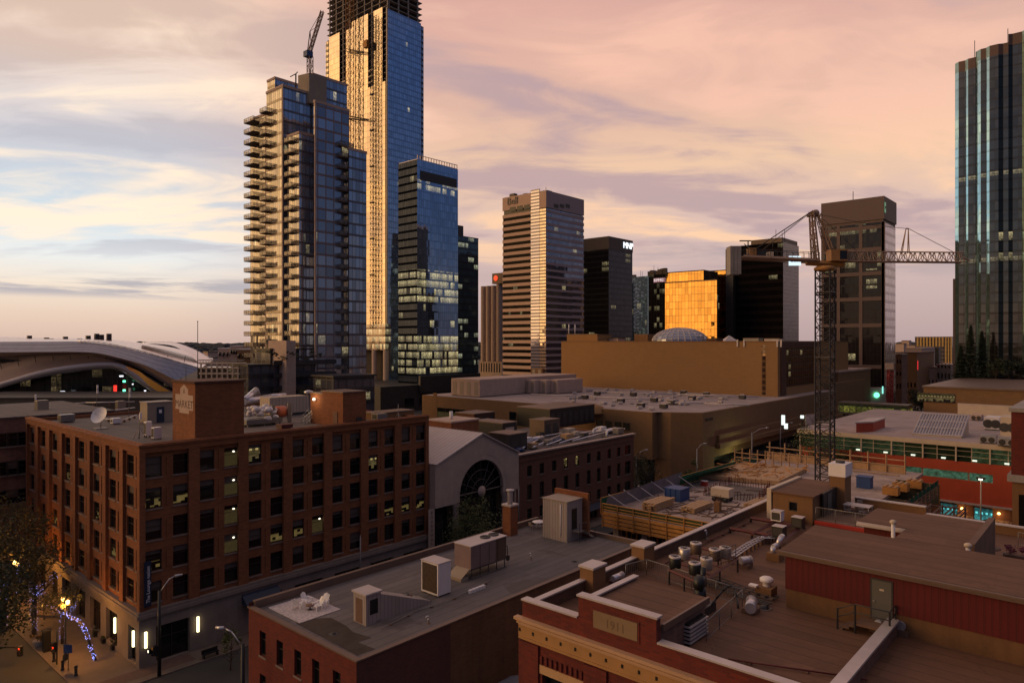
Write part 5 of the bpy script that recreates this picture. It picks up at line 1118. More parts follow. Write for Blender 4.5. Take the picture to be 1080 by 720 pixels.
mb = MB(); mb.lathe((gxm, GY-1.0, az0), [(0, 0), (.85, .02), (.85, .12), (0, .14)], 20, True, (0, -1, 0)); mb.build('fanlight_boss', M['precast'], ga)
for x in (arcp[0][0]-.6, arcp[-1][0]+.6):
    mb = MB(); mb.lathe((x, GY-.9, 0), [(.7, 0), (.7, .8), (.5, 1), (.45, 9.2), (.65, 9.6), (.7, 10)], 16); mb.build('column', M['mauve'], ga)
t = thing('vertical_sign', 'tall narrow pale sign with dark letters hung beside the arcade columns', 'sign', (gx0+.3, GY-.7, 4.5)); x = OY(455, GY-.9)
mb = MB(); mb.box(x-.6, x+.55, GY-1.0, GY-.85, 3.6, 10); mb.build('panel', M['precast'], t); text_mb('SHOPS', .62, .02, (x, GY-1.02, 8.8), (1, 0, 0)) if 0 else None
for i, ch in enumerate('BOARDWALK'): text_mb(ch, .58, .02, (x, GY-1.01, 9.25-i*.66), (1, 0, 0)).build('letter', M['steel'], t)
# plant on top of and behind the hall
x0 = OY(467, 88); x1 = OY(505, 88); zt = ZAT(x0, 88, 447); t = thing('brick_roof_box', 'low orange brick box with a white vent sitting behind the gable ridge', 'penthouse', (x0, 88, 18)); mb = MB(); mb.box(x0+2, x1, 88, 94, 17, zt); mb.build('wall', M['brick_orange'], t); mb = MB(); mb.box(x0+1.8, x1+.2, 87.8, 94.2, zt, zt+.25); mb.build('coping', M['mauve'], t); mb = MB(); mb.tube((x1-4, 91, zt), (x1-4, 91, zt+1.6), .3); mb.build('vent', M['white'], t)
t = thing('rear_gabled_hall', 'second mauve gable with a ribbed metal roof set back beside the corner block', 'building', (71, 100, 0)); mb = MB(); xA, xB = 71.5, 88; mb.box(xA, xB, 101, 116, 0, 18.2); mb.build('wall', M['mauve'], t); mb = MB(); xm = 80
for (xa, za), (xb, zb2) in zip([(xA-.3, 18.25), (xm, 21.8), (xB+.3, 18.25)], [(xm, 21.8), (xB+.3, 18.25)]): mb.face([(xa, 100.4, za), (xb, 100.4, zb2), (xb, 116, zb2), (xa, 116, za)], [(0, 0), (0, 9), (16, 9), (16, 0)])
mb.face([(xA, 100.9, 18.2), (xB, 100.9, 18.2), (xm, 100.9, 21.7)]); mb.build('roof', M['seam_roof'], t)

# ================================================================== LONG PLUM BRICK BUILDING
LX0, LX1, LY, LZ = gx1+.05, OY(668.5, 79.3), 79.3, 15.3
lb_ = thing('plum_brick_building', 'long four storey plum brick building with small arched and square windows and a cluttered roof', 'building', (LX0, LY, 0))
cols = [OY(v, LY) for v in (558.5, 571.5, 584.5, 597, 609, 621, 631.5, 642.5, 652.5, 662)]
ops, ws = [], []
for i, x in enumerate(cols):
    for k, (z, h) in enumerate(((11.3, 1.9), (7.2, 2.7), (3.7, 2.0))):
        w_ = 1.25 if i < 9 else 2.2; ops.append((x-w_/2, x+w_/2, z, z+h)); ws.append((x, w_, z, h, i, k))
for i in range(9): x = LX0+2.5+i*4.2; ops.append((x-1.3, x+1.3, .4, 2.6))
mb = MB(); mb.facade('y', LY, LX0, LX1, 0, LZ, ops, .3); mb.box(LX1-.3, LX1, LY+.01, LY+26, 0, LZ).box(LX0, LX0+.3, LY+.01, LY+26, 0, LZ); mb.box(LX0, LX1+.1, LY-.12, LY-.002, 14.1, 14.3)
mb.build('wall', M['brick_plum'], lb_)
for x, w_, z, h, i, k in ws: put(window_mesh(w_, h, 'lit_office' if (i, k) in ((3, 0), (4, 0)) else 'glass', 0, 1), 'window', lb_, (x, LY+.18, z))
for i in range(9): x = LX0+2.5+i*4.2; put(window_mesh(2.6, 2.2, 'glass', 0, 2, False), 'shop_window', lb_, (x, LY+.18, .4))
mb = MB(); mb.box(LX0-.02, LX1+.3, LY-.3, LY+.5, LZ, LZ+.25); mb.build('parapet_coping', M['mauve'], lb_)
mb = MB(); mb.box(LX0+.3, LX1-.3, LY+.5, LY+26, LZ-1, LZ-.3); mb.build('roof', M['roof_gravel'], lb_)
mb = MB(); mb.face([(LX0+3, LY-.05, 3.2), (LX0+26, LY-.05, 3.2), (LX0+26, LY-1.6, 2.5), (LX0+3, LY-1.6, 2.5)]); mb.build('canopy', M['blue_door'], lb_)
lr = LZ-.3
def boxplant(label, px0, px1, pyb, pyt, zb, depth, mat, roof='coping_brown', name='plant_room', extra=None):
    a = GZ(px0, pyb, zb); Y = a.y; x1 = OY(px1, Y); zt = ZAT(a.x, Y, pyt); t = thing(name, label, 'roof plant', (a.x, Y, zb))
    mb = MB(); mb.box(a.x, x1, Y, Y+depth, zb-.1, zt); mb.build('casing', M[mat], t); mb = MB(); mb.box(a.x-.12, x1+.12, Y-.12, Y+depth+.12, zt, zt+.18); mb.build('top', M[roof], t)
    n = max(1, int((x1-a.x)/2.2)); mb = MB()
    for i in range(n): q = a.x+(x1-a.x)*(i+.2)/n; mb.box(q, q+(x1-a.x)/n*.6, Y-.04, Y-.002, zb+.5, zb+(zt-zb)*.8)
    mb.build('louvre', M[extra or 'steel'], t); return t
boxplant('dark grey plant room with a pale top on the plum brick roof, nearest the gable', 530, 545, 469, 447, lr, 8, 'black', 'coping_brown', extra='galv')
boxplant('long dark brown plant room at the back left of the plum brick roof', 500, 522, 452, 437, lr, 6, 'brick_brown', 'coping_brown')
boxplant('wide black plant room with a sloping side at the right of the plum brick roof', 580, 627, 452, 432, lr, 10, 'black', 'coping_brown')
boxplant('small tapering brown vent house in front of the wide black plant room', 574, 590, 461, 444, lr, 4, 'brown', 'brown')
boxplant('low dark plenum box at the left front of the plum brick roof', 537, 556, 477, 459, lr, 5, 'steel', 'coping_brown')
rr = random.Random(9)
kinds = ['white boxed fan', 'silver duct end', 'grey cabinet', 'blue tarped bundle', 'pale stack of boards', 'squat cream hatch', 'dark square vent', 'white pipe elbow']
spots = [(556, 468), (567, 466), (578, 469), (588, 466), (598, 465), (607, 460), (616, 462), (626, 459), (634, 456), (644, 457), (652, 458), (548, 476), (562, 473), (600, 459), (570, 461), (640, 461)]
ordn = ['near the left end of the plum brick roof', 'behind the parapet of the plum brick roof', 'in the middle of the plum brick roof', 'below the wide black plant room', 'near the right end of the plum brick roof']
for i, (px, py) in enumerate(spots):
    kd = kinds[i % 8]; mat = ['white', 'duct', 'rail', 'blue_tarp', 'ply', 'cream', 'steel', 'white'][i % 8]; p = GZ(px, py, lr)
    t = thing('roof_fan' if i % 8 in (0, 6) else 'roof_clutter', kd+(', a further one, ' if i >= 8 else ' ')+ordn[min(4, int((px-545)/22))], 'roof plant', p, 'clutter on the plum brick roof'); mb = MB(); s = rr.uniform(.7, 1.3)
    if i % 8 == 1: mb.tube(p+Vector((-2*s, 0, .7)), p+Vector((2*s, .3, .7)), .45, n=12)
    elif i % 8 == 7: mb.path([p, p+Vector((0, 0, 1.2)), p+Vector((1.5, 0, 1.4))], .25, 10)
    elif i % 8 == 3:
        for k in range(5): mb.lathe(p+Vector((rr.uniform(-1, 1), rr.uniform(-.5, .5), .4)), [(0, -.4), (.6, -.3), (.7, .1), (0, .5)], 9)
    else: mb.box(p.x-1.0*s, p.x+1.0*s, p.y-.7*s, p.y+.7*s, p.z+.2, p.z+1.3*s)
    mb.build('casing', M[mat], t); mb = MB(); mb.cbox(p, 1.6*s, 1.1*s, .22); mb.build('base', M['steel'], t)
for k in range(5):
    a, b = GZ(548+k*14, 477-k*2.4, lr), GZ(575+k*17, 462-k*1.2, lr); t = thing('roof_pipes', ['left hand', 'second', 'middle', 'fourth', 'right hand'][k]+' long pale pipe run crossing the plum brick roof', 'pipes', a, 'pipe runs on the plum brick roof')
    mb = MB(); mb.path([a+Vector((0, 0, .5)), b+Vector((0, 0, .5)), b+Vector((6, 0, .5))], .16, 8); mb.build('pipe', M['duct'], t)

# ================================================================== CONSTRUCTION SITE
CX, CYm, CZ = 75.2, 51.0, 13.2
st = thing('concrete_deck', 'unfinished concrete floor deck of the building site, with orange formwork round its edge', 'building site', (CX, CYm, 0))
mb = MB(); mb.box(CX, 132, 26, CYm, CZ-.45, CZ); mb.build('slab', surf('site_slab', (.36, .27, .23), .9, var=.5, scale=.35, fine=2.5), st)
for i in range(6):
    y = CYm-1.2-i*4.2; mb = MB(); mb.box(CX+1.0, CX+1.8, y-.4, y+.4, 0, CZ-.45); mb.build('column', M['concrete'], st)
mb = MB(); mb.box(CX+3.2, 131, 26.5, CYm-3, 0, CZ-.9); mb.build('lower_storey', M['black'], st)
mb = MB()
for i in range(60): y = CYm-.6-i*.5; mb.bar((CX+2.3+(i % 3)*.3, y, 7), (CX+2.3+(i % 3)*.3, y, CZ-.5), .09)
for z in (8, 9.6, 11.2): mb.bar((CX+2.4, CYm-.3, z), (CX+2.4, 20, z), .08)
mb.build('shoring', M['wood'], st)
fz0, fz1 = CZ-1.9, CZ+1.05
t = thing('edge_formwork', 'orange timber formwork and guard rails along the near edge of the concrete deck', 'formwork', (CX, CYm, CZ)); mb = MB()
for k in range(4): mb.box(CX-.12-.03*k, CX-.02, 20, CYm+.1, fz0+k*.5, fz0+k*.5+.38)
mb.build('board', M['wood'], t); mb = MB()
for i in range(14): y = CYm-i*2.3; mb.bar((CX-.25, y, fz0-.1), (CX-.25, y, fz1), .12)
mb.build('upright', M['wood'], t); mb = MB()
for z in (CZ+.25, CZ+.6, CZ+1.0): mb.bar((CX-.16, 20, z), (CX-.16, CYm, z), .1)
mb.build('guard_rail', M['wood'], t)
mb = MB(); mb.box(CX-.10, CX-.06, 20, CYm, CZ+.1, CZ+.95); mb.build('netting', surf('dark_netting', (.05, .075, .03), .9, var=.4), t)
t = thing('windbreak_screen', 'grey tarpaulin windbreak on raking props along the street side of the deck', 'screen', (CX, CYm, CZ)); mb = MB(); mb.face([(CX+.2, CYm, CZ), (CX+20, CYm, CZ), (CX+20, CYm-.5, CZ+2.3), (CX+.2, CYm-.5, CZ+1.8)]); mb.build('tarpaulin', M['grey_tarp'], t)
mb = MB()
for i in range(6): x = CX+1+i*3.6; mb.bar((x, CYm-.1, CZ+2), (x+1.6, CYm-2.6, CZ), .1)
mb.build('prop', M['coping'], t)
t = thing('green_safety_fence', 'green netted safety fence along the street side of the site', 'fence', (CX, CYm+.3, CZ)); mb = MB(); mb.face([(CX, CYm+.35, CZ+.3), (CX+50, CYm+.35, CZ-.3), (CX+50, CYm+.35, CZ+1.0), (CX, CYm+.35, CZ+1.6)]); mb.face([(CX+20, CYm+.3, CZ+.4), (CX+36, CYm+.3, CZ+.4), (CX+36, CYm-2.4, CZ+1.5), (CX+20, CYm-2.4, CZ+2.1)]); mb.build('net', M['green_net'], t); mb = MB()
for i in range(26): x = CX+i*2; mb.bar((x, CYm+.4, CZ-.5), (x, CYm+.4, CZ+1.5-i*.02), .08)
mb.bar((CX, CYm+.4, CZ+1.6), (CX+50, CYm+.4, CZ+1.0), .09); mb.build('post', M['wood'], t)
t = thing('ply_hoarding', 'plywood edge boards with timber posts at the far end of the deck', 'hoarding', (128, CYm, CZ)); mb = MB(); mb.box(129, 129.12, 28, CYm, CZ, CZ+1.1); mb.build('board', M['ply'], t); mb = MB()
for i in range(9): y = 28+i*2.8; mb.bar((128.8, y, CZ), (128.8, y, CZ+3.2), .2)
for z in (1.3, 2.2): mb.bar((128.8, 28, CZ+z), (128.8, CYm, CZ+z), .14)
mb.build('post', M['ply'], t)
t = thing('core_pit', 'rebar ringed pit, its shade a flat black sheet, in the middle of the deck', 'pit', (100, 40, CZ)); pa = [gz(742, 522, CZ), gz(772, 510, CZ), gz(812, 516, CZ), gz(800, 530, CZ)]
mb = MB(); mb.prism([(v.x, v.y) for v in pa], CZ+.01, CZ+.02); mb.build('floor', M['black'], t); mb = MB()  # flat black sheet on the slab painted as the pit's shade
for a, b in zip(pa, pa[1:]+pa[:1]):
    n = int((b-a).length/.4)
    for i in range(n): q = a.lerp(b, i/n); mb.bar(q, q+Vector((rr.uniform(-.15, .15), rr.uniform(-.15, .15), rr.uniform(.9, 1.5))), .06)
mb.build('rebar', M['red_steel'], t)
t = thing('far_deck', 'raw timber forming deck with boards and rails at the back of the site', 'formwork', gz(790, 505, CZ)); pa = [gz(735, 505, CZ), gz(775, 490, CZ), gz(850, 498, CZ), gz(822, 512, CZ)]; mb = MB(); mb.prism([(v.x, v.y) for v in pa], CZ+.1, CZ+.7); mb.build('deck', M['ply'], t); mb = MB()
for i in range(60):
    u, v = rr.random(), rr.random(); a = pa[0].lerp(pa[3], u).lerp(pa[1].lerp(pa[2], u), v)+Vector((0, 0, .75)); b = a+Vector((rr.uniform(-3, 3), rr.uniform(-2, 2), rr.choice((0, 0, .6)))); mb.bar(a, b, .12)
stuff(mb.build('loose_boards', M['wood'], t)); mb = MB()
for i in range(10): q = pa[1].lerp(pa[2], i/9); mb.bar(q, q+Vector((0, 0, 3.0)), .16)
mb.bar(pa[1]+Vector((0, 0, 1.4)), pa[2]+Vector((0, 0, 1.4)), .12).bar(pa[1]+Vector((0, 0, 2.2)), pa[2]+Vector((0, 0, 2.2)), .12); mb.build('guard_rail', M['ply'], t)
t = thing('skip', 'blue steel skip on the concrete deck beside the grey windbreak', 'skip', gz(713, 524, CZ)); p = gz(713, 527, CZ); mb = MB(); mb.box(p.x-1, p.x+1.6, p.y-1.2, p.y+1.2, CZ, CZ+1.7); mb.build('body', M['blue'], t); mb = MB()
for k in range(4): mb.box(p.x-1.08, p.x-1.001, p.y-1.2+k*.75, p.y-1.1+k*.75, CZ, CZ+1.7)
mb.box(p.x-1.1, p.x+1.7, p.y-1.3, p.y-1.2, CZ+1.55, CZ+1.75).box(p.x-1.1, p.x+1.7, p.y+1.2, p.y+1.3, CZ+1.55, CZ+1.75); mb.build('rib', M['blue'], t)
p = gz(762, 528, CZ); t = thing('site_generator', 'cream site generator on a dark trolley on the deck', 'generator', p); mb = MB(); mb.box(p.x-.9, p.x+.9, p.y-1.3, p.y+1.3, CZ+.7, CZ+1.8); mb.build('hood', M['cream'], t); mb = MB(); mb.box(p.x-.8, p.x+.8, p.y-1.1, p.y+1.1, CZ+.3, CZ+.7); mb.build('chassis', M['black'], t); mb = MB(); [mb.lathe((p.x+i*.85, p.y+j*.8, CZ+.32), [(0, -.08), (.32, -.08), (.32, .08), (0, .08)], 12, True, (1, 0, 0)) for i in (-1, 1) for j in (-1, 1)]; mb.build('wheel', M['black'], t)
for lb, q, n in (('stack of pale planks at the near left of the deck', (694, 535), 6), ('loose pile of planks in the middle of the deck', (735, 537), 4), ('short stack of planks near the far right of the deck', (800, 532), 3)):
    p = gz(*q, CZ); t = thing('plank_stack', lb, 'planks', p); mb = MB()
    for k in range(n):
        for j in range(4): y = p.y-1+j*.5; mb.box(p.x-2.5+rr.uniform(-.3, .3), p.x+2.5+rr.uniform(-.3, .3), y, y+.42, CZ+k*.16+.1, CZ+k*.16+.22)
    mb.build('plank', M['ply'], t); mb = MB(); mb.box(p.x-1.5, p.x-1.2, p.y-1, p.y+1, CZ, CZ+.1).box(p.x+1.2, p.x+1.5, p.y-1, p.y+1, CZ, CZ+.1); mb.build('bearer', M['wood_dark'], t)
t = thing('deck_debris', 'scattered timber offcuts and steel lying over the near half of the deck', 'debris', gz(740, 540, CZ)); mb = MB()
for i in range(110):
    p = gz(rr.uniform(680, 815), rr.uniform(517, 556), CZ, .06)
    if not (CX+.5 < p.x < 128 and 25 < p.y < CYm-.5): continue
    a = rr.uniform(0, 3.14); L = rr.uniform(.4, 1.8); v = Vector((math.cos(a), math.sin(a), 0))*L; mb.bar(p-v, p+v, .09)
stuff(mb.build('offcuts', M['wood_dark'], t))
p = gz(757, 540, CZ); t = thing('column_stub', 'short tan column stub with starter bars on the deck', 'column', p); mb = MB(); mb.cbox(p, .7, .7, 1.4); mb.build('stub', M['siding_tan'], t); mb = MB(); [mb.bar(p+Vector((i*.25, j*.25, 1.4)), p+Vector((i*.25, j*.25, 2.2)), .05) for i in (-1, 1) for j in (-1, 1)]; mb.build('starter_bar', M['red_steel'], t)
for lb, q, mt in (('red and white site bin by the green fence', (743, 512), 'red'), ('blue site bin right of the capped chimney', (912, 514), 'blue')):
    p = gz(*q, CZ); t = thing('site_bin', lb, 'bin', p); s = 1.6 if mt == 'blue' else .7; mb = MB(); mb.cbox(p, s, s*1.2, s); mb.build('body', M[mt], t); mb = MB(); mb.box(p.x-s*.55, p.x+s*.55, p.y-s*.66, p.y+s*.66, CZ+s, CZ+s*1.1); mb.build('rim', M['white'] if mt == 'red' else M['blue'], t)
for i, (lb, q) in enumerate((('timber crate with tools right of the blue site bin', (950, 517)), ('low timber crate in front of the olive hoarding', (965, 514)), ('tipped timber crate near the sloping green fence', (940, 521)))):
    p = gz(*q, CZ); t = thing('timber_crate', lb, 'crate', p, 'timber crates on the site'); mb = MB(); mb.cbox(p, 1.5, 2, 1.1); mb.build('body', M['wood'], t); mb = MB(); [mb.cbox(p+Vector((0, j*.7, 1.1)), 1.7, .3, .15) for j in (-1, 0, 1)]; mb.build('slat', M['ply'], t)
t = thing('plywood_hoarding', 'tan plywood hoarding behind the blue site bin', 'hoarding', (126, 28, CZ)); mb = MB(); ya, yb = OX(948, 126), OX(872, 126); zt = ZAT(126, OX(905, 126), 500); mb.box(126, 126.2, ya, yb, CZ-1, zt); mb.build('board', M['wood'], t); mb = MB(); [mb.bar((125.9, ya+(yb-ya)*i/6, CZ-1), (125.9, ya+(yb-ya)*i/6, zt+.7), .14) for i in range(7)]; mb.bar((125.9, ya, zt+.6), (125.9, yb, zt+.6), .12); mb.build('post', M['ply'], t)
t = thing('olive_hoarding', 'olive green painted hoarding panel at the right end of the site', 'hoarding', (118, 14, CZ)); mb = MB(); ya, yb = OX(990, 118), OX(945, 118); mb.box(118, 118.15, ya, yb, CZ-2, CZ+.9); mb.build('panel', surf('olive_paint', (.07, .065, .035), .8, var=.25), t); mb = MB(); [mb.bar((118.3, ya+(yb-ya)*i/5, CZ-2), (118.3, ya+(yb-ya)*i/5, CZ+.9), .15) for i in range(6)]; mb.build('post', M['wood'], t)
a, b = AT(955, 531, 92), AT(989, 508, 96)
t = thing('sloping_fence', 'green topped timber stair fence climbing to the right in front of the red building', 'fence', a); mb = MB()
for i in range(9): q = a.lerp(b, i/8); mb.bar(q-Vector((0, 0, 2)), q+Vector((0, 0, .3)), .12)
for z in (-.6, -1.0, -1.4, -1.8): mb.bar(a+Vector((0, 0, z)), b+Vector((0, 0, z)), .12)
mb.build('timber', M['wood_dark'], t); mb = MB(); mb.face([a+Vector((-.1, 0, -.5)), b+Vector((-.1, 0, -.5)), b+Vector((-.1, 0, .2)), a+Vector((-.1, 0, .2))]); mb.build('netting', M['green_net'], t)
t = thing('timber_pergola', 'row of raking timber frames behind the stepped brown roofs', 'pergola', AT(970, 540, 75)); mb = MB()
for k in range(6):
    a, b = AT(944+k*12, 541+k*1.2, 74), AT(958+k*12, 529+k*1.2, 78); mb.bar(a, b, .16).bar(a-Vector((0, 0, .5)), b-Vector((0, 0, .5)), .16); mb.bar(b-Vector((0, 0, 3)), b, .14)
mb.bar(AT(944, 539, 74), AT(1008, 544, 74), .14).bar(AT(955, 530, 78), AT(1012, 536, 78), .14); mb.build('rafter', M['wood_dark'], t)
t = thing('scaffold_tarp', 'dark blue tarpaulin and props under the left corner of the deck', 'tarpaulin', (CX, 54, 0)); mb = MB(); mb.face([(CX-1, CYm+.5, 1), (CX+12, CYm+.5, 1), (CX+12, CYm+.2, 10), (CX-1, CYm+.2, 10)]).face([(CX-3.5, CYm+3, .5), (CX-3.5, CYm-4, .5), (CX-1, CYm-4, 8.2), (CX-1, CYm+.3, 9.5)]); mb.build('sheet', M['blue_tarp'], t)

# ================================================================== TOWER CRANE
cd = 95.0; cp = AT(870, 400, cd); cx_, cy_ = cp.x, cp.y; zt_ = CAMZ+80*cd/FPX
cr = thing('tower_crane', 'tower crane with a dark lattice mast and a lit sign on its counter jib', 'crane', (cx_, cy_, CZ))
rdir = Vector((S_, -C_, 0)); fdir = Vector((C_, S_, 0))
mb = MB(); lattice(mb, (cx_, cy_, CZ-2), (cx_, cy_, zt_-.6), 1.9, .16, 30, web=.5)
for k in range(14):
    z = CZ+2+k*2.2; mb.cbox((cx_, cy_, z), 2.1, 2.1, .12) if k % 4 == 0 else None
mb.build('mast', M['steel'], cr)
P = lambda px, py: AT(px, py, cd)
mb = MB(); c = Vector((cx_, cy_, zt_)); mb.lathe((cx_, cy_, zt_-.7), [(1.25, 0), (1.4, .15), (1.4, .4), (1.1, .6)], 20); mb.bar(P(850, 277), P(890, 279), .55); mb.build('slewing_ring', M['crane_yellow'], cr)
r0, r1 = P(884, 270.5), P(1016, 271.5)
mb = MB(); lattice(mb, r0, r1, 1.1, .13, 26, 1.35, True, .55); mb.bar(r1, P(1023, 275), .15); mb.build('jib', M['crane_pale'], cr)
mb = MB(); a, b = P(862, 275.5), P(782, 271.5)
for s in (-.7, .7): mb.bar(a+fdir*s, b+fdir*s, .42)
for i in range(10): q = a.lerp(b, i/9); mb.bar(q-fdir*.7, q+fdir*.7, .12)
mb.build('counter_jib', M['crane_pale'], cr)
mb = MB()
for s in (-.7, .7): mb.bar(a+fdir*s+Vector((0, 0, 1.1)), b+fdir*s+Vector((0, 0, 1.1)), .05); [mb.bar(a.lerp(b, i/14)+fdir*s, a.lerp(b, i/14)+fdir*s+Vector((0, 0, 1.1)), .04) for i in range(15)]
mb.build('walkway_rail', M['steel'], cr)
q = P(774, 275); mb = MB()
for k in range(3): mb.prism([(q.x+rdir.x*u+fdir.x*v, q.y+rdir.y*u+fdir.y*v) for u, v in ((-.75+.5*k, -.9), (-.29+.5*k, -.9), (-.29+.5*k, .9), (-.75+.5*k, .9))], q.z-1.9, q.z+1.9)
mb.build('counterweight', M['concrete'], cr)
def ybox(px0, px1, py0, py1, dep=1.4):
    a, b = P(px0, py1), P(px1, py0); mb = MB(); mb.prism([(a.x-fdir.x*dep/2, a.y-fdir.y*dep/2), (b.x-fdir.x*dep/2, b.y-fdir.y*dep/2), (b.x+fdir.x*dep/2, b.y+fdir.y*dep/2), (a.x+fdir.x*dep/2, a.y+fdir.y*dep/2)], a.z, b.z); return mb
ybox(789, 796, 262, 271).build('winch_cabinet', M['crane_yellow'], cr); ybox(810, 814, 266, 271).build('winch_cabinet', M['cream'], cr); ybox(797, 806, 265, 271).build('winch_drum', M['steel'], cr)
cb = ybox(874, 891, 263.5, 275.5, 1.6).build('cab', M['crane_yellow'], cr); ybox(883, 890.5, 265, 274, 1.64).build('cab_window', M['glass'], cb)
sg = ybox(832, 844.5, 270, 280, .12).build('lit_sign', glow('sign_face', (.72, .9, 1), 1.15), cr)
text_mb('CBA', .78, .03, P(838.3, 276.3)-fdir*.09, rdir).build('sign_lettering', M['blue_door'], sg)
mb = MB(); ap = P(856, 223); aq = P(863, 226)
for s in (-.8, .8):
    lattice(mb, P(860, 276)+fdir*s, ap+fdir*s*.4, .35, .09, 8, .35); lattice(mb, P(874, 263)+fdir*s, aq+fdir*s*.4, .35, .09, 7, .35)
mb.bar(ap, aq, .3); mb.bar(P(851, 228), aq, .25); mb.lathe(P(860, 225), [(0, -.5), (.5, -.2), (.5, .2), (0, .5)], 10, True, fdir); mb.build('a_frame', M['crane_pale'], cr)
mb = MB(); pt = P(955.5, 241); pu = P(958, 241)
mb.bar(P(951.5, 267), pt, .1).bar(P(959, 267), pu, .1).bar(pt, pu, .12).bar(P(951.5, 267)+fdir*.4, pt, .08).bar(P(959, 267)+fdir*.4, pu, .08); mb.build('king_post', M['crane_pale'], cr)
mb = MB()
for s in (-.4, .4): mb.tube(ap+fdir*s, P(808, 255)+fdir*s, .035, n=5).tube(P(808, 255)+fdir*s, P(786, 270)+fdir*s, .035, n=5); mb.tube(ap+fdir*s, P(796, 270)+fdir*s, .03, n=5)
mb.tube(aq, P(925, 238), .035, n=5).tube(P(925, 238), pt, .035, n=5).tube(pu, P(1006, 266), .04, n=5).tube(aq, P(905, 266), .03, n=5)
mb.tube(P(815, 254), P(815, 263), .04, n=5).tube(P(825, 248), P(825, 270), .04, n=5)
mb.build('tie_rope', M['steel'], cr)
mb = MB(); mb.bar(P(780, 254), P(792, 254), .12).bar(P(789, 254), P(789, 263), .12).bar(P(785, 257), P(789, 262), .08); mb.build('davit', M['steel'], cr)
# ================================================================== SHOPPING MALL
MX, MY = 150.0, 78.0; mz = 17.7; ml = thing('shopping_mall', 'huge windowless ochre brick shopping mall with a pale low roof and a tall rear block', 'building', (MX, MY, 0))
low = [(MX, 172), (MX, 87.5), (152.6, 87.5), (153.0, 84.0), (157.5, 78), (262, 78), (262, 172)]
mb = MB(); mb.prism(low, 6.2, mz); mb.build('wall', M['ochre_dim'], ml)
mb = MB(); mb.prism([(MX+2.2, 172), (MX+2.2, 90), (160, 80), (262, 80.2), (262, 172)], 0, 6.2); mb.build('street_level', M['black'], ml)
mb = MB(); mb.prism([(152.9, 88.5), (152.9, 84.1), (157.4, 77.9), (163.5, 77.9), (163.5, 88.5)], 0, mz+.03); mb.build('corner_pier', M['ochre_dim'], ml)
mb = MB(); mb.box(165, 262, 77.2, 79.9, 8.2, 11.6).box(163.6, 262, 76.4, 77.19, 8.4, 9.6); mb.build('street_canopy', M['ochre_dim'], ml)
mb = MB(); [mb.box(168+i*9.4, 174+i*9.4, 76.0, 79.9, 4.2, 4.7) for i in range(10)]; mb.build('awning', M['steel'], ml)
put(window_mesh(60, 3.2, 'glass', 0, 0, False), 'shopfront', ml, (205, 79.75, .6))
mb = MB(); mb.prism([(MX+.6, 171.5), (MX+.6, 88.2), (154, 84.6), (158, 78.6), (261.5, 78.6), (261.5, 171.5)], mz, mz+.05); mb.build('roof', M['roof_pale'], ml)
tx, ty = 218.0, 82.8; ty1 = OX(592, tx)
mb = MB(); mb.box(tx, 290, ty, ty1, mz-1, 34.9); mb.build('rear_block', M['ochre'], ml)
mb = MB(); mb.box(tx-.1, 290.1, ty-.1, ty1+.1, 34.9, 35.15); mb.build('rear_coping', M['ochre_dim'], ml)
ya, yb = OX(807.5, tx), OX(803.5, tx); mb = MB(); mb.box(tx-.06, tx-.004, ya, yb, mz+.5, 34); mb.build('window_strip', curtain('strip_glass', (.06, .03, .02), 1.9, 1.2, .3, .05, (.2, .11, .05), .35, (.2, .11, .05)), ml)
x0, x1 = OY(829, ty), OY(858, ty); mb = MB(); mb.box(x0, x1, ty-.08, ty-.004, 20.5, 33); mb.build('glazed_wall', curtain('brown_glass', (.20, .085, .04), 2.3, 2.1, .45, .07, (.05, .03, .02), .3, (.16, .07, .035), p=.03, run=1, emit=.25), ml)
mb = MB(); mb.box(OY(823, ty), OY(861, ty), ty-.3, ty-.09, 33.2, 34.8).box(OY(823, ty), OY(828.5, ty), ty-.31, ty-.09, 18, 33.1); mb.build('dark_fascia', M['brick_brown'], ml)
for i, v in enumerate((671, 662, 653, 644)):
    z0 = 13.3; y = OX(873 - v + 0, MX) if 0 else OX({0: 661, 1: 652, 2: 642, 3: 632.5}[i], MX); put(window_mesh(1.9, 1.8, 'glass', 0, 0, False), 'window', ml, (MX-.16, y, z0-.4), R(-90))
for v in (572, 563, 554, 541): put(window_mesh(2.6, 2.4, 'glass', 0, 0, False), 'window', ml, (MX-.16, OX(v, MX), 12.5), R(-90))
for v in (466, 473, 480, 486): put(window_mesh(4.0, 3.0, 'lit_wall', 0, 0, False), 'window', ml, (MX-.16, OX(v, MX), 11.2), R(-90))
mb = MB(); mb.box(158.6, 162.8, 77.84, 77.899, 15.6, 16.2); mb.build('vent_slot', M['black'], ml)
mb = MB(); mb.box(MX-.05, MX-.002, OX(457, MX), OX(461, MX), 6.2, mz+1); mb.build('pilaster', M['ochre_dim'], ml)
mb = MB(); y = OX(622, MX); mb.lathe((MX+.3, y, mz), [(4.2, -1.2), (3.4, .3), (1.5, 1.0), (0, 1.2)], 20); mb.build('rounded_hood', M['ochre'], ml)
for k, (x, h) in enumerate(((778, 6), (785, 6), (820, 5), (824, 5))):
    y = OX(x, tx); t = thing('roof_anchor', ['first pale post pair strap hung over the top edge of the tall ochre wall', 'second pale strap right beside the first on the tall ochre wall', 'pale strap at the right corner of the tall ochre wall', 'outermost pale strap at the right corner of the tall ochre wall'][k], 'strap', (tx, y, 35)); mb = MB(); mb.box(tx-.3, tx-.11, y-.25, y+.25, 33.3, 35.6); mb.build('strap', M['coping'], t)
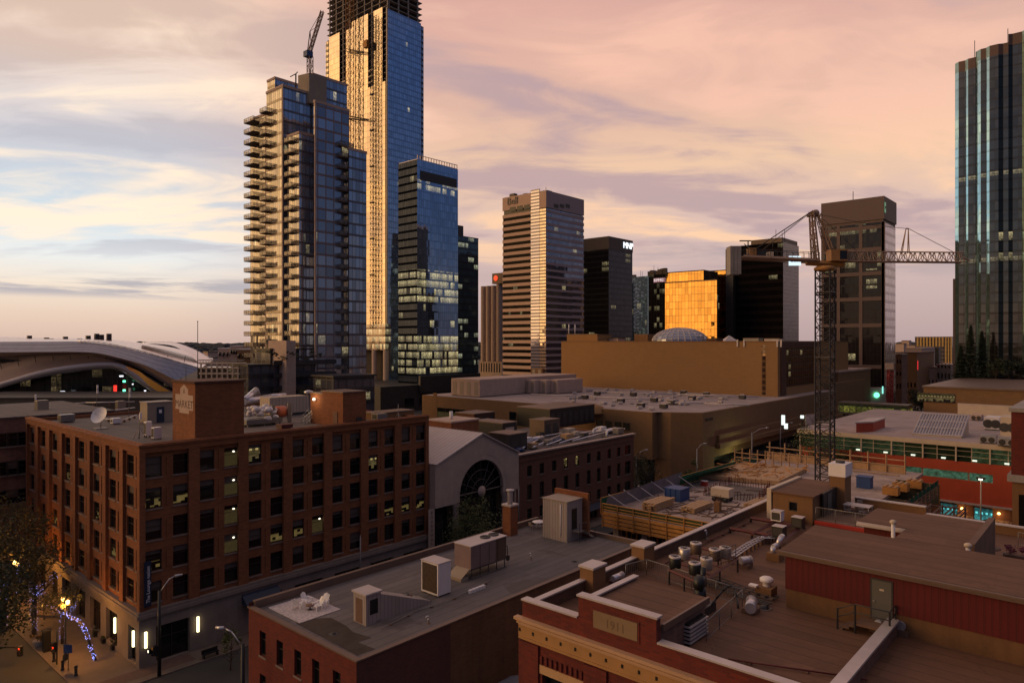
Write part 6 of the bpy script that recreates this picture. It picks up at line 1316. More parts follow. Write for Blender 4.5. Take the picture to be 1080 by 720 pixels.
# mall roof plant
def mallbox(label, px0, px1, pyb, pyt, depth, mat, zb=mz, name='roof_unit', parts=True):
    a = GZ(px0, pyb, zb); b = a + Vector((0, 0, 0)); Xp = a.x; y0 = OX(px1, Xp); zt = ZAT(Xp, (a.y+y0)/2, pyt); t = thing(name, label, 'roof plant', (Xp, y0, zb)); mb = MB(); mb.box(Xp, Xp+depth, y0, a.y, zb+.3, zt); mb.build('casing', M[mat], t)
    mb = MB(); mb.box(Xp+.2, Xp+depth-.2, y0+.2, a.y-.2, zb-.05, zb+.3); mb.build('plinth', M['steel'], t); mb = MB(); n = max(2, int((a.y-y0)/3))
    for i in range(n): q = y0+(a.y-y0)*(i+.25)/n; mb.box(Xp-.05, Xp-.003, q, q+(a.y-y0)/n*.5, zb+.6, zb+.3+(zt-zb)*.8)
    mb.build('louvre', M['mauve' if mat in ('mauve', 'white') else 'beige'], t); return t
mallbox('long low pinkish plant room on the left end of the mall roof', 476, 506, 417, 399.5, 50, 'precast')
for i, (a, b) in enumerate(((553, 564), (565, 576), (577, 588))): mallbox(['left', 'middle', 'right'][i]+' of the three pale boxed air units in a row on the mall roof', a, b, 415, 400.5, 14 if i == 2 else 4, 'precast')
mallbox('small orange lit brick hut in front of the banded tower on the mall roof', 560, 572, 396, 388.5, 6, 'siding_tan', mz+1, 'roof_hut')
mallbox('grey boxed unit with ducts right of the three pale air units', 589, 602, 413, 403, 5, 'rail')
rr = random.Random(21)
mu = thing('roof_ventilator', 'small pale square ventilator, one of many dotted over the mall roof', 'ventilator', gz(760, 425, mz), 'small ventilators dotted over the mall roof')
mb = MB(); mb.box(-.5, .5, -.6, .6, .2, .75); mb.build('hood', M['coping'], mu, True); mb = MB(); mb.box(-.4, .4, -.4, .4, 0, .2); mb.build('curb', M['steel'], mu, True)
mu2 = thing('dark_ventilator', 'dark square ventilator box, one of several standing on the mall roof', 'ventilator', gz(708, 427, mz), 'dark ventilators on the mall roof')
mb = MB(); mb.box(-.7, .7, -.9, .9, .2, 1.25); mb.build('casing', M['steel'], mu2, True); mb = MB(); mb.box(-.75, .75, -.95, .95, 1.25, 1.35); mb.build('lid', M['coping'], mu2, True)
pts = [gz(rr.uniform(600, 815), rr.uniform(411, 433), mz) for i in range(150)]; k = 0
for p in pts:
    if MX+4 < p.x < tx-3 and 88 < p.y < 165 and k < 62: copy_tree(mu, loc=p, rz=rr.uniform(0, 1.5)); k += 1
for q in ((690, 424), (668, 418), (721, 416), (745, 418), (655, 425), (630, 417), (617, 421), (700, 431), (783, 421), (730, 422), (676, 430)): copy_tree(mu2, loc=gz(*q, mz))
for i, (q0, q1) in enumerate((((640, 416), (800, 421)), ((700, 427), (790, 430)), ((560, 418), (690, 424)))):
    a, b = gz(*q0, mz, .7), gz(*q1, mz, .7); t = thing('mall_pipe', ['far', 'near right', 'near left'][i]+' pale pipe run across the mall roof', 'pipes', a); mb = MB(); mb.path([a, a.lerp(b, .5)+Vector((1, 1, 0)), b], .22, 6); mb.build('pipe', M['coping'], t)
# things on the tall block
t = thing('glass_dome', 'shallow glass dome with pale ribs rising above the tall ochre wall', 'dome', AT(717, 361, 270)); c = AT(717, 361, 270); c.z = 34.9; rd = 28/FPX*270*1.03; hh = 5.3; mb = MB(); pr2 = [(rd*math.cos(a), hh*math.sin(a)) for a in [math.pi/2*i/8 for i in range(9)]]; pr2[-1] = (0, hh)
mb.lathe(c, pr2, 28, False); mb.build('glazing', curtain('dome_glass', (.30, .33, .42), 2, .1, .5, .0, sf=0, tilt=.05, rough=.15), t); mb = MB()
for i in range(28):
    a = 2*math.pi*i/28
    for (r0_, z0_), (r1_, z1_) in zip(pr2, pr2[1:]): mb.bar(c+Vector((math.cos(a)*r0_, math.sin(a)*r0_, z0_+.05)), c+Vector((math.cos(a)*r1_, math.sin(a)*r1_, z1_+.05)), .22)
for (r0_, z0_) in pr2[:7]:
    for i in range(28): a, b = 2*math.pi*i/28, 2*math.pi*(i+1)/28; mb.bar(c+Vector((math.cos(a)*r0_, math.sin(a)*r0_, z0_)), c+Vector((math.cos(b)*r0_, math.sin(b)*r0_, z0_)), .22)
mb.build('rib', M['coping'], t)
def topbox(label, px0, px1, pyt, d, mat, depth=8, zb=34.9, name='roof_unit', detail=True):
    a, b = AT(px0, pyt, d), AT(px1, pyt, d); t = thing(name, label, 'roof plant', (a.x, b.y, zb)); X = a.x; y1_ = a.y; y0_ = OX(px1, X); mb = MB(); mb.box(X, X+depth, y0_, y1_, zb-.05, a.z); mb.build('casing', M[mat], t)
    mb = MB(); mb.box(X-.1, X+depth+.1, y0_-.1, y1_+.1, a.z, a.z+.25)
    mb.build('cap', M['coping_brown'], t); return t
topbox('tan brick lift room with two masts above the left end of the tall ochre wall', 598, 630, 353, 285, 'ochre', 10)
t = thing('mast_pair', 'pair of pale masts standing on the tan lift room', 'antenna', AT(604, 352, 287)); mb = MB(); [mb.tube(AT(x, 352, 287), AT(x, 342, 287), .22, n=6) for x in (600, 606.5)]; mb.build('pole', M['white'], t)
topbox('small tan plant box just left of the glass dome', 669, 683, 353, 280, 'siding_tan', 6)
topbox('small grey box between the tan lift room and the dome', 642, 652, 357, 280, 'mauve', 5)
topbox('low brown box right of the glass dome', 745, 756, 357.5, 250, 'brick_brown', 5)
topbox('long low grey plant unit near the right end of the tall ochre wall', 784, 800, 357, 240, 'rail', 4)
topbox('low pale unit at the right end of the tall ochre wall', 806, 822, 357.5, 232, 'coping', 4)
t = thing('glass_pyramid', 'small white glass pyramid skylight right of the dome', 'skylight', AT(769, 361, 255)); c = AT(769, 361, 255); c.z = 34.9; mb = MB()
q = [c+Vector((math.cos(a)*3.6, math.sin(a)*3.6, 0)) for a in (0, 1.571, 3.142, 4.712)]; ap = c+Vector((0, 0, 2.2)); [mb.face([q[i], q[(i+1) % 4], ap]) for i in range(4)]; mb.build('glazing', M['coping'], t); mb = MB(); [mb.bar(q[i], ap, .15).bar(q[i], q[(i+1) % 4], .15) for i in range(4)]; mb.build('frame', M['white'], t)

# ================================================================== TOWERS
def corner(px, d): v = AT(px, 360, d); return v.x, v.y
def tower_box(px_l, px_c, px_r, pyt, d):
    x, y = corner(px_c, d); return x, OY(px_r, y), y, OX(px_l, x), CAMZ-(pyt-360)*d/FPX
def rooftop(t, x0, x1, y0, y1, z, seed, n=7, mat='mauve', hmax=3):
    rr = random.Random(seed); mb = MB()
    for i in range(n):
        a, b = rr.uniform(x0+1, x1-4), rr.uniform(y0+1, y1-3); mb.box(a, a+rr.uniform(1, 4), b, b+rr.uniform(1, 4), z-.1, z+rr.uniform(.6, hmax))
    mb.build('roof_plant', M[mat], t); mb = MB()
    for i in range(3): a, b = rr.uniform(x0+1, x1-1), rr.uniform(y0+.5, y1-1); mb.tube((a, b, z), (a, b, z+rr.uniform(3, 7)), .12, n=5)
    mb.build('roof_mast', M['steel'], t)
# --- condominium tower
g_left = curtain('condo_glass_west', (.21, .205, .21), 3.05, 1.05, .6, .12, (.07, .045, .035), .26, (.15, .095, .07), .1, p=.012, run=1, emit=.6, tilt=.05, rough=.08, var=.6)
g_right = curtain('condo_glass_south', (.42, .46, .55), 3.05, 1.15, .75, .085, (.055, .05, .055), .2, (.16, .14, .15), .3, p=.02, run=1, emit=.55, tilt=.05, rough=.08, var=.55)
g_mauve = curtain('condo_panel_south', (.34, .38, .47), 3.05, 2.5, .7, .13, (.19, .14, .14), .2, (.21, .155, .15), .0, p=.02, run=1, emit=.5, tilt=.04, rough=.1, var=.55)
ct = thing('condo_tower', 'tall slim condominium tower with stacked balconies, dark glass and mauve panels', 'building', (*corner(298, 190), 0))
def slab(name, pl, pc, pr, pyt, d, mats, z0=0, back=None):
    x0, x1, y0, y1, z = tower_box(pl, pc, pr, pyt, d); mb = MB(); mb.mat(0).box(x0, x1, y0, y1, z0, z, 'yYXZ'); mb.mat(1).box(x0, x1, y0, y1, z0, z, 'xz')
    mb.build(name, mats, ct); mb = MB(); mb.box(x0-.15, x1+.15, y0-.15, y1+.15, z, z+.7); mb.build('parapet', M['precast'] if 'glass' not in name else M['steel'], ct); return x0, x1, y0, y1, z
A = slab('west_wing', 281, 298.5, 331, 91.5, 190, [g_left, g_right])
A2 = slab('low_wing', 264, 281, 300, 121, 198, [g_left, g_right])
Bs = slab('south_wing', 331, 332.5, 368, 108, 186, [g_left, g_mauve]); 
B2 = slab('east_wing', 367, 368, 386.5, 158, 192, [g_left, g_right])
Cb = slab('bay_wing', 303, 315.5, 331.5, 141, 186, [g_left, g_right])
Dp = slab('penthouse', 328.5, 330, 366, 79.5, 196, [g_left, g_right], 60)
Dq = slab('top_storey', 282, 290, 318, 83.5, 197, [g_left, g_right], 60)
x0, x1, y0, y1, z = Dp
mb = MB(); e = AT(326, 77, 195); mb.prism([(e.x, e.y), (e.x+5, e.y-1), (e.x+5, e.y+4), (e.x-1, e.y+4)], z-8, e.z); mb.build('lift_core', M['beige'], ct)
mb = MB(); p = AT(312, 83, 194); mb.tube(p-Vector((0, 0, 3)), p+Vector((0, 0, 1.3)), .2).bar(p+Vector((0, 0, 1.3)), AT(306, 82, 194)+Vector((0, 0, .2)), .2).bar(p+Vector((0, 0, 1.3)), AT(314, 76, 194), .2); mb.build('window_davit', M['steel'], ct)
# balconies: slab, balustrade and glass sides, one part each
def balcony_mesh(w_, dp, wrap):
    mb = MB(); mb.box(-w_/2, w_/2, -dp, .3, -.16, 0); mb.mat(1)
    mb.box(-w_/2, w_/2, -dp, -dp+.05, .1, 1.05).box(-w_/2, -w_/2+.05, -dp+.06, 0, .1, 1.05).box(w_/2-.05, w_/2, -dp+.06, 0, .1, 1.05); mb.mat(2).box(-w_/2-.02, w_/2+.02, -dp-.02, -dp+.08, 1.05, 1.12)
    for i in range(int(w_/1.3)+1): q = -w_/2+.05+i*(w_-.1)/max(1, int(w_/1.3)); mb.box(q-.03, q+.03, -dp-.03, -dp, 0, 1.05)
    me = mb.mesh('balcony'); [me.materials.append(m) for m in (M['balcony_slab'], M['balcony_glass'], M['steel'])]; return me
M['balcony_slab'] = surf('balcony_slab', (.15, .115, .095), .8, var=.15); M['balcony_glass'] = surf('balcony_glass', (.22, .19, .165), .15, .1, var=.25); M['balcony_glass'].node_tree.nodes['Principled BSDF'].inputs['Alpha'].default_value = .42
xl, yl = A2[0], A2[3]
mL = balcony_mesh(5.4, 2.6, 1); mM = balcony_mesh(3.4, 1.7, 0); mC = balcony_mesh(3.6, 1.3, 0); mE = balcony_mesh(4.4, 1.2, 0)
yL = (OX(255, A2[0]-1.4)+OX(281, A2[0]-1.4))/2
for k in range(9, 33):
    z = 3.05*k+.1
    if z < A2[4]-1: put(mL, 'balcony', ct, (A2[0], yL+.8, z), R(-90)); put(mM, 'corner_balcony', ct, (A[0], A[3]-1.0, z+.9), R(-90))
    if z < Cb[4]-1: put(mC, 'bay_balcony', ct, (Cb[0], (Cb[2]+Cb[3])/2+.6, z), R(-90))
    if z < B2[4]+3: put(mE, 'east_balcony', ct, (Bs[1]-1.5, Bs[2], z), 0)
mb = MB(); mb.box(A[0]-.25, A[0]+.02, A[2]-.2, A[2]+.25, 20, A[4]).box(Bs[0]-.2, Bs[0]+.2, Bs[2]-.22, Bs[2]+.1, 20, Bs[4]).box(A2[0]-.2, A2[0], A2[2]-.4, A2[2]+.4, 20, A2[4]); mb.build('corner_fin', M['mauve'], ct)
# podium
t = pod = thing('condo_podium', 'dark stepped podium of terraced flats at the foot of the condominium tower', 'building', (*corner(300, 172), 0))
gp = curtain('podium_glass', (.10, .10, .12), 3.2, 2.4, .4, .12, (.03, .028, .03), .4, (.045, .04, .042), .0, p=.05, run=1, emit=.4, rough=.12)
for nm, (pl, pc, pr, pyt, d), mts in (('lower_flats', (256, 262, 352, 386, 172), gp), ('middle_flats', (281, 285, 330, 369, 180), gp), ('tower_flats', (345, 352, 395, 398, 168), gp)):
    x0, x1, y0, y1, z = tower_box(pl, pc, pr, pyt, d); mb = MB(); mb.box(x0, x1, y0, y1+6, 0, z); mb.build(nm, mts, t); mb = MB(); mb.box(x0-.4, x1+.4, y0-.4, y1+6.4, z, z+.4); mb.build('roof_slab', M['steel'], t)
x0, x1, y0, y1, z = tower_box(283, 302, 312, 359, 176); mb = MB(); mb.box(x0, x1, y0, y1, 20, z); mb.build('terrace_room', M['mauve'], t)
for i in range(6):
    z = 13+3.2*i; x0, x1, y0, y1, _ = tower_box(256, 262, 352, 386, 172)
    if z < 30: mb = MB(); mb.box(x0+6, x1, y0-1.3, y0-.01, z, z+.25).box(x0+6, x1, y0-1.3, y0-1.25, z+.25, z+1.2); mb.build('terrace', M['steel'], t)
mb = MB(); rr = random.Random(4)
for i in range(8): p = AT(286+i*7, 372+(i % 3)*3, 176); leafy(mb, p, 1.3, .9, 90, .4, rr)
mb.build('terrace_shrubs', M['leaf_dark'], t)
# --- unfinished supertall tower
SX, SX1, SY0, SY1 = 251.7, 277.3, 319.0, 378.7
sk = thing('skyscraper', 'very tall unfinished skyscraper with gold reflecting glass panels below bare concrete floors', 'building', (SX, SY0, 0))
fh = 3.45
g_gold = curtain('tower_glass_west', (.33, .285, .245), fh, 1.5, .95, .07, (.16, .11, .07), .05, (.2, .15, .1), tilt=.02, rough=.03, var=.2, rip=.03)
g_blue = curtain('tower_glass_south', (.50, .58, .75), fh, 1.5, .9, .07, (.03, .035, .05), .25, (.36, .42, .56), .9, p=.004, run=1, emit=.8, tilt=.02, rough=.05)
zb_ = lambda py: CAMZ-(py-360)*400/FPX
# core and slabs
mb = MB(); mb.box(SX+3, SX1-.5, SY0+3, SY1-3, 0, 262); mb.build('core', surf('dark_interior', (.045, .034, .03), .9, var=.3), sk)
for k in range(11, 76):
    z = k*fh
    if k % 2 == 0 or z > 150: mb = MB(); mb.box(SX+.9, SX1+1.5, SY0+.6, SY1+1.5, z-.3, z); mb.build('floor_slab', M['concrete'], sk)
mb = MB()
for i in range(9):
    y = SY0+1.2+i*(SY1-SY0-2)/8
    mb.box(SX+1.2, SX+1.9, y-.4, y+.4, 140, 262)
for i in range(4): x = SX+2+i*7.3; mb.box(x-.4, x+.4, SY0+.8, SY0+1.5, 140, 262)
mb.build('column', M['concrete'], sk)
strips = [(347, 358, 37), (365, 371, 31), (371, 388, 19), (394, 403.2, 10)]
zsub = 45
for pl, pr, pyt in strips:
    ya, yb = OX(pr, SX), OX(pl, SX); zt = ZAT(SX, (ya+yb)/2, pyt); mb = MB(); mb.box(SX, SX+.5, ya, yb, zsub, zt, ''); mb.build('glass_panel', g_gold, sk)
# lower part is one broad panel
ya, yb = SY0+.9, SY1-1; zt = ZAT(SX, OX(390, SX), 92)
mb = MB(); mb.box(SX+.06, SX+.55, OX(406.2, SX), OX(387.9, SX), zsub, zt); mb.build('glass_panel', g_gold, sk)
mb = MB(); mb.box(SX-.15, SX+.7, SY0-.1, SY0+.55, zsub, ZAT(SX, SY0, 8)); mb.build('corner_fin', M['cream'], sk)
mb = MB(); mb.box(SX+.8, SX1, SY0-.02, SY0+.4, 13, ZAT(SX, SY0, 9)); mb.build('south_glazing', g_blue, sk)
mb = MB(); mb.box(SX1, SX1+3.4, SY0+1.5, SY1, zsub, ZAT(SX1, SY0, 26)); mb.build('east_bay', curtain('tower_east', (.5, .5, .55), fh, 3.4, .6, .12, (.03, .035, .06), .45, (.03, .035, .06), .2), sk)
mb = MB(); mb.box(SX+1, SX+3, SY1+.1, SY1+3, zsub, ZAT(SX, SY1, 43)); mb.build('west_bay', curtain('tower_westbay', (.5, .42, .34), fh, 3.4, .4, .12, (.04, .035, .04), .45, (.04, .035, .04), .2), sk)
for k in range(30, 57):
    z = k*fh
    for pl, pr, py in ((358.5, 364.5, 33), (388.4, 393.6, 26)):
        ya, yb = OX(pr, SX), OX(pl, SX)
        if z < ZAT(SX, ya, py) and (pl < 380 or z > ZAT(SX, ya, 90)): mb = MB(); mb.box(SX-.3, SX+1.4, ya, yb, z, z+.9); mb.build('inset_balcony', M['cream'], sk)
p0, p1 = AT(371.5, 330, 0), None
def onX(px, py, X, off=0): y = OX(px, X); return Vector((X-off, y, ZAT(X, y, py)))
mb = MB(); b = onX(374, 346, SX, 3.5); tpp = Vector((b.x, b.y, 262)); lattice(mb, b, tpp, 3.4, .38, 46, web=.5)
tr_ = thing('mast_crane', 'orange lattice crane mast climbing the gold face of the unfinished skyscraper', 'crane', b); mb.build('mast', M['crane_yellow'], tr_); mb = MB()
for py in (55, 125): 
    a = onX(366, py, SX, 1.5); c = onX(392, py+3, SX, 2.2); mb.bar(a, c, .35).bar(a+Vector((0, 0, 1.6)), c+Vector((0, 0, .6)), .3); mb.bar(onX(374, py+3, SX, 3.5), onX(374, py+3, SX, 0), .3)
mb.build('tie_collar', M['steel'], tr_)
hs = thing('construction_hoist', 'dark lattice construction hoist running up the right side of the gold face', 'hoist', onX(397, 346, SX, 1.6)); mb = MB(); b = onX(396.5, 346, SX, 1.9); lattice(mb, b, Vector((b.x, b.y, 224)), 2.6, .26, 60, web=.6); mb.build('mast', M['steel'], hs); mb = MB(); q = onX(390, 52, SX, 2); mb.box(q.x-1.5, q.x+.5, q.y-1.6, q.y+1.6, q.z, q.z+4.2); mb.build('hoist_car', M['wood'], hs)
mb = MB()
for py in range(100, 345, 38): q = onX(393, py, SX, .2); mb.box(q.x-.5, q.x+.1, q.y-1, q.y+2.2, q.z, q.z+.6)
mb.build('wall_tie', M['steel'], hs)
# luffing crane behind the condo tower
cq = AT(328, 85, 330); lc = thing('luffing_crane', 'luffing tower crane with a steep pale jib behind the condominium tower', 'crane', (cq.x, cq.y, 0)); Pq = lambda px, py: AT(px, py, 330)
mb = MB(); lattice(mb, Pq(327, 110), Pq(327, 60), 2.0, .3, 10); mb.build('mast', M['crane_pale'], lc); mb = MB(); lattice(mb, Pq(327, 54), Pq(340, 12), 1.3, .26, 16); mb.build('jib', M['crane_pale'], lc); mb = MB(); c = Pq(325, 57); mb.cbox(c-Vector((0, 0, 1.5)), 3.2, 3.2, 2.6); mb.build('machinery_deck', M['blue'], lc)
mb = MB(); mb.bar(Pq(324, 57), Pq(327, 33), .35).bar(Pq(329, 57), Pq(327, 33), .25).tube(Pq(327, 33), Pq(338, 14), .12).tube(Pq(327, 33), Pq(332, 30), .1); mb.build('a_frame', M['steel'], lc); mb = MB(); mb.lathe(Pq(327.5, 57.5), [(0, -.7), (.7, 0), (0, .7)], 10); mb.build('work_lamp', M['lamp_white'], lc)
# --- glass office tower with lit floors
bx, by = corner(440, 365); ex1 = OY(483, by); zt = CAMZ-(168-360)*365/FPX; et = thing('glass_office_tower', 'dark blue glass office tower with rows of brightly lit floors low down', 'building', (bx, by, 0))
zz = lambda py: CAMZ-(py-360)*368/FPX
bands = [(zz(318), zz(284), .95), (zz(394), zz(353), .97), (zz(200), zz(190), .55), (zz(345), zz(318), .10)]
g_off = curtain('office_glass', (.38, .48, .68), 4.2, 1.5, .92, .05, (.02, .025, .04), .18, (.33, .42, .60), .9, p=.004, bands=bands, run=2, emit=.8, ecol=(1, .84, .42), tilt=.02, rough=.05)
g_rec = curtain('office_recess_shade', (.035, .045, .07), 4.2, 1.5, .3, .08, (.012, .014, .02), .3, (.005, .007, .011), .0, spec=.0, p=.01, bands=bands[:2], run=2, emit=.65, tilt=.02, rough=.07)  # west face glass coloured near black for the shade of a recess
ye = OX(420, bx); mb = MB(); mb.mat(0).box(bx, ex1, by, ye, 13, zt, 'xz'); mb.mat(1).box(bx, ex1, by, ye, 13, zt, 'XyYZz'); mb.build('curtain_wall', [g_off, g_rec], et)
mb = MB(); mb.box(bx+2, ex1-1, by-.12, by-.003, zz(188.5)-1, zz(180.5)); mb.build('sign_band', M['black'], et)
mb = MB(); mb.box(bx+.2, ex1-.2, by+.2, ye-.5, zt, zt+.4)
for i in range(16): x = bx+.5+i*(ex1-bx-1)/15; mb.box(x-.15, x+.15, by+.1, by+.5, zt+.4, zt+2.2)
mb.box(bx+.2, ex1-.2, by+.1, by+.4, zt+2.2, zt+2.5); mb.build('crown_rail', M['coping'], et)
# podium under both towers
t = thing('tower_podium', 'broad dark podium with columns and a few lit openings under the glass towers', 'building', (bx, by-6, 0)); mb = MB(); mb.box(bx-30, ex1+22, by-8, by+70, 0, 13).box(bx-6, ex1+8, by-9.5, by-8.01, 9, 17.5); mb.build('base', M['steel'], t)
mb = MB()
for i in range(6): put(window_mesh(6, 4.2, 'lit_office' if i in (3,) else 'glass', 0, 2, False), 'shopfront', t, (bx-12+i*9.5, by-8.12, 2.4))
for px in (395, 407): mb.lathe((SX-1.2, OX(px, SX-1.2), 10), [(1.6, 0), (1.6, 20.2)], 14)
mb.build('column', M['precast'], t)
mb = MB(); mb.box(SX-2, SX+2, SY0-1, SY1, 30.1, 45); mb.build('lit_link', curtain('link_glass', (.20, .18, .17), 4.2, 1.5, .5, .07, (.10, .065, .05), .3, (.14, .09, .07), .2, bands=[(30, 46, .8)], run=2, emit=.6, rough=.08), t)
# --- dark tower behind it
x, y = corner(480, 400); x1 = OY(504.5, y); z = CAMZ-(249-360)*402/FPX; t = thing('dark_glass_block', 'dark teal glass office block with scattered lights half hidden behind the blue office tower', 'building', (x, y, 0))
gdk = curtain('dark_office', (.11, .15, .18), 4, 1.6, .6, .07, (.012, .014, .018), .35, (.06, .07, .085), .4, p=.22, run=3, emit=.5, ecol=(.9, .9, .6), rough=.07)
mb = MB(); mb.box(x, x1, y, y+30, 0, z); mb.build('curtain_wall', gdk, t); mb = MB(); mb.box(x, OY(490, y), y+1, y+25, z, z+6.5); mb.build('lift_house', M['steel'], t); mb = MB(); mb.box(x-.1, x1+.1, y-.1, y+30.1, z, z+.5); mb.build('parapet', M['steel'], t)
# --- fluted grey tower with a red sign
x, y = corner(527, 480); t = thing('fluted_tower', 'pinkish grey concrete tower with vertical fluted bays and a red sign box on top', 'building', (x, y, 0)); yl_ = OX(505, x); z = CAMZ-(301-360)*485/FPX
zb2 = CAMZ-(381-360)*485/FPX
mb = MB(); n = 4
for i in range(n):
    ya, yb = y+(yl_-y)*i/n, y+(yl_-y)*(i+1)/n; yc = (ya+yb)/2; mb.lathe((x+2.6, yc, zb2), [((yb-ya)*.44, 0), ((yb-ya)*.44, z-zb2+(3 if i == 0 else 0))], 16); 
mb.box(x+3, x+22, y-.5, yl_, 0, z).box(x+1, x+22, y-1, yl_+.3, 0, zb2-.1); mb.build('wall', M['mauve'], t)
mb = MB(); [mb.box(x+.93, x+.99, y+(yl_-y)*(i+.2)/8, y+(yl_-y)*(i+.6)/8, zb2-7.5, zb2-1.2) for i in range(8)]; mb.build('window_row', M['glass'], t)
mb = MB(); q = OX(519, x); mb.box(x, x+6, y-3, q, z+1, z+8.2); mb.build('sign_box', M['brown'], t); mb = MB(); mb.lathe((x-.1, OX(523, x), z+4.8), [(0, 0), (2.0, 0), (2.0, .25), (0, .3)], 8, False, (-1, 0, 0)); mb.build('red_emblem', glow('red_sign', (1, .06, .015), 1.0), t)
# --- banded tower
bl = thing('banded_tower', 'tall tan office tower with dark ribbon windows and lettering at the top left', 'building', (*corner(576, 330), 0))
x0, x1, y0, y1, z = tower_box(530, 576, 616, 200.5, 330)
ycv = OX(560, x0); yd2 = OX(569, x0)                                # vertical dark strip and corner fold
mb = MB(); mb.box(x0+.5, x1-.5, y0+.5, y1-.5, 0, z-1); mb.build('core', M['black'], bl)
gt = curtain('banded_glass', (.006, .005, .005), 3.1, 1.5, .0, .06, (.008, .007, .007), 0, p=.05, run=2, emit=.3, rough=.2, spec=.03)
gb = curtain('banded_strip', (.30, .30, .38), 1.55, 6, .8, .0, sf=.5, scol=(.26, .23, .27), smet=0)
gm = curtain('banded_mirror', (.36, .33, .30), 1.55, 1.3, .85, .05, (.2, .14, .1), .5, (.40, .28, .22), 0, tilt=.04)
mb = MB(); mb.mat(0).box(x0+.25, x0+.45, ycv, y1-.2, 0, z-9); mb.mat(1).box(x0-.12, x0+.4, yd2, ycv, 0, z+1.2); mb.mat(2).box(x0-.02, x0+.4, y0+.2, yd2, 0, z-8.3); mb.build('west_glazing', [gt, gb, gm], bl)
gs = curtain('banded_south', (.34, .34, .42), 3.1, 1.5, .82, .05, (.03, .03, .04), 0, p=.02, run=2, emit=.4, rough=.06, tilt=.02)
mb = MB(); mb.box(x0+.2, x1-.2, y0+.25, y0+.45, 0, z-8.3); mb.build('south_glazing', gs, bl)
nfl = int((z-10)/3.1)
M['sunlit_band'] = surf('sunlit_band', (.56, .37, .27), .8, var=.08, streak=.08); M['shaded_band'] = surf('shaded_band', (.33, .27, .29), .8, var=.08, streak=.08)  # one precast, coloured warm on the sunlit side and greyer on the shaded
xs = OY(604, y0)
for k in range(2, nfl+1):
    zf = k*3.1
    mb = MB(); mb.mat(0).box(x0, x0+.3, ycv+.02, y1, zf, zf+1.55).box(x0+.3, x0+.44, ycv+.02, y1, zf, zf+1.55); mb.mat(1).box(x0+.02, xs, y0+.02, y0+.3, zf, zf+1.15).box(xs, x1, y0, y0+.3, zf, zf+1.5); mb.build('spandrel_band', [M['sunlit_band'], M['shaded_band']], bl)
mb = MB(); mb.mat(0).box(x0, x0+.46, ycv+.02, y1, z-6.5, z).box(x0, x0+.46, y0+.02, yd2-.02, z-8, z); mb.mat(1).box(x0+.02, x1, y0, y0+.46, z-8, z-.01).box(x0+.5, x1, y0+.5, y1, z-2, z-.5); mb.build('crown', [M['sunlit_band'], M['shaded_band']], bl)
mb = MB(); zs = ZAT(x0, OX(552, x0), 219)
for a, b in ((537.5, 544), (545.2, 551.5), (552.7, 559)): mb.box(x0-.06, x0-.003, OX(b, x0), OX(a, x0), zs-.9, zs+1.2)
for a, b in ((584, 589), (590.5, 595), (596.5, 601)): zq = ZAT(OY(a, y0), y0, 217); mb.box(OY(a, y0), OY(b, y0), y0-.06, y0-.003, zq-.8, zq+1)
mb.build('crown_louvre', M['black'], bl)
yc = (OX(536.5, x0)+OX(545, x0))/2; text_mb('Bell', 4.9, .3, (x0-.16, yc, ZAT(x0, yc, 215.5)), (0, -1, 0)).build('sign_lettering', surf('dark_blue_sign', (.02, .018, .04), .4), bl)
mb = MB(); mb.box(x1-6, x1, y0+.52, y1-2, z-6, z-2.5); mb.build('set_back', M['shaded_band'], bl)
rooftop(bl, x0, x1, y0, y1, z-.4, 3, 9, 'steel', 2.5)
# --- dark tower with white lettering
mn = thing('dark_square_tower', 'dark brown glass tower with a plain capped top and white lit lettering', 'building', (*corner(642, 400), 0)); x0, x1, y0, y1, z = tower_box(614, 642, 667, 249, 400)
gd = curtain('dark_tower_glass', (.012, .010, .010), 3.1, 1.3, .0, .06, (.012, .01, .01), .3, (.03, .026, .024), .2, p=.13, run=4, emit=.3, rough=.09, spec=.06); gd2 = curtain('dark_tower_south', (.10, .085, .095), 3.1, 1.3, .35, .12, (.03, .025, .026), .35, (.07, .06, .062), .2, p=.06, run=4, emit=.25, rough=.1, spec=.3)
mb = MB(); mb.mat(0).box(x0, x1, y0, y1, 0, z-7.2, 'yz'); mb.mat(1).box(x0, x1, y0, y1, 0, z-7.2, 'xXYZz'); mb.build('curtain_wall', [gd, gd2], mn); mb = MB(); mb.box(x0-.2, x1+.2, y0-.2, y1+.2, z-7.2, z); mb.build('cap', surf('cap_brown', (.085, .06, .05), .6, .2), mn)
text_mb('MNP', 5.2, .3, (OY(662, y0), y0-.4, ZAT(OY(660, y0), y0, 262)), (1, 0, 0)).build('sign_lettering', glow('white_sign', (.85, .93, 1), 1.6), mn)
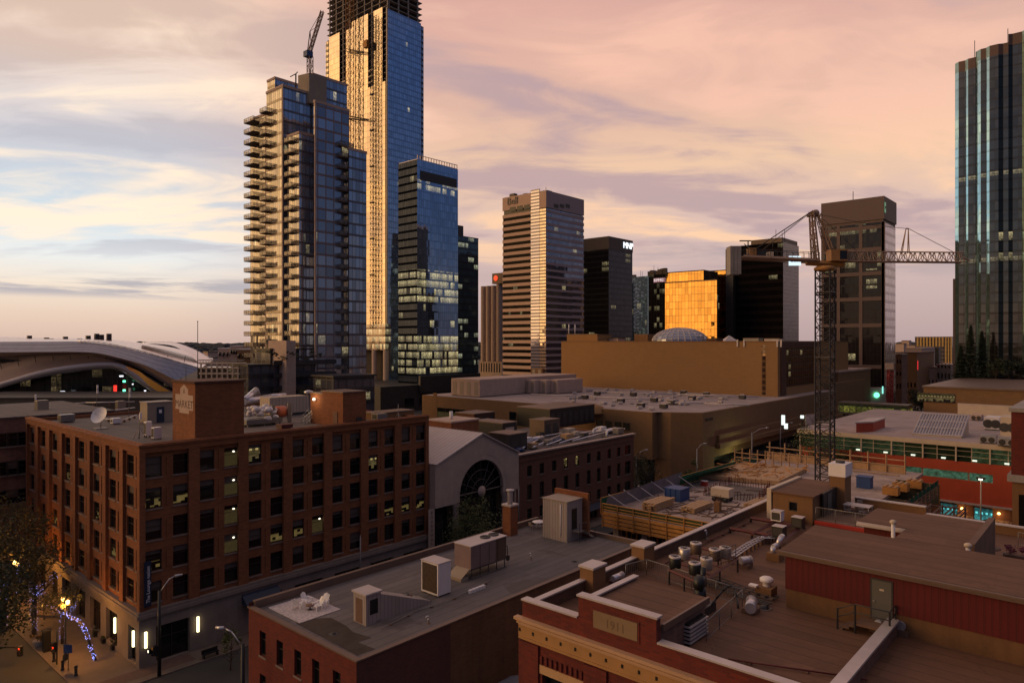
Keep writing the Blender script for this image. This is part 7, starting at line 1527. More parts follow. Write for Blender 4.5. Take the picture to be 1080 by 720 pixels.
# --- teal block, dark block, golden block
tl = thing('teal_block', 'teal glass office block with a stepped top left of the golden building', 'building', (*corner(683, 470), 0)); x0, x1, y0, y1, z = tower_box(661, 683, 703, 291, 470)
mb = MB(); mb.box(x0, x1, y0, y1, 0, z); mb.build('curtain_wall', curtain('teal_glass', (.36, .47, .50), 3.8, 1.5, .75, .04, (.04, .05, .05), .0, p=.08, run=2, emit=.35, tilt=.03), tl); mb = MB(); mb.box(x0-1.5, x0-.02, OX(667, x0), y1, 0, z-4); mb.build('side_wing', M['steel'], tl); rooftop(tl, x0, x1, y0, y1, z, 8, 5, 'steel', 4)
kp = thing('dark_gridded_block', 'dark gridded office block with a small pink lit sign beside the golden building', 'building', (*corner(703, 450), 0)); xk, yk = corner(684, 452); yk0 = OX(703, xk); z = CAMZ-(290-360)*452/FPX
mb = MB(); mb.box(xk, xk+5, yk0, yk, 0, z); mb.build('curtain_wall', curtain('gridded_glass', (.02, .016, .014), 3.6, 2.0, .0, .10, (.03, .022, .018), .2, p=.16, run=1, emit=.25, rough=.1, spec=.2), kp); rooftop(kp, xk, xk+6, yk0, yk, z, 11, 6, 'brown', 4.5)
yc = (OX(690, xk)+OX(706, xk))/2; sg = MB(); zs = ZAT(xk, yc, 297); sg.box(xk-.3, xk-.01, OX(705.5, xk), OX(689.5, xk), zs-.3, zs+2.4); s_ = sg.build('sign_panel', glow('pink_panel', (.7, .3, .32), .35), kp); text_mb('KPMG', 2.6, .1, (xk-.35, OX(695, xk), zs+.2), (0, -1, 0)).build('lettering', glow('white_letters', (1, .85, .85), .9), s_); mb = MB(); mb.lathe((xk-.36, OX(704, xk), zs+1.1), [(0, 0), (1.3, 0), (1.3, .15), (0, .15)], 6, False, (-1, 0, 0)); mb.build('red_emblem', M['red'], s_)
gd_ = thing('golden_block', 'mirror glass block glowing gold with the reflected sunset clouds', 'building', (*corner(756, 330), 0))
gg = curtain('gold_mirror', (.30, .175, .05), 3.4, 1.7, 1.0, .07, (.12, .07, .02), .04, (.2, .12, .04), tilt=.012, rough=.02, var=.4, rip=.11)
ggb = curtain('gold_dark', (.16, .12, .09), 3.8, 1.6, .6, .06, (.02, .015, .012), .2, tilt=.03, p=.03, run=1, emit=.4)
for nm, (pl, pc, pr, pyt, d) in (('main_face', (701.5, 756, 759, 295.5, 330)), ('upper_face', (702, 742, 757, 285.5, 338)), ('back_face', (741, 770, 786, 285, 352))):
    x0, x1, y0, y1, z = tower_box(pl, pc, pr, pyt, d); mb = MB(); mb.mat(0).box(x0, x1, y0, y1, 0, z, 'yz'); mb.mat(1).box(x0, x1, y0, y1, 0, z, 'xXYZz'); mb.build(nm, [gg, ggb], gd_); mb = MB(); mb.box(x0-.1, x1, y0-.1, y1+.1, z, z+.5); mb.build('parapet', M['brown'], gd_)
# --- dark tower behind the crane
dk_ = thing('dark_ribbed_tower', 'dark brown office tower with faint ribbon windows behind the crane counter jib', 'building', (*corner(826, 330), 0)); x0, x1, y0, y1, z = tower_box(775, 826, 842.5, 255, 330)
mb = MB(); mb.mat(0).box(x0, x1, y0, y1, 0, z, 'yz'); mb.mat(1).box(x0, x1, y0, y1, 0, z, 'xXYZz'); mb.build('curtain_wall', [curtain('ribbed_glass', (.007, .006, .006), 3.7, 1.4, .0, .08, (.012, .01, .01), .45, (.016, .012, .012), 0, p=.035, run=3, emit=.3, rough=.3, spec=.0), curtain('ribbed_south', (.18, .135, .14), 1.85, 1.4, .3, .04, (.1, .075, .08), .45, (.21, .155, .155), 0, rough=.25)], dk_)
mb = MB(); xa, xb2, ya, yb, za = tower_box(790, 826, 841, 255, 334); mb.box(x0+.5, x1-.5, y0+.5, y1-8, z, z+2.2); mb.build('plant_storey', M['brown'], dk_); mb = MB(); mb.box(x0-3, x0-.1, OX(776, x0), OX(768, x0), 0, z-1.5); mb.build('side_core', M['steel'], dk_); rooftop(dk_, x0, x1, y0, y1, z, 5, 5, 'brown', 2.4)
# --- big framed tower
td = thing('framed_tower', 'square reddish brown tower with a dark glass front and plain crown behind the crane', 'building', (*corner(932.5, 300), 0)); x0, x1, y0, y1, z = tower_box(866, 932.5, 945.5, 206.5, 300)
M['td_frame'] = surf('brown_granite', (.125, .08, .078), .55, var=.1, streak=.06); zc = z-11
mb = MB(); mb.mat(0).box(x0+.4, x1, y0+.4, y1, 0, zc, 'yz'); mb.mat(1).box(x0+.4, x1, y0+.4, y1, 0, zc, 'xXYZz')
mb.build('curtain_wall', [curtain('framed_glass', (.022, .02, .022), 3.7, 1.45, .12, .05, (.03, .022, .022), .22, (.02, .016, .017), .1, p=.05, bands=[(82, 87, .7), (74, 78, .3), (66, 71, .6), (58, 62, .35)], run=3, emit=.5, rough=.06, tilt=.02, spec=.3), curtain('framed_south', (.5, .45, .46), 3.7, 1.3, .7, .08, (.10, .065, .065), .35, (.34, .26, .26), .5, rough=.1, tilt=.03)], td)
mb = MB(); ww = y1-y0
for f in (0, .285, .64, .985): yy = y0+ww*(1-f); mb.box(x0, x0+.42, yy-.7 if f else yy-1.2, yy+.7 if f else yy, 0, zc)
mb.box(x0, x0+.42, y0, y0+1.0, 0, zc); mb.build('mullion_frame', M['td_frame'], td)
for k, zz2 in enumerate((12, 24, 42, 53.5, 64.5, 75, 84.5)): mb = MB(); mb.box(x0+.02, x0+.43, y0+.01, y1-.01, zz2-.8, zz2+.8); mb.build('floor_band', M['td_frame'], td)
mb = MB(); mb.box(x0, x1+.2, y0, y1, zc+1.2, z).box(x0+.5, x1, y0+.5, y1-.5, zc, zc+1.21); mb.build('crown', M['td_frame'], td)
mb = MB(); q = OY(934.3, y0); mb.box(x0+.4, x0+2.4, y0-.15, y0-.004, z-7, z-2.6); mb.build('green_sign', glow('green_sign', (.25, .5, .3), .4), td); text_mb('TD', 1.5, .1, (x0+1.4, y0-.2, z-5.4), (1, 0, 0)).build('sign_lettering', M['black'], td)
mb = MB(); mb.tube((x0+2, (y0+y1)/2, z), (x0+2, (y0+y1)/2, z+4), .15); mb.build('roof_mast', M['steel'], td)
# --- faceted teal tower at the right edge
mf = thing('faceted_tower', 'tall faceted bronze and teal glass tower at the right edge of the picture', 'building', (*corner(1007, 262), 0))
def base_ribbon(pxs, d0, zt, name, z0=0):
    pts = []
    for px, d in pxs: v = AT(px, 360, d); pts.append((v.x, v.y))
    for k, (a, b) in enumerate(zip(pts, pts[1:])):
        yield a, b
# folded plan: teal chamfers catching the sky, bronze faces between
gz1 = curtain('bronze_glass', (.135, .125, .115), 3.75, 1.6, .9, .06, (.03, .025, .02), .22, (.10, .09, .08), .85, p=.02, rip=.06, bands=[(62, 66, .2), (84, 88, .2), (96, 100, .3)], run=2, emit=.55, tilt=.015, rough=.04); gz2 = curtain('teal_chamfer', (.42, .62, .62), 3.75, 1.6, .9, .03, (.02, .03, .03), .2, (.35, .52, .52), .85, tilt=.01, rough=.04); gz3 = curtain('shaded_slot', (.03, .04, .04), 3.75, 1.6, .6, .05, (.01, .012, .012), .2, rough=.06, p=.12, run=1, emit=.45)  # slot glass coloured darker for the shade in the recesses
plan = [(1011, 2), (1018, 1), (1021, 2), (1029, 1), (1029.4, 4), (1034.3, 2), (1040, 1), (1043.6, 2), (1053, 1), (1058, 3), (1063.5, 1), (1068, 3), (1078, 1), (1082, 2), (1096, 1)]
DIRS = {1: (0, -1), 2: (-.707, -.707), 3: (.5, -.866), 4: (1, 0)}
cx, cy = corner(1007.3, 270); gp_ = [(Vector((cx, cy, 0)), 0)]; mbs = {1: MB(), 2: MB(), 3: MB(), 4: MB()}; crown = MB()
for k, (px, m_) in enumerate(plan):
    a = gp_[-1][0]; u = DIRS[m_]; L = .25 if m_ == 4 else 0
    while m_ != 4 and L < 60:
        L += .02; x, y = a.x+u[0]*L, a.y+u[1]*L
        if 540+FPX*(S_*x-C_*y)/DEP(x, y) >= px: break
    b = Vector((a.x+u[0]*L, a.y+u[1]*L, 0)); zt = 142 if k < 4 else (144 if k < 11 else 147)
    mbs[m_].face([(a.x, a.y, 22), (b.x, b.y, 22), (b.x, b.y, zt-4), (a.x, a.y, zt-4)], [(0, 22), (L, 22), (L, zt-4), (0, zt-4)])
    crown.mat({1: 0, 2: 1, 3: 0, 4: 0}[m_]).face([(a.x, a.y, zt-4), (b.x, b.y, zt-4), (b.x, b.y, zt), (a.x, a.y, zt)], [(0, 0), (L, 0), (L, 4), (0, 4)]); gp_.append((b, m_))
mbs[1].build('bronze_face', gz1, mf); mbs[2].build('teal_chamfer', gz2, mf); mbs[3].build('shaded_slot', gz3, mf)
crown.build('crown_band', [surf('crown_bronze', (.12, .075, .06), .4, .4), surf('crown_teal', (.25, .38, .38), .3, .4)], mf)
mb = MB(); mbs[4].build('dark_return', gz3, mf); poly = [(v.x, v.y) for v, _ in gp_]; e = gp_[-1][0]; s0 = gp_[0][0]; poly += [(e.x+70, e.y), (s0.x+70, s0.y)]
mb.prism([(x+.9, y+.02) for x, y in poly], 0, 138.8); mb.build('body', M['black'], mf)
for px, d, h in ((1028, 270, 8), (1063, 262, 9)): p = AT(px, 50, d); mb = MB(); mb.tube((p.x, p.y, 138), (p.x, p.y, 139+h+4), .12, n=5); mb.build('roof_mast', M['steel'], mf)
mb = MB(); a = AT(1005, 360, 300); mb.box(a.x, a.x+8, a.y-6, a.y, 0, CAMZ+66*300/FPX); mb.build('side_slab', M['td_frame'], mf)
# ================================================================== ARENA (left, behind the corner block)
ar_ = thing('arena', 'huge arena with a sweeping pale metal roof, curling eaves and a dark glass front', 'building', AT(100, 420, 240))
def curve(pts, d, n=40):
    """smooth curve through photo points at a given distance"""
    out = []
    P = [Vector((*p, 0)) for p in pts]; P = [P[0]*2-P[1]]+P+[P[-1]*2-P[-2]]
    m = len(pts)-1
    for i in range(n+1):
        t = i/n*m; k = min(int(t), m-1); f = t-k; a, b, c, e = P[k:k+4]
        q = .5*((2*b)+(c-a)*f+(2*a-5*b+4*c-e)*f*f+(3*b-a-3*c+e)*f**3); dd = d if not callable(d) else d(i/n); out.append(AT(q.x, q.y, dd))
    return out
def loft(c1, c2, mb, flip=False):
    for i in range(len(c1)-1):
        q = [c1[i], c1[i+1], c2[i+1], c2[i]]; L = (c1[i+1]-c1[i]).length; W = (c2[i]-c1[i]).length
        mb.face(q[::-1] if flip else q, [(i*L, 0), (i*L+L, 0), (i*L+L, W), (i*L, W)][::-1 if flip else 1], True)
M['roof_metal'] = ribbed('arena_roof', (.78, .64, .62), 2.2, .34, .8, True, depth=.1, var=.12)
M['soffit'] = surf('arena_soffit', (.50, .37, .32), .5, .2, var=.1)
M['edge_highlight'] = surf('arena_highlight', (.85, .8, .78), .25, .7, var=.05)  # pale tubes coloured as the bright highlight line along the eaves
M['painted_glow_soffit'] = surf('arena_painted_glow', (.85, .5, .14), .35, .15, var=.08)  # bright gold base colour stands in for the light on the curled eave
e0 = curve([(-160, 352), (-80, 353), (0, 355), (60, 356.5), (105, 357), (140, 360.5), (180, 366), (225, 378)], 330)
e1 = curve([(-160, 361), (-80, 360.5), (0, 360.3), (50, 360.1), (85, 360.2), (120, 364), (160, 373.5), (212, 388.5)], 238)
e2 = curve([(-160, 372), (-80, 371.5), (0, 371.5), (50, 371), (95, 371.5), (125, 377), (155, 386), (186, 401)], 236)
e3 = curve([(-160, 378), (-80, 377), (0, 377), (40, 373.5), (92, 373), (120, 379), (150, 392), (183, 412)], 248)
f1 = curve([(-160, 452), (-80, 427), (0, 403), (50, 389), (105, 382), (132, 385), (152, 399), (181, 416)], 240)
f2 = curve([(-160, 458), (-80, 434), (0, 409), (50, 396), (105, 388.5), (128, 390), (147, 402), (172, 419)], 239)
f3 = curve([(-160, 458), (-80, 434), (0, 409.3), (50, 397), (105, 390), (126, 392), (145, 404), (168, 421)], 250)
mb = MB(); loft(e0, e1, mb); mb.build('roof', M['roof_metal'], ar_)
mb = MB(); loft(e1, e2, mb); mb.build('roof_fascia', ribbed('arena_fascia', (.42, .40, .44), 1.5, .3, .55, True, depth=.05), ar_)
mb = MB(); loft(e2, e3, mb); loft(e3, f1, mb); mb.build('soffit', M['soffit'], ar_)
mb = MB(); loft(f1, f2, mb); loft(f2, f3, mb); mb.build('lower_eave', ribbed('arena_eave', (.45, .40, .42), 2, .3, .5, True), ar_)
mb = MB(); h1 = curve([(132, 385.5), (146, 391), (158, 399.5), (183, 415)], 235, 14); h2 = curve([(134, 388.5), (146, 396), (158, 407), (180, 421)], 237, 14); loft(h1, h2, mb); mb.build('painted_glow_soffit', M['painted_glow_soffit'], ar_)
mb = MB(); g1 = curve([(82, 359.8), (105, 360.6), (140, 367.5), (175, 377.3), (211, 388)], 237.5, 20); [mb.tube(a, b, .18, n=6) for a, b in zip(g1, g1[1:])]; mb.build('highlight_trim', M['edge_highlight'], ar_)
w1 = curve([(150, 361.5), (165, 360.8), (182, 361), (195, 364.5), (210, 371), (225, 380)], 300, 20); w2 = curve([(150, 362.2), (165, 362.5), (180, 364), (190, 368), (202, 376), (214, 386)], 262, 20); mb = MB(); loft(w1, w2, mb); mb.build('upper_wave', M['roof_metal'], ar_)
mb = MB(); [mb.tube(a, b, .22, n=6) for a, b in zip(w1, w1[1:])]; mb.build('highlight_trim', M['edge_highlight'], ar_)
for i, (px, h) in enumerate(((31, 5), (49, 3), (54, 2), (69, 4), (84, 2), (93, 5), (102, 7), (107, 6), (115, 7))):
    p = AT(px, 358.5, 300); mb = MB(); mb.cbox(p-Vector((0, 0, 1.2)), 1.6, 1.6, h*.42+1.0); mb.build('roof_vent', M['steel'], ar_)
mb = MB(); q0 = AT(-80, 425, 246); a, b = AT(-120, 425, 246), AT(186, 425, 246); mb.face([(a.x, a.y, 0), (b.x, b.y, 0), (b.x, b.y, 25.5), (a.x, a.y, 31)]); gl = mb.build('glass_front', curtain('arena_glass', (.030, .028, .026), 3.2, 1.8, .2, .05, (.05, .042, .035), .0, p=.16, run=2, emit=.16, ecol=(1, .72, .35), rough=.12, var=.8), ar_)
mb = MB()
for i in range(34): q = a.lerp(b, i/33); mb.bar((q.x-.3, q.y-.3, 12), (q.x+(3 if i % 2 else -3), q.y-.3, 30), .14)
mb.build('diagrid', M['steel'], ar_)
for (px, py, mt, w_, h_) in ((121.5, 411, 'red_lamp_soft', .8, 3.2), (131, 402, 'green_lamp', .7, .7), (131, 411.5, 'green_lamp', .7, .7), (128, 396.5, 'lamp_soft', 1.0, .5), (153, 412, 'lamp_soft', .5, .5), (140, 405, 'lamp_soft', .4, .4), (66, 413, 'lamp_soft', 1.2, .5)):
    if mt not in M: M[mt] = glow(mt, {'red_lamp_soft': (1, .03, .02), 'lamp_soft': (.9, .9, 1)}[mt], 1.4)
    p = AT(px, py, 243); mb = MB(); mb.cbox(p-Vector((0, 0, h_/2)), w_, w_, h_); mb.build('interior_light', M[mt], ar_)
mb = MB(); a, b = AT(108, 418.5, 242), AT(150, 418.5, 242); mb.tube(a, b, .16, n=6); mb.build('blue_light_strip', glow('strip_blue', (.75, .78, 1), .9), ar_)
t = thing('arena_podium', 'long low dark podium roof in front of the arena glass', 'building', AT(60, 425, 200)); a, b = AT(-60, 421, 205), AT(200, 421, 205); mb = MB(); n_ = Vector((C_, S_, 0)); mb.prism([(a.x, a.y), (b.x, b.y), (b.x+n_.x*25, b.y+n_.y*25), (a.x+n_.x*25, a.y+n_.y*25)], 0, 18.3); mb.build('wall', M['steel'], t); mb = MB(); mb.prism([(a.x-.5, a.y), (b.x, b.y-.5), (b.x+n_.x*25, b.y+n_.y*25), (a.x+n_.x*25, a.y+n_.y*25)], 18.31, 18.6); mb.build('roof_edge', M['steel'], t)
# scaffold and grandstand-like frame right of the arena
t = thing('framed_pavilion', 'open cream steel framed pavilion with railings behind the brick penthouse', 'pavilion', AT(235, 395, 175)); mb = MB()
for i in range(9): a = AT(212+i*5.6, 383, 175); mb.bar((a.x, a.y, 10), a, .3)
for py in (383, 388, 394, 400): mb.bar(AT(210, py, 175), AT(260, py, 175), .3)
mb.build('frame', M['cream'], t); mb = MB(); a, b = AT(208, 384, 182), AT(262, 384, 182); mb.prism([(a.x, a.y), (b.x, b.y), (b.x+8, b.y+9), (a.x+8, a.y+9)], 4, a.z-1); mb.build('dark_interior', curtain('pavilion_glass', (.05, .045, .04), 3, 2, .2, .08, (.14, .10, .07), .1, p=.12, run=1, emit=.3), t)
mb = MB(); [mb.tube(AT(210+i*1.6, 380, 175), AT(210+i*1.6, 383, 175), .07, n=4) for i in range(30)]; mb.bar(AT(209, 379.5, 175), AT(258, 379.5, 175), .14); mb.build('railing', M['rail'], t)
t = thing('flagpole', 'tall thin bare pole left of the condominium tower', 'pole', AT(208.5, 400, 170)); mb = MB(); a = AT(208.5, 339, 170); mb.tube((a.x, a.y, 0), a, .16, .08, n=6); mb.build('pole', M['steel'], t); mb = MB(); mb.lathe(a, [(0, -.2), (.2, 0), (0, .2)], 8); mb.build('finial', M['steel'], t)
for i, (lb, pl, pr, py, d, mt) in enumerate((('pinkish low flat block left of the condominium balconies', 230, 250, 368, 300, 'precast'), ('taller pink plant room on the flat block left of the condominium', 243, 256, 365.5, 296, 'mauve'), ('tan low block partly behind the condominium balconies', 250, 275, 369, 270, 'siding_tan'))):
    a, b = AT(pl, py, d), AT(pr, py, d); t = thing('low_block', lb, 'building', (a.x, a.y, 0)); mb = MB(); mb.prism([(a.x, a.y), (b.x, b.y), (b.x+14, b.y+12), (a.x+14, a.y+12)], 0, a.z); mb.build('wall', M[mt], t); mb = MB(); mb.prism([(a.x-.2, a.y), (b.x, b.y-.2), (b.x+14, b.y+12), (a.x+14, a.y+12)], a.z, a.z+.5); mb.build('parapet', M['coping'], t)
    mb = MB(); n_ = 5; [mb.tube(a.lerp(b, (k+.5)/n_)-Vector((.3, .3, 3)), a.lerp(b, (k+.5)/n_)-Vector((.3, .3, 1.4)), .5, n=4) for k in range(n_)]; mb.build('window', M['glass'], t)
# low buildings at the left edge
t = thing('dark_brick_block', 'dark weathered brick block at the left edge behind the corner block, with two pale blinds', 'building', (29, 124, 0)); x = 29.0; mb = MB(); y0 = 122.5
mb.facade('y', 121.9, 8.5, 29, 0, 20.2, [], .1); X = 29.45; mb.facade('x', X+14, 121.7, 215, 0, ZAT(X+14, 150, 439), [(OX(px, X+14), OX(px-4, X+14), z, z+2.0) for px in () for z in ()], .2); mb.build('wall', M['brick_dusty'], t) if 0 else None
bpy.data.objects.remove(t)
a, b = AT(-60, 438, 150), AT(30, 438, 128)
t = thing('dark_brick_block', 'dark weathered brick block at the left edge behind the corner block', 'building', (b.x, b.y, 0)); mb = MB(); yy = 126; x1_ = OY(26, yy)
mb.box(-30, 42, 123.5, 150, 0, 23.7); mb.build('wall', M['brick_dusty'], t)
mb = MB(); mb.box(-30.2, 42.2, 123.3, 150.2, 23.7, 23.9); mb.build('roof', M['roof_gravel'], t)
for px in (-12, 2, 13, 24):
    for z in (19.6, 15.4, 11.2): x = OY(px, 123.5); put(window_mesh(1.5, 2.0, 'glass', .55 if px == 13 and z < 16 else 0, 1), 'window', t, (x, 123.4, z))
t = thing('low_flat_roof', 'low tan flat roofed building at the left edge below the dark brick block', 'building', (14, 116, 0)); c = [GZ(-40, 500, 11.5), GZ(26, 505, 11.5), GZ(22, 527, 11.5), GZ(-40, 528, 11.5)]
mb = MB(); x0_, x1_ = 2, 23; mb.box(x0_-30, x1_-1, 113.5, 123.0, 0, 10.6); mb.build('wall', M['brick_brown'], t); mb = MB(); mb.box(x0_-30.3, x1_-.7, 113.2, 123.2, 10.6, 11.1); mb.build('roof', M['roof_brown'], t); mb = MB(); mb.cbox((12, 118, 11.1), 4, 3, 1.2); mb.build('roof_hatch', M['coping'], t)

# ================================================================== RED BUILDING with green lit glass (right)
QX = 154.0; qy1, qy0 = OX(843.5, QX), -4.0; rb = thing('red_office', 'long red rendered building with green lit glass bands and a flat pale roof', 'building', (QX, qy1, 0))
gq = curtain('green_lit_glass', (.10, .16, .10), 3.4, 3.6, .5, .03, (.42, .33, .25), .0, tilt=.02, rough=.08, var=.5, p=.0)
M['green_glass'] = gq
def band(z0, z1, mat, off=0, nm='band', ya=None, yb=None):
    mb = MB(); mb.box(QX+off, QX+.9+off, qy0 if ya is None else ya, qy1 if yb is None else yb, z0, z1); return mb.build(nm, mat, rb)
ZQ = lambda px, py: ZAT(QX, OX(px, QX), py)
gb_ = curtain('green_band', (.05, .09, .055), 40, 5.6, .35, .03, (.40, .32, .25), .0, tilt=.03, rough=.08, var=.9, bands=[(12, 16, .75)], run=1, emit=.10, ecol=(.45, .75, .35))
cy_b = curtain('cyan_band', (.10, .22, .18), 40, 7.6, .3, .04, (.3, .2, .15), .0, bands=[(9, 11, .9)], run=1, emit=.30, ecol=(.30, .85, .55), rough=.08)
band(12.5, 15.3, gb_, .35, 'upper_glass'); band(10.6, 12.5, M['red_band'], 0, 'red_band'); band(9.1, 10.6, cy_b, .3, 'middle_glass', ya=OX(1047, QX)); band(9.1, 10.6, M['red_band'], 0, 'red_band', yb=OX(1047, QX)-.02); band(5.0, 9.1, M['red_band'], .001, 'red_band'); band(0, 4.75, M['brick_plum'], .8, 'ground_wall')
band(4.75, 5.0, M['coping'], -.7, 'canopy')
mb = MB(); mb.box(QX-.5, 214, qy0, qy1+.4, 15.3, 16.15); mb.build('roof_slab', M['cream'], rb); mb = MB(); mb.box(QX-.3, 213.8, qy0, qy1+.2, 16.15, 16.22); mb.build('roof', M['roof_pale'], rb)
mb = MB(); mb.box(QX+1.3, 213, qy0, qy1, 0, 15.29); mb.build('body', M['red_band'], rb)
mb = MB()
for px in (843.5, 908, 940, 973, 1008, 1044): y = OX(px, QX-.3); mb.box(QX-.25, QX+.1, y-.12, y+.12, 12.5 if px > 850 else 3, 15.29)
for z in (13.5, 14.5): mb.box(QX-.12, QX-.02, qy0, qy1, z, z+.07)
mb.build('mullion', M['cream'], rb)
for px in (905, 934, 963, 995, 1028, 1062): p = Vector((QX-.02, OX(px, QX), 12.9)); mb = MB(); mb.box(p.x-.12, p.x+.1, p.y-.35, p.y+.35, p.z-.13, p.z+.13); mb.build('strip_lamp', glow('ceiling_glow', (.95, 1, .8), 1.2), rb) if 'cg' not in M else mb.build('strip_lamp', M['cg'], rb); M.setdefault('cg', bpy.data.materials['ceiling_glow'])
M['cyan_room'] = lit_glass('cyan_room', (.16, .80, .82), .55, 3.6, 0)
for px, pw in ((1000, 18), (1036.5, 20)): y0_, y1_ = OX(px+pw/2, QX), OX(px-pw/2, QX); put(window_mesh(y1_-y0_, 3.6, 'cyan_room', 0, 0, False), 'lit_window', rb, (QX+.7, (y0_+y1_)/2, .6), R(-90))
for px in (1014, 1053):
    y = OX(px, QX); mb = MB(); mb.lathe((QX+.55, y, 3.6), [(0, -.2), (.25, -.1), (.25, .1), (0, .3)], 10); mb.build('wall_lamp', M['lantern'], rb)
    lp = bpy.data.lights.new('wall_lamp_light', 'POINT'); lp.energy = 60; lp.color = (1, .55, .2); lp.shadow_soft_size = .2; lo = bpy.data.objects.new('wall_lamp_light', lp); scene.collection.objects.link(lo); lo.parent = rb; lo.location = Vector((QX-.2, y, 3.3))-Vector((QX, qy1, 0))
mb = MB(); [mb.box(QX+.74, QX+.78, OX(px, QX)-1.5, OX(px, QX)+1.5, .8, 2.4) for px in (1016, 1056)]; mb.build('mural_panel', surf('mural', (.35, .22, .14), .7, var=1.2, scale=1.5), rb)
# roof things of the red building
r15 = 16.22
t = thing('sloped_skylight', 'large sloped skylight with pale glazing bars on the roof of the red building', 'skylight', gz(975, 462, r15)); c = [gz(964, 458, r15, .3), gz(1015, 466.5, r15, .3), gz(1023, 441, r15, 0), gz(975, 439, r15, 0)]
c[0] = gz(963, 459, r15, .3); c[1] = gz(1014, 462, r15, .3)
A_, B_ = c[0], c[1]; up_ = Vector((8, 0, 3.4)); Cc, Dd = B_+up_, A_+up_; mb = MB(); mb.face([A_, B_, Cc, Dd]); mb.build('glazing', surf('skylight_glass', (.22, .21, .26), .2, .4), t); mb = MB()
for i in range(17): mb.bar(A_.lerp(B_, i/16)+Vector((0, 0, .08)), Dd.lerp(Cc, i/16)+Vector((0, 0, .08)), .22)
for f in (0, .33, .66, 1): mb.bar(A_.lerp(Dd, f)+Vector((0, 0, .08)), B_.lerp(Cc, f)+Vector((0, 0, .08)), .2)
mb.build('glazing_bar', M['coping'], t); mb = MB(); z0 = r15; mb.face([B_, (Cc.x, Cc.y, z0), Cc]).face([(A_.x, A_.y, z0), (Dd.x, Dd.y, z0), Dd, A_]).face([(Dd.x, Dd.y, z0), (Cc.x, Cc.y, z0), Cc, Dd]).face([(A_.x, A_.y, z0), (B_.x, B_.y, z0), B_, A_]).face([(B_.x, B_.y, z0), (Cc.x, Cc.y, z0), B_]); mb.build('kerb', M['cream'], t)
t = thing('red_stair_box', 'low bright red box on the near left corner of the red building roof', 'roof box', gz(905, 455, r15)); p = gz(903, 456, r15); q = gz(921, 455, r15); mb = MB(); mb.prism([(p.x, p.y), (q.x, q.y), (q.x+10, q.y+.2), (p.x+10, p.y+.2)], r15-.1, r15+1.9); mb.build('wall', M['red_band'], t); mb = MB(); mb.prism([(p.x-.2, p.y+.2), (q.x-.2, q.y-.2), (q.x+10.2, q.y), (p.x+10.2, p.y+.4)], r15+1.9, r15+2.15); mb.build('coping', M['coping'], t)
for i, (lb, a, b, yb, yt, dp, mt) in enumerate((('large white ribbed cooling unit at the right of the red building roof', 1038, 1054, 453, 440, 5, 'siding_white'), ('beige boxed unit with a gap at the far right of the red building roof', 1055, 1072, 461, 440, 6, 'cream'), ('low grey unit with round fans at the front right of the red building roof', 1033, 1050, 467, 459.5, 3, 'galv'), ('second low grey unit with round fans, nearer the right edge', 1052, 1072, 470, 462, 3, 'galv'), ('small pale unit behind the large white one on the red building roof', 1024, 1035, 443, 437.5, 3, 'precast'))):
    p = GZ(a, yb, r15); y0_ = OX(b, p.x); zt = ZAT(p.x, (p.y+y0_)/2, yt); t = thing('roof_unit', lb, 'roof plant', (p.x, y0_, r15)); mb = MB(); mb.box(p.x, p.x+dp, y0_, p.y, r15+.2, zt); mb.build('casing', M[mt], t)
    mb = MB(); [mb.lathe((p.x-.02, y0_+(p.y-y0_)*(k+.5)/2, (r15+zt)/2), [(0, 0), (min(.9, (zt-r15)*.35), 0), (min(.9, (zt-r15)*.35), .06), (0, .07)], 14, False, (-1, 0, 0)) for k in range(2)]; mb.build('fan_grille', M['steel'], t); mb = MB(); mb.box(p.x+.1, p.x+dp-.1, y0_+.1, p.y-.1, r15-.02, r15+.21); mb.build('plinth', M['steel'], t)
t = thing('roof_parapet', 'pale upstand wall at the back right of the red building roof', 'wall', (213, 20, r15)); mb = MB(); mb.box(213, 213.4, qy0, OX(1010, 213), r15-.5, r15+2.6); mb.build('wall', M['cream'], t); mb = MB(); mb.box(212.9, 213.5, qy0, OX(1010, 213), r15+2.6, r15+2.75); mb.build('coping', M['coping'], t)
t = thing('dark_roof_stain', 'dark worn patch on the roof of the red building', 'patch', gz(955, 447, r15)) if 0 else None
# corner pier at far right, nearer
t = thing('brick_pier_building', 'tall narrow red brick corner with a stone lower part at the far right edge', 'building', (112, 11, 0)); x = 112.0; y = OX(1066.5, x); zt = ZAT(x, y, 434); zs = ZAT(x, y, 500); mb = MB(); mb.box(x, x+16, y-20, y, zs, zt); mb.build('wall', M['brick_red'], t); mb = MB(); mb.box(x-.4, x+16, y-20, y+.4, zs-.9, zs).box(x-.25, x+16.1, y-20.1, y+.25, zt, zt+.5); mb.build('ledge', M['concrete'], t); mb = MB(); mb.box(x+.1, x+16, y-20, y-.1, 0, zs-.9); mb.build('stone_base', M['siding_tan'], t)
mb = MB(); mb.box(x+.02, x+.09, y-2.6, y-.8, 4, zs-2.5); mb.build('window', M['glass'], t)
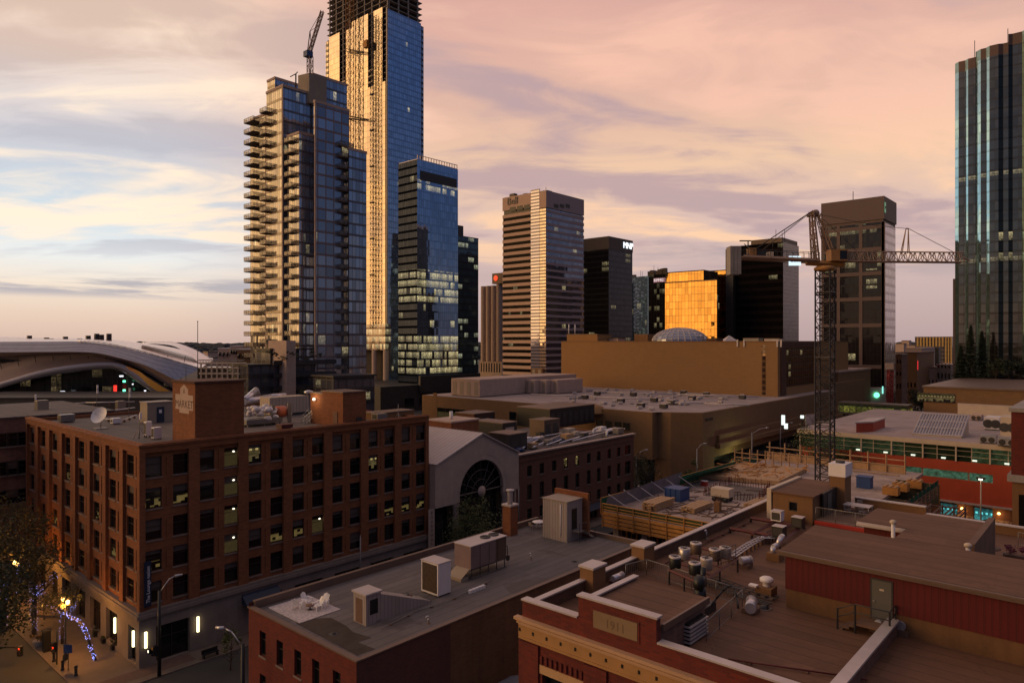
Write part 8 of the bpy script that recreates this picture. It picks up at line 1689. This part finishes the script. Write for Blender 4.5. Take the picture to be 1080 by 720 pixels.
# ================================================================== BEYOND THE RED BUILDING
t = thing('tan_parkade', 'long plain tan wall of a low block behind the red building roof', 'building', (230, 46, 0)); x = 232.0; y1_ = OX(974, x); zt = ZAT(x, y1_, 408.5); mb = MB(); mb.box(x, x+60, -40, y1_, 0, zt); mb.build('wall', M['ochre_dim'], t); mb = MB(); mb.box(x-.3, x+60, -40, y1_+.3, zt, zt+.5); mb.build('parapet', M['coping_brown'], t)
put(window_mesh(9.5, 2.6, 'lit_office', 0, 2, False), 'window_band', t, (x-.16, OX(987, x), ZAT(x, OX(987, x), 424)), R(-90))
sk_ = thing('skywalk', 'glazed pedestrian bridge with yellow green lights spanning the street', 'footbridge', (222, 67, 0)); x = 222.0; ya, yb = OX(958, x), OX(884, x); zb3, zt3 = ZAT(x, 66, 435.5), ZAT(x, 66, 423.5)
mb = MB(); mb.box(x, x+5, ya, yb, zb3+.5, zt3-.4); mb.build('glazing', curtain('skywalk_glass', (.04, .07, .05), 30, 1.7, .3, .09, (.02, .02, .02), 0, bands=[(zb3, zb3+2.3, .85)], run=1, emit=.28, ecol=(.8, .75, .12), rough=.1), sk_); mb = MB(); mb.box(x-.2, x+5.2, ya, yb, zb3, zb3+.5).box(x-.2, x+5.2, ya, yb, zt3-.4, zt3); mb.build('deck_and_roof', M['steel'], sk_)
mb = MB(); [mb.box(x-.05, x+.3, yy-.15, yy+.15, zb3+.5, zt3-.4) for yy in (ya+.3, (ya+yb)/2, yb-.3)]; mb.build('post', M['steel'], sk_)
t = thing('mall_annex', 'stepped tan annex with a roof terrace in front of the framed tower', 'building', (262.1, 78, 0)); mb = MB(); mb.box(262.1, 300, 79.5, 110, 0, ZAT(262, 80, 404)); mb.box(270, 312, 80.5, 110, 0, ZAT(270, 81, 393)); mb.build('wall', M['ochre_dim'], t); mb = MB(); z = ZAT(270, 81, 393); mb.box(269.7, 312.2, 80.2, 110, z, z+.6); mb.build('roof_edge', M['precast'], t); mb = MB(); mb.box(280, 285, 84, 90, z, z+6); mb.build('plant', M['cream'], t)
mb = MB(); [mb.box(263+i*4.5, 266+i*4.5, 79.42, 79.496, 6, 12) for i in range(7)]; mb.build('window', M['glass'], t)
t = thing('red_mast_lift', 'bright red lattice mast lift standing in the street right of the framed tower', 'lift', AT(938.5, 425, 290)); mb = MB(); a = AT(938.5, 424, 290); b = AT(939, 387, 290); lattice(mb, a, b, 1.6, .3, 14); mb.build('mast', M['red'], t); mb = MB(); mb.cbox(b-Vector((0, 0, 1)), 3.2, 3.2, 2.6); mb.build('cage', M['precast'], t)
def block(label, pl, pc, pr, pyt, d, mat, roof=None, win=None, name='distant_block', z0=0):
    x0, x1, y0, y1, z = tower_box(pl, pc, pr, pyt, d); t = thing(name, label, 'building', (x0, y0, 0)); mb = MB(); mb.box(x0, x1, y0, y1, z0, z); mb.build('wall', M[mat] if isinstance(mat, str) else mat, t); mb = MB(); mb.box(x0-.2, x1+.2, y0-.2, y1+.2, z, z+.5); mb.build('parapet', M[roof or 'coping_brown'], t)
    if win:
        mb = MB()
        for (k, n_, h) in win:
            for i in range(n_): yy = y0+(y1-y0)*(i+.3)/n_; mb.box(x0-.06, x0-.004, yy, yy+(y1-y0)/n_*.4, k, k+h)
        mb.build('window', M['glass'], t)
    return t, x0, x1, y0, y1, z
block('reddish brick block hidden partly by the red mast lift', 936, 951, 957, 374, 345, 'brick_dusty', 'coping_brown', [(18, 5, 2), (12, 5, 2), (24, 5, 2)])
tt, x0, x1, y0, y1, z = block('plain tan block with a small red sign at the end of the street', 944, 967, 985, 372.5, 380, 'siding_tan', 'brick_brown', [(10, 6, 2.5)])
mb = MB(); mb.box(x0+1.0, x0+2.2, y0-.2, y0-.01, z-9, z-4); mb.build('red_sign', glow('small_red_sign', (1, .03, .03), .7), tt)
block('pale mauve block behind the plain tan one', 955, 972, 992, 367.5, 430, 'mauve', 'precast')
block('low pinkish block at the foot of the striped building', 970, 990, 1000, 388, 400, 'precast', 'coping_brown', [(10, 5, 3)])
block('narrow pale ornate block just left of the faceted tower', 988, 1003, 1010, 385, 395, 'stone', 'precast', [(8, 4, 3), (14, 4, 3), (20, 4, 2.4)])
block('dark slim chimney like block in front of the striped building', 986, 990, 992, 367, 420, 'steel')
gs_, x0, x1, y0, y1, z = block('distant gridded office block striped with gold along its top and right end', 965, 1004, 1012, 355.5, 600, curtain('grid_office', (.10, .09, .10), 3.4, 2.2, .4, .2, (.16, .13, .12), .4, (.15, .12, .115), .1, rough=.15), 'brown')
mb = MB()
for i in range(9): yy = y0+(y1-y0)*(.22+i*.085); mb.box(x0-.5, x0-.01, yy, yy+(y1-y0)*.045, z-8, z)
for i in range(3): yy = y0+(y1-y0)*(.0+i*.07); mb.box(x0-.5, x0-.01, yy, yy+(y1-y0)*.035, z-40, z)
mb.build('gold_fin', surf('gold_fin', (.75, .48, .16), .35, .5), gs_)
t = thing('lit_kiosk', 'pale street level front with a round green light below the framed tower', 'shopfront', AT(922, 417, 288)); a = AT(914, 422, 288); mb = MB(); b = AT(934, 422, 288); mb.prism([(a.x, a.y), (b.x, b.y), (b.x+3, b.y+3), (a.x+3, a.y+3)], 4, AT(914, 409, 288).z); mb.build('wall', M['precast'], t); mb = MB(); mb.lathe(AT(924.5, 416.5, 287.5), [(0, 0), (1.1, 0), (1.1, .2), (0, .25)], 16, False, (-C_, -S_, 0)); mb.build('green_light', M['green_lamp'], t); mb = MB(); p = AT(931, 415, 287.5); mb.cbox(p, .4, .4, 3); mb.build('cyan_strip', glow('cyan_strip', (.3, .9, .8), 1.2), t)
# white street lights in the gap
for i, (px, py) in enumerate(((826, 448), (829, 452), (846, 441))):
    p = AT(px, py, 185); t = thing('street_sign_light', ['tall white lit shop panel at street level under the mall canopy', 'short white lit panel beside the tall one', 'slanted white lit panel across the road from the mall'][i], 'lit panel', p); mb = MB(); mb.cbox(p, .5, .8, [2.6, 1.4, .8][i]); mb.build('face', glow('panel_%s' % ['glow', 'glow_small', 'glow_slant'][i], (.9, 1, .95), 1.1), t); mb = MB(); mb.bar((p.x, p.y, 0), p, .15); mb.build('post', M['steel'], t)
t = thing('banner_screen', 'large dim grey poster screen facing the street beside the mall', 'screen', AT(855, 445, 190)); a, b = AT(850, 452, 190), AT(860, 441, 190); mb = MB(); mb.prism([(a.x, a.y), (b.x, b.y), (b.x+.3, b.y+.3), (a.x+.3, a.y+.3)], a.z, b.z+1); mb.build('panel', surf('poster', (.30, .28, .30), .5, var=1.0, scale=1), t); mb = MB(); mb.bar((a.x, a.y, 0), a, .3).bar((b.x, b.y, 0), (b.x, b.y, a.z), .3); mb.build('post', M['steel'], t)
# far city: woods and roofs to the horizon
mb = MB(); rr = random.Random(2)
for ring, n_, h in ((1500, 420, 13), (2300, 420, 16), (3600, 380, 22), (5200, 300, 30)):
    for i in range(n_):
        a = R(-42+84*i/n_); d = ring*(1+rr.uniform(-.12, .12)); r_ = d*math.tan(a); c = Vector((S_*r_+C_*d, -C_*r_+S_*d, 0)); hh = h*rr.uniform(.6, 1.25); w_ = ring*.008*rr.uniform(.6, 1.4)
        mb.lathe(c, [(w_, 0), (w_*1.1, hh*.5), (w_*.6, hh*.9), (0, hh)], 6)
stuff(mb.build('woods', surf('far_trees', (.035, .042, .05), .95, var=.3, scale=.01), None)); fw = bpy.data.objects['woods']; tag(fw, 'far off belt of dark blue trees along the horizon', 'woods')
for i, (px, d, h) in enumerate(((218, 900, 14), (224, 1100, 18), (212, 1000, 12), (950, 1400, 30), (956, 1700, 36), (962, 1500, 26), (202, 1300, 16))):
    p = AT(px, 362, d); t = thing('far_house', ['low far house between the arena and the condominium', 'taller far house right of the low one near the condominium', 'far house nearest the arena roof edge', 'far pale block just right of the framed tower', 'tallest far block in the gap right of the framed tower', 'far pale block left of the striped building', 'far house showing behind the arena roof tip'][i], 'building', (p.x, p.y, 0)); mb = MB(); mb.cbox((p.x, p.y, 0), 22, 16, h); mb.build('wall', M['precast'], t); mb = MB(); mb.cbox((p.x, p.y, h), 23, 17, 1.5); mb.build('roof', M['brown'], t)

# ================================================================== TREES
tree('broad dark street tree filling the bottom left corner', Vector((17.0, 86.5, .13)), 12.5, 4.8, 4200, 'leaf_dark', .38, leds=60, base=.3)
tree('leafy street tree wrapped with blue lights at the left edge', Vector((22.5, 103, .13)), 13.5, 4.2, 2400, 'leaf_olive', .38, leds=110)
tree('street tree with blue lit branches left of the twin lanterns', Vector((24.6, 98, .13)), 11, 3.4, 1700, 'leaf_olive', .34, leds=120)
tree('street tree with a blue lit forked trunk in front of the stone ground floor', Vector((26.0, 92.6, .13)), 8.8, 2.4, 900, 'leaf_olive', .3, leds=120)
tree('tall thin street tree against the left part of the orange brick front', Vector((25.6, 112, .13)), 14, 4.0, 2000, 'leaf_olive', .36)
tree('sparse street tree in front of the middle of the orange brick front', Vector((26.2, 104.5, .13)), 13.5, 3.2, 950, 'leaf_olive', .34)
# leaning tree wound with lights near the corner
t = thing('leaning_tree', 'small leaning tree wound tightly with blue white lights on the corner pavement', 'tree', (26.8, 85.4, .13)); pts = [Vector((27.0, 85.0, .13)), Vector((26.7, 85.5, 1.6)), Vector((26.5, 86.2, 3.0)), Vector((26.2, 87.2, 4.0)), Vector((25.8, 88.8, 4.2)), Vector((25.5, 90.2, 4.5))]; mb = MB()
for i, (a, b) in enumerate(zip(pts, pts[1:])): mb.tube(a, b, .17-.02*i, .15-.02*i)
mb.build('trunk', M['bark'], t); mb = MB(); rr = random.Random(6)
for i in range(130): k = rr.randrange(5); q = pts[k].lerp(pts[k+1], rr.random()); g = rr.uniform(0, 6.28); q = q+Vector((math.cos(g)*.2, math.sin(g)*.2, rr.uniform(-.15, .15))); mb.lathe(q, [(0, -.05), (.05, 0), (0, .05)], 5, False)
mb.build('string_lights', M['led'], t); mb = MB(); leafy(mb, (25.8, 88, 6.2), 1.7, 1.3, 420, .26, rr); mb.build('crown', M['leaf_olive'], t)
tree('dense round green tree in front of the gabled hall arch', Vector((OY(505, 73), 73, .13)), 11.5, 4.4, 3200, 'leaf', .36, base=.2)
tree('smaller green tree left of the round one before the gabled hall', Vector((OY(478, 74.5), 74.5, .13)), 7, 2.8, 1400, 'leaf', .34, base=.25)
tree('slim street tree at the right end of the plum brick building', Vector((130.5, 77.5, .13)), 12, 3.2, 1500, 'leaf_olive', .4)
tree('low bushy tree in the street beyond the plum brick building', Vector((126, 75.5, .13)), 7, 2.4, 900, 'leaf_dark', .4)
for i, (px, lb) in enumerate(((853, 'leafy tree against the left end of the red building glass'), (876, 'leafy tree just right of the crane mast before the red building'), (899, 'lower leafy tree before the red building, left of the tall lamp'), (917, 'small leafy tree furthest right before the red building'))):
    p = AT(px, 400, 143); tree(lb, Vector((p.x, p.y, .13)), (17, 16, 14, 13)[i], (4.2, 3.8, 3.2, 2.4)[i], 1500, 'leaf', .45, base=.4)
tree('small round tree by the site fence near the mall corner', Vector((150.2, 76.6, .13)), 7, 2.2, 700, 'leaf', .4)
for i, (px, h, k, lb) in enumerate(((1022, 20, 5.2, 'tall dark conifer at the foot of the faceted tower'), (1037, 18, 4.6, 'dark conifer right of the tall one before the faceted tower'), (1012, 13, 3.6, 'shorter dark conifer at the left of the row before the faceted tower'))):
    p = AT(px, 400, 248); zt = ZAT(232, OX(974, 232), 408.5); tree(lb, Vector((p.x, p.y, zt-1)), h, k, 2600, 'leaf_dark', .9, conifer=True)
for i, (px, lb) in enumerate(((1050, 'low dark shrubby tree right of the conifers'), (1064, 'low dark shrubby tree nearest the right edge, above the tan wall'), (1076, 'dark shrubby tree cut by the right edge above the tan wall'))): p = AT(px, 400, 242); tree(lb, Vector((p.x, p.y, ZAT(232, OX(974, 232), 408.5)-1)), 7.5, 4, 1100, 'leaf_dark', .7)
p = AT(996, 430, 222); tree('green tree in front of the lit window band of the tan wall', Vector((p.x, p.y, 2)), 16, 4.5, 1400, 'leaf', .6)
for i, (px, d, lb) in enumerate(((972, 330, 'dark tree at the end of the street'), (992, 320, 'broad dark tree left of the conifers at the end of the street'), (966, 300, 'small dark tree above the skywalk end'))): p = AT(px, 400, d); tree(lb, Vector((p.x, p.y, 0)), 13, 6, 1100, 'leaf_dark', .9)

# ================================================================== STREET FURNITURE
def lantern_post(label, x, y, h=4.6, group='twin lantern street lamps'):
    t = thing('lantern_post', label, 'street lamp', (x, y, .13), group); mb = MB(); mb.lathe((x, y, .13), [(.28, 0), (.28, .5), (.1, .7), (.07, h)], 10); mb.bar((x, y-.75, h-.2), (x, y+.75, h-.2), .07); mb.build('post', M['black'], t)
    for s in (-1, 1):
        mb = MB(); mb.lathe((x, y+s*.75, h-.15), [(.06, 0), (.17, .1), (.2, .4), (.08, .5), (0, .52)], 12); mb.build('lantern', M['lantern'], t)
    lp = bpy.data.lights.new('lantern_light', 'POINT'); lp.energy = 2000; lp.color = (1, .42, .07); lp.shadow_soft_size = .35; lo = bpy.data.objects.new('lantern_light', lp); scene.collection.objects.link(lo); lo.parent = t; lo.location = (-.2, 0, h-.6); return t
p = AT(70, 640, 1); ly = OX(69, 24.9)
lantern_post('twin lantern lamp post glowing amber in front of the stone ground floor', 24.9, ly, ZAT(24.9, ly, 634))
lantern_post('twin lantern lamp post further up the street by the left edge', 24.9, OX(17, 24.9), ZAT(24.9, OX(17, 24.9), 595))
def cobra(label, x, y, h, dx, dy, name='street_lamp', lit=False, col='black'):
    t = thing(name, label, 'street lamp', (x, y, .13)); mb = MB(); mb.tube((x, y, .13), (x, y, h), .2, .14, n=10); mb.build('post', M[col], t); mb = MB(); mb.path([(x, y, h-.3), (x+dx*.6, y+dy*.6, h+.9), (x+dx, y+dy, h+1.15)], .06, 6); mb.build('arm', M['galv'], t)
    mb = MB(); q = Vector((x+dx, y+dy, h+1.15)); u = Vector((dx, dy, 0)).normalized(); mb.tube(q, q+u*.75, .16, .13, n=8); mb.build('lamp_head', M['galv'], t); return t
# dark corner pole with signal heads
sp = GZ(168, 712, .13); h = ZAT(sp.x, sp.y, 622)
t = cobra('tall dark signal pole with a curved lamp arm at the street corner', sp.x, sp.y, h, 1.5, -.2, 'signal_pole')
def signal_head(parent, p, face, lampcol, k, rot=0):
    p = Vector(p); mb = MB(); mb.cbox(p, .36, .36, 1.05); o = mb.build('signal_head', M['black'], parent); mb = MB()
    f = Vector(face).normalized()
    for j in range(3):
        c = p+f*.185+Vector((0, 0, .85-.32*j))
        if j == k: mb.lathe(c, [(0, 0), (.13, 0), (.13, .04), (0, .05)], 12, False, f)
    mb.build('signal_lamp', M[lampcol], o); mb = MB()
    for j in range(3): c = p+f*.19+Vector((0, 0, .85-.32*j)); mb.lathe(c, [(.14, 0), (.15, .2)], 12, False, f)
    mb.build('visor', M['black'], o)
zz3 = ZAT(sp.x, sp.y, 690); signal_head(t, (sp.x-.35, sp.y+.1, zz3), (-1, -.2, 0), 'amber_lamp', 0); mb = MB(); q = Vector((sp.x-.75, sp.y+.55, zz3+.2)); mb.cbox(q, .3, .3, .55); o = mb.build('walk_signal', M['black'], t); mb = MB(); mb.box(q.x-.16, q.x-.151, q.y-.1, q.y+.1, q.z+.15, q.z+.4); mb.build('walk_lamp', M['lamp_white'], o)
# lamp post cut by the bottom edge
a = AT(256, 678, 58); t = cobra('dark lamp post with a pale arm near the bottom edge left of the red warehouse', a.x, a.y, a.z, -.9, 1.4)
# slender pale poles behind
for lb, px, pyt, y in (('slender grey pole in front of the orange block, behind the grey roof', 380, 565, 76.6), ('slender grey pole left of the arcade tree', 547, 512, 76.6)):
    x = OY(px, y); z = ZAT(x, y, pyt); t = thing('slender_pole', lb, 'pole', (x, y, .13)); mb = MB(); mb.tube((x, y, .13), (x, y, z), .09, n=6); mb.build('post', M['rail'], t); mb = MB(); mb.lathe((x, y, z), [(.09, 0), (.12, .05), (0, .15)], 8); mb.build('cap', M['rail'], t)
for lb, px, pyt, pyb, X, dx in (('pale street lamp with a short arm at the right end of the plum brick building', 671, 480, 520, 132.2, 2.2), ('pale street lamp before the mall corner pier', 735, 473, 500, 148.5, 1.8), ('tall pale street lamp in the road beside the mall', 793, 456, 495, 165, 4.0), ('pale street lamp further down the road beside the mall', 823, 450, 480, 200, 3.5)):
    y = OX(px, X); z = ZAT(X, y, pyt); cobra(lb, X, y, z, dx*.6, -dx*.6, col='rail')
t = thing('parking_lamp', 'tall pale lamp post with a burning head in front of the red building', 'street lamp', AT(1035, 545, 120)); a = AT(1034.5, 505, 122); mb = MB(); mb.tube((a.x, a.y, 0), a, .14, .1, n=8); mb.build('post', M['cream'], t); mb = MB(); mb.cbox(a, .7, 1.3, .3); mb.build('lamp_head', M['steel'], t); mb = MB(); mb.box(a.x-.36, a.x-.2, a.y-.3, a.y+.3, a.z-.12, a.z+.1); mb.build('lens', glow('parking_lens', (1, .85, .6), 4), t)
# overhead red signal at lower left and pole with signal
a = AT(22, 691, 76); t = thing('hanging_signal', 'dark traffic signal showing red, hung on a mast arm at the left edge', 'traffic light', a); signal_head(t, a, (-.75, -.66, 0), 'red_lamp', 0); mb = MB(); mb.path([a+Vector((0, 0, .9)), a+Vector((-3, 3.2, 1.1)), a+Vector((-9, 9.5, 1.0))], .08, 6); mb.bar((a.x-9, a.y+9.5, 0), (a.x-9, a.y+9.5, a.z+1.2), .2); mb.build('mast_arm', M['black'], t)
a = GZ(60, 700, .13); t = thing('traffic_light', 'short pole with a red traffic light and a blue sign beside the bollards', 'traffic light', a); zr_ = ZAT(a.x, a.y, 686); mb = MB(); mb.tube(a, (a.x, a.y, zr_+2.2), .08, n=8); mb.build('post', M['black'], t); signal_head(t, (a.x-.2, a.y, zr_), (-.75, -.66, 0), 'red_lamp', 1)
a = GZ(72, 706, .13); t = thing('blue_street_sign', 'blue street sign plate on a thin post by the bollards', 'sign', a); zr_ = ZAT(a.x, a.y, 684); mb = MB(); mb.tube(a, (a.x, a.y, zr_+.6), .04, n=6); mb.build('post', M['steel'], t); mb = MB(); d_ = Vector((.66, -.75, 0)); c = Vector((a.x, a.y, zr_)); mb.prism([(c.x-d_.x*.45-.05, c.y-d_.y*.45), (c.x+d_.x*.45-.05, c.y+d_.y*.45), (c.x+d_.x*.45-.02, c.y+d_.y*.45+.03), (c.x-d_.x*.45-.02, c.y-d_.y*.45+.03)], zr_-.4, zr_+.5); mb.build('plate', M['blue'], t)
for i, (px, py) in enumerate(((57, 697), (66, 706), (80, 712))):
    a = GZ(px, py, .13); t = thing('bollard', ['stout black bollard furthest from the camera at the kerb', 'middle stout black bollard at the kerb', 'stout black bollard nearest the camera at the kerb'][i], 'bollard', a, 'kerb bollards'); mb = MB(); mb.lathe(a, [(.2, 0), (.2, .15), (.14, .2), (.14, .85), (.18, .9), (.16, 1.0), (0, 1.1)], 12); mb.build('body', M['black'], t); mb = MB(); mb.lathe(a+Vector((0, 0, .75)), [(.145, 0), (.16, .02), (.16, .08), (.145, .1)], 12); mb.build('ring', M['steel'], t)
a = GZ(49, 686, .13); t = thing('info_kiosk', 'dark upright information pillar on the corner pavement left of the traffic light', 'kiosk', a); mb = MB(); mb.box(a.x-.35, a.x+.35, a.y-.35, a.y+.35, .13, 2.4); mb.build('pillar', M['black'], t); mb = MB(); mb.box(a.x-.42, a.x+.42, a.y-.42, a.y+.42, 2.4, 2.55); mb.build('cap', M['steel'], t)
t = thing('yellow_planter', 'round planter of yellow flowers beside the information pillar', 'planter', GZ(42, 680, .13)); a = GZ(42, 680, .13); mb = MB(); mb.lathe(a, [(.5, 0), (.75, .6), (.7, .6), (0, .55)], 14); mb.build('tub', M['concrete'], t); mb = MB(); leafy(mb, a+Vector((0, 0, 1.2)), .9, .6, 420, .22); mb.build('flower_bush', foliage('yellow_flower', (.10, .055, .01), (.30, .17, .03)), t)
for i, (px, py) in enumerate(((101, 670), (110, 677), (120, 684))):
    a = GZ(px, py, .13); t = thing('planter_box', ['small dark planter furthest along the stone wall of the corner block', 'middle small dark planter along the stone wall of the corner block', 'small dark planter nearest the corner along the stone wall'][i], 'planter', a, 'planters along the stone wall'); mb = MB(); mb.cbox(a, .6, .6, .5); mb.build('box', M['black'], t); mb = MB(); leafy(mb, a+Vector((0, 0, .75)), .4, .3, 160, .15); mb.build('shrub', M['leaf_dark'], t)
a = GZ(222, 692, .13); t = thing('sidewalk_bench', 'dark street bench on the pavement below the blue awning', 'bench', a); mb = MB(); mb.cbox(a+Vector((0, 0, .42)), 1.8, .5, .06); mb.build('seat', M['black'], t); mb = MB(); mb.box(a.x-.9, a.x+.9, a.y+.22, a.y+.27, .6, 1.0); mb.build('backrest', M['black'], t); mb = MB(); [mb.cbox(a+Vector((i*.75, 0, 0)), .08, .5, .43) for i in (-1, 1)]; mb.build('leg', M['black'], t)
t = tree('pale green shrubby tree at the kerb beside the red warehouse', GZ(243, 706, .13), 4.5, 1.5, 700, 'leaf', .22, base=.2)
# cars
def car(label, p, rz, mat, group='cars on the streets'):
    p = Vector(p); t = thing('car', label, 'car', p, group, rz); pr = [(-2.2, .35), (-2.2, .75), (-1.9, .92), (-1.2, .98), (-.75, 1.42), (.7, 1.46), (1.35, 1.0), (2.1, .85), (2.25, .6), (2.2, .35)]; mb = MB(); W_ = .88
    top = lambda x, z: W_*(.82 if z > 1.2 else 1)
    for (xa, za), (xb, zb_) in zip(pr, pr[1:]): mb.face([(xa, -top(xa, za), za), (xb, -top(xb, zb_), zb_), (xb, top(xb, zb_), zb_), (xa, top(xa, za), za)])
    for s in (-1, 1): mb.face([(x, s*top(x, z), z) for x, z in (pr if s < 0 else pr[::-1])])
    mb.face([(-2.2, -W_, .35), (-2.2, W_, .35), (2.2, W_, .35), (2.2, -W_, .35)]); mb.build('body', M[mat], t, True)
    mb = MB(); e = .012
    for s in (-1, 1): mb.face([(-1.1, s*(W_*.93+.04), 1.02), (1.15, s*(W_*.93+.04), 1.03), (.62, s*(W_*.82+.02), 1.4), (-.7, s*(W_*.82+.02), 1.37)])
    mb.face([(1.32, -.75, 1.03), (1.32, .75, 1.03), (.74, .66, 1.45), (.74, -.66, 1.45)]).face([(-1.2, -.75, 1.0), (-1.2, .75, 1.0), (-.79, .66, 1.42), (-.79, -.66, 1.42)]); g = mb.build('windows', M['glass'], t, True); g.location = (0, 0, .012)
    for x in (-1.35, 1.4):
        for s in (-1, 1): mb = MB(); mb.lathe((x, s*.8, .33), [(0, -.1), (.33, -.1), (.33, .1), (0, .1)], 14, True, (0, 1, 0)); mb.build('wheel', M['black'], t, True)
    for s in (-1, 1): mb = MB(); mb.box(2.15, 2.26, s*.65-.16, s*.65+.16, .62, .76); mb.build('headlight', M['white_plastic'], t, True); mb = MB(); mb.box(-2.22, -2.17, s*.68-.14, s*.68+.14, .68, .8); mb.build('tail_light', M['red'], t, True)
    return t
M['car_dark'] = surf('car_dark', (.02, .02, .024), .25, .4, var=.05); M['car_silver'] = surf('car_silver', (.35, .34, .36), .3, .6, var=.05); M['car_white'] = surf('car_white', (.55, .53, .52), .3, .0, var=.05)
for i, (px, py, mt, lb) in enumerate(((741+12, 486, 'car_dark', 'dark car parked nearest the mall corner'), (766, 483, 'car_silver', 'silver car parked by the mall canopy'), (783, 487, 'car_white', 'pale car in the middle of the road beside the mall'), (795, 481, 'car_dark', 'dark car beyond the pale one on the mall road'), (806, 484, 'car_silver', 'silver car under the trees on the mall road'), (817, 475, 'car_dark', 'dark car furthest along the mall road'))):
    p = GZ(px, py+6, .02); p.y = min(max(p.y, 62.5), 74.5); car(lb, p, 0 if i % 2 else math.pi, mt)
t = thing('bus_shelter', 'lit glass bus shelter under the mall canopy', 'bus shelter', GZ(806, 484, .13)); a = Vector((184, 75, .13)); t.location = a; BASE[t.name] = a; mb = MB(); mb.box(a.x, a.x+5, a.y-1.4, a.y, 2.6, 2.8); mb.build('roof', M['steel'], t); mb = MB(); [mb.bar((a.x+i*5, a.y-j*1.3, .13), (a.x+i*5, a.y-j*1.3, 2.6), .12) for i in (0, 1) for j in (0, 1)]; mb.build('post', M['steel'], t); mb = MB(); mb.box(a.x+.1, a.x+4.9, a.y-.1, a.y-.04, .5, 2.5); mb.build('lit_panel', glow('shelter_panel', (.5, .7, .55), .35), t)
# planting strip along the mall front
mb = MB(); rr = random.Random(12)
for i in range(26): leafy(mb, (158+i*2.6, 74.8+rr.uniform(-.5, .5), .7), 1.2, .8, 90, .3, rr)
o = mb.build('ground_cover', M['leaf_olive'], None); stuff(o); tag(o, 'low green planting along the kerb of the mall road', 'plants')
lp = bpy.data.lights.new('mall_street_light', 'POINT'); lp.energy = 700; lp.color = (.85, 1, .45); lp.shadow_soft_size = .5; lo = bpy.data.objects.new('mall_street_light', lp); scene.collection.objects.link(lo); lo.location = (172, 73, 5.2); sl = bpy.data.objects.get('bus_shelter'); lo.parent = sl; lo.location = Vector((172, 73, 5.2))-sl.location

# ================================================================== every countable piece its own part
SINGLE = {'legs': 'leg', 'feet': 'foot', 'posts': 'post', 'steel_legs': 'leg', 'blocks': 'sleeper', 'panel_antenna': 'panel_antenna', 'support': 'support', 'block': 'block', 'prop': 'prop', 'upright': 'upright', 'column': 'column', 'awning': 'awning',
          'window': 'window', 'windows': 'window', 'wheel': 'wheel', 'tread': 'tread', 'step': 'step', 'bracket': 'bracket', 'crown_louvre': 'crown_louvre', 'louvre': 'louvre', 'roof_plant': 'roof_plant', 'roof_mast': 'roof_mast', 'starter_bar': 'starter_bar', 'window_row': 'window',
          'post': 'post', 'pole': 'pole', 'mural_panel': 'mural_panel', 'gold_fin': 'gold_fin', 'beam': 'beam', 'stub_post': 'post', 'plank': 'plank', 'bearer': 'bearer', 'slat': 'slat', 'rafter': 'rafter', 'panel': 'panel', 'wall_tie': 'wall_tie', 'tie_collar': 'tie_collar', 'curb': 'curb'}
def split_islands(o):
    me = o.data; nv = len(me.vertices); par = list(range(nv))
    def find(i):
        while par[i] != i: par[i] = par[par[i]]; i = par[i]
        return i
    seen = {}
    for v in me.vertices:
        k = (round(v.co.x, 3), round(v.co.y, 3), round(v.co.z, 3))
        if k in seen: par[find(v.index)] = find(seen[k])
        else: seen[k] = v.index
    for p in me.polygons:
        a = find(p.vertices[0])
        for i in p.vertices[1:]: par[find(i)] = a
    groups = {}
    for p in me.polygons: groups.setdefault(find(p.vertices[0]), []).append(p)
    nm = SINGLE[o.name.split('.')[0]]
    if not 1 < len(groups) <= 100: return
    uvl = me.uv_layers[0].data
    for gi, ps in enumerate(groups.values()):
        idx = {}; vs = []; fs = []; uv = []
        for p in ps:
            f = []
            for li, vi in zip(p.loop_indices, p.vertices):
                if vi not in idx: idx[vi] = len(vs); vs.append(me.vertices[vi].co.copy())
                f.append(idx[vi]); uv += list(uvl[li].uv)
            fs.append(f)
        m2 = bpy.data.meshes.new(nm); m2.from_pydata(vs, [], fs); m2.uv_layers.new(name='UVMap').data.foreach_set('uv', uv)
        for m in me.materials: m2.materials.append(m)
        m2.polygons.foreach_set('material_index', [p.material_index for p in ps]); m2.polygons.foreach_set('use_smooth', [p.use_smooth for p in ps])
        c = bpy.data.objects.new(nm, m2); scene.collection.objects.link(c); c.parent = o.parent; c.location = o.location; c.rotation_euler = o.rotation_euler
    bpy.data.objects.remove(o)
for o in list(scene.objects):
    if o.type == 'MESH' and o.parent is not None and o.data.users == 1 and not o.children and o.name.split('.')[0] in SINGLE: split_islands(o)
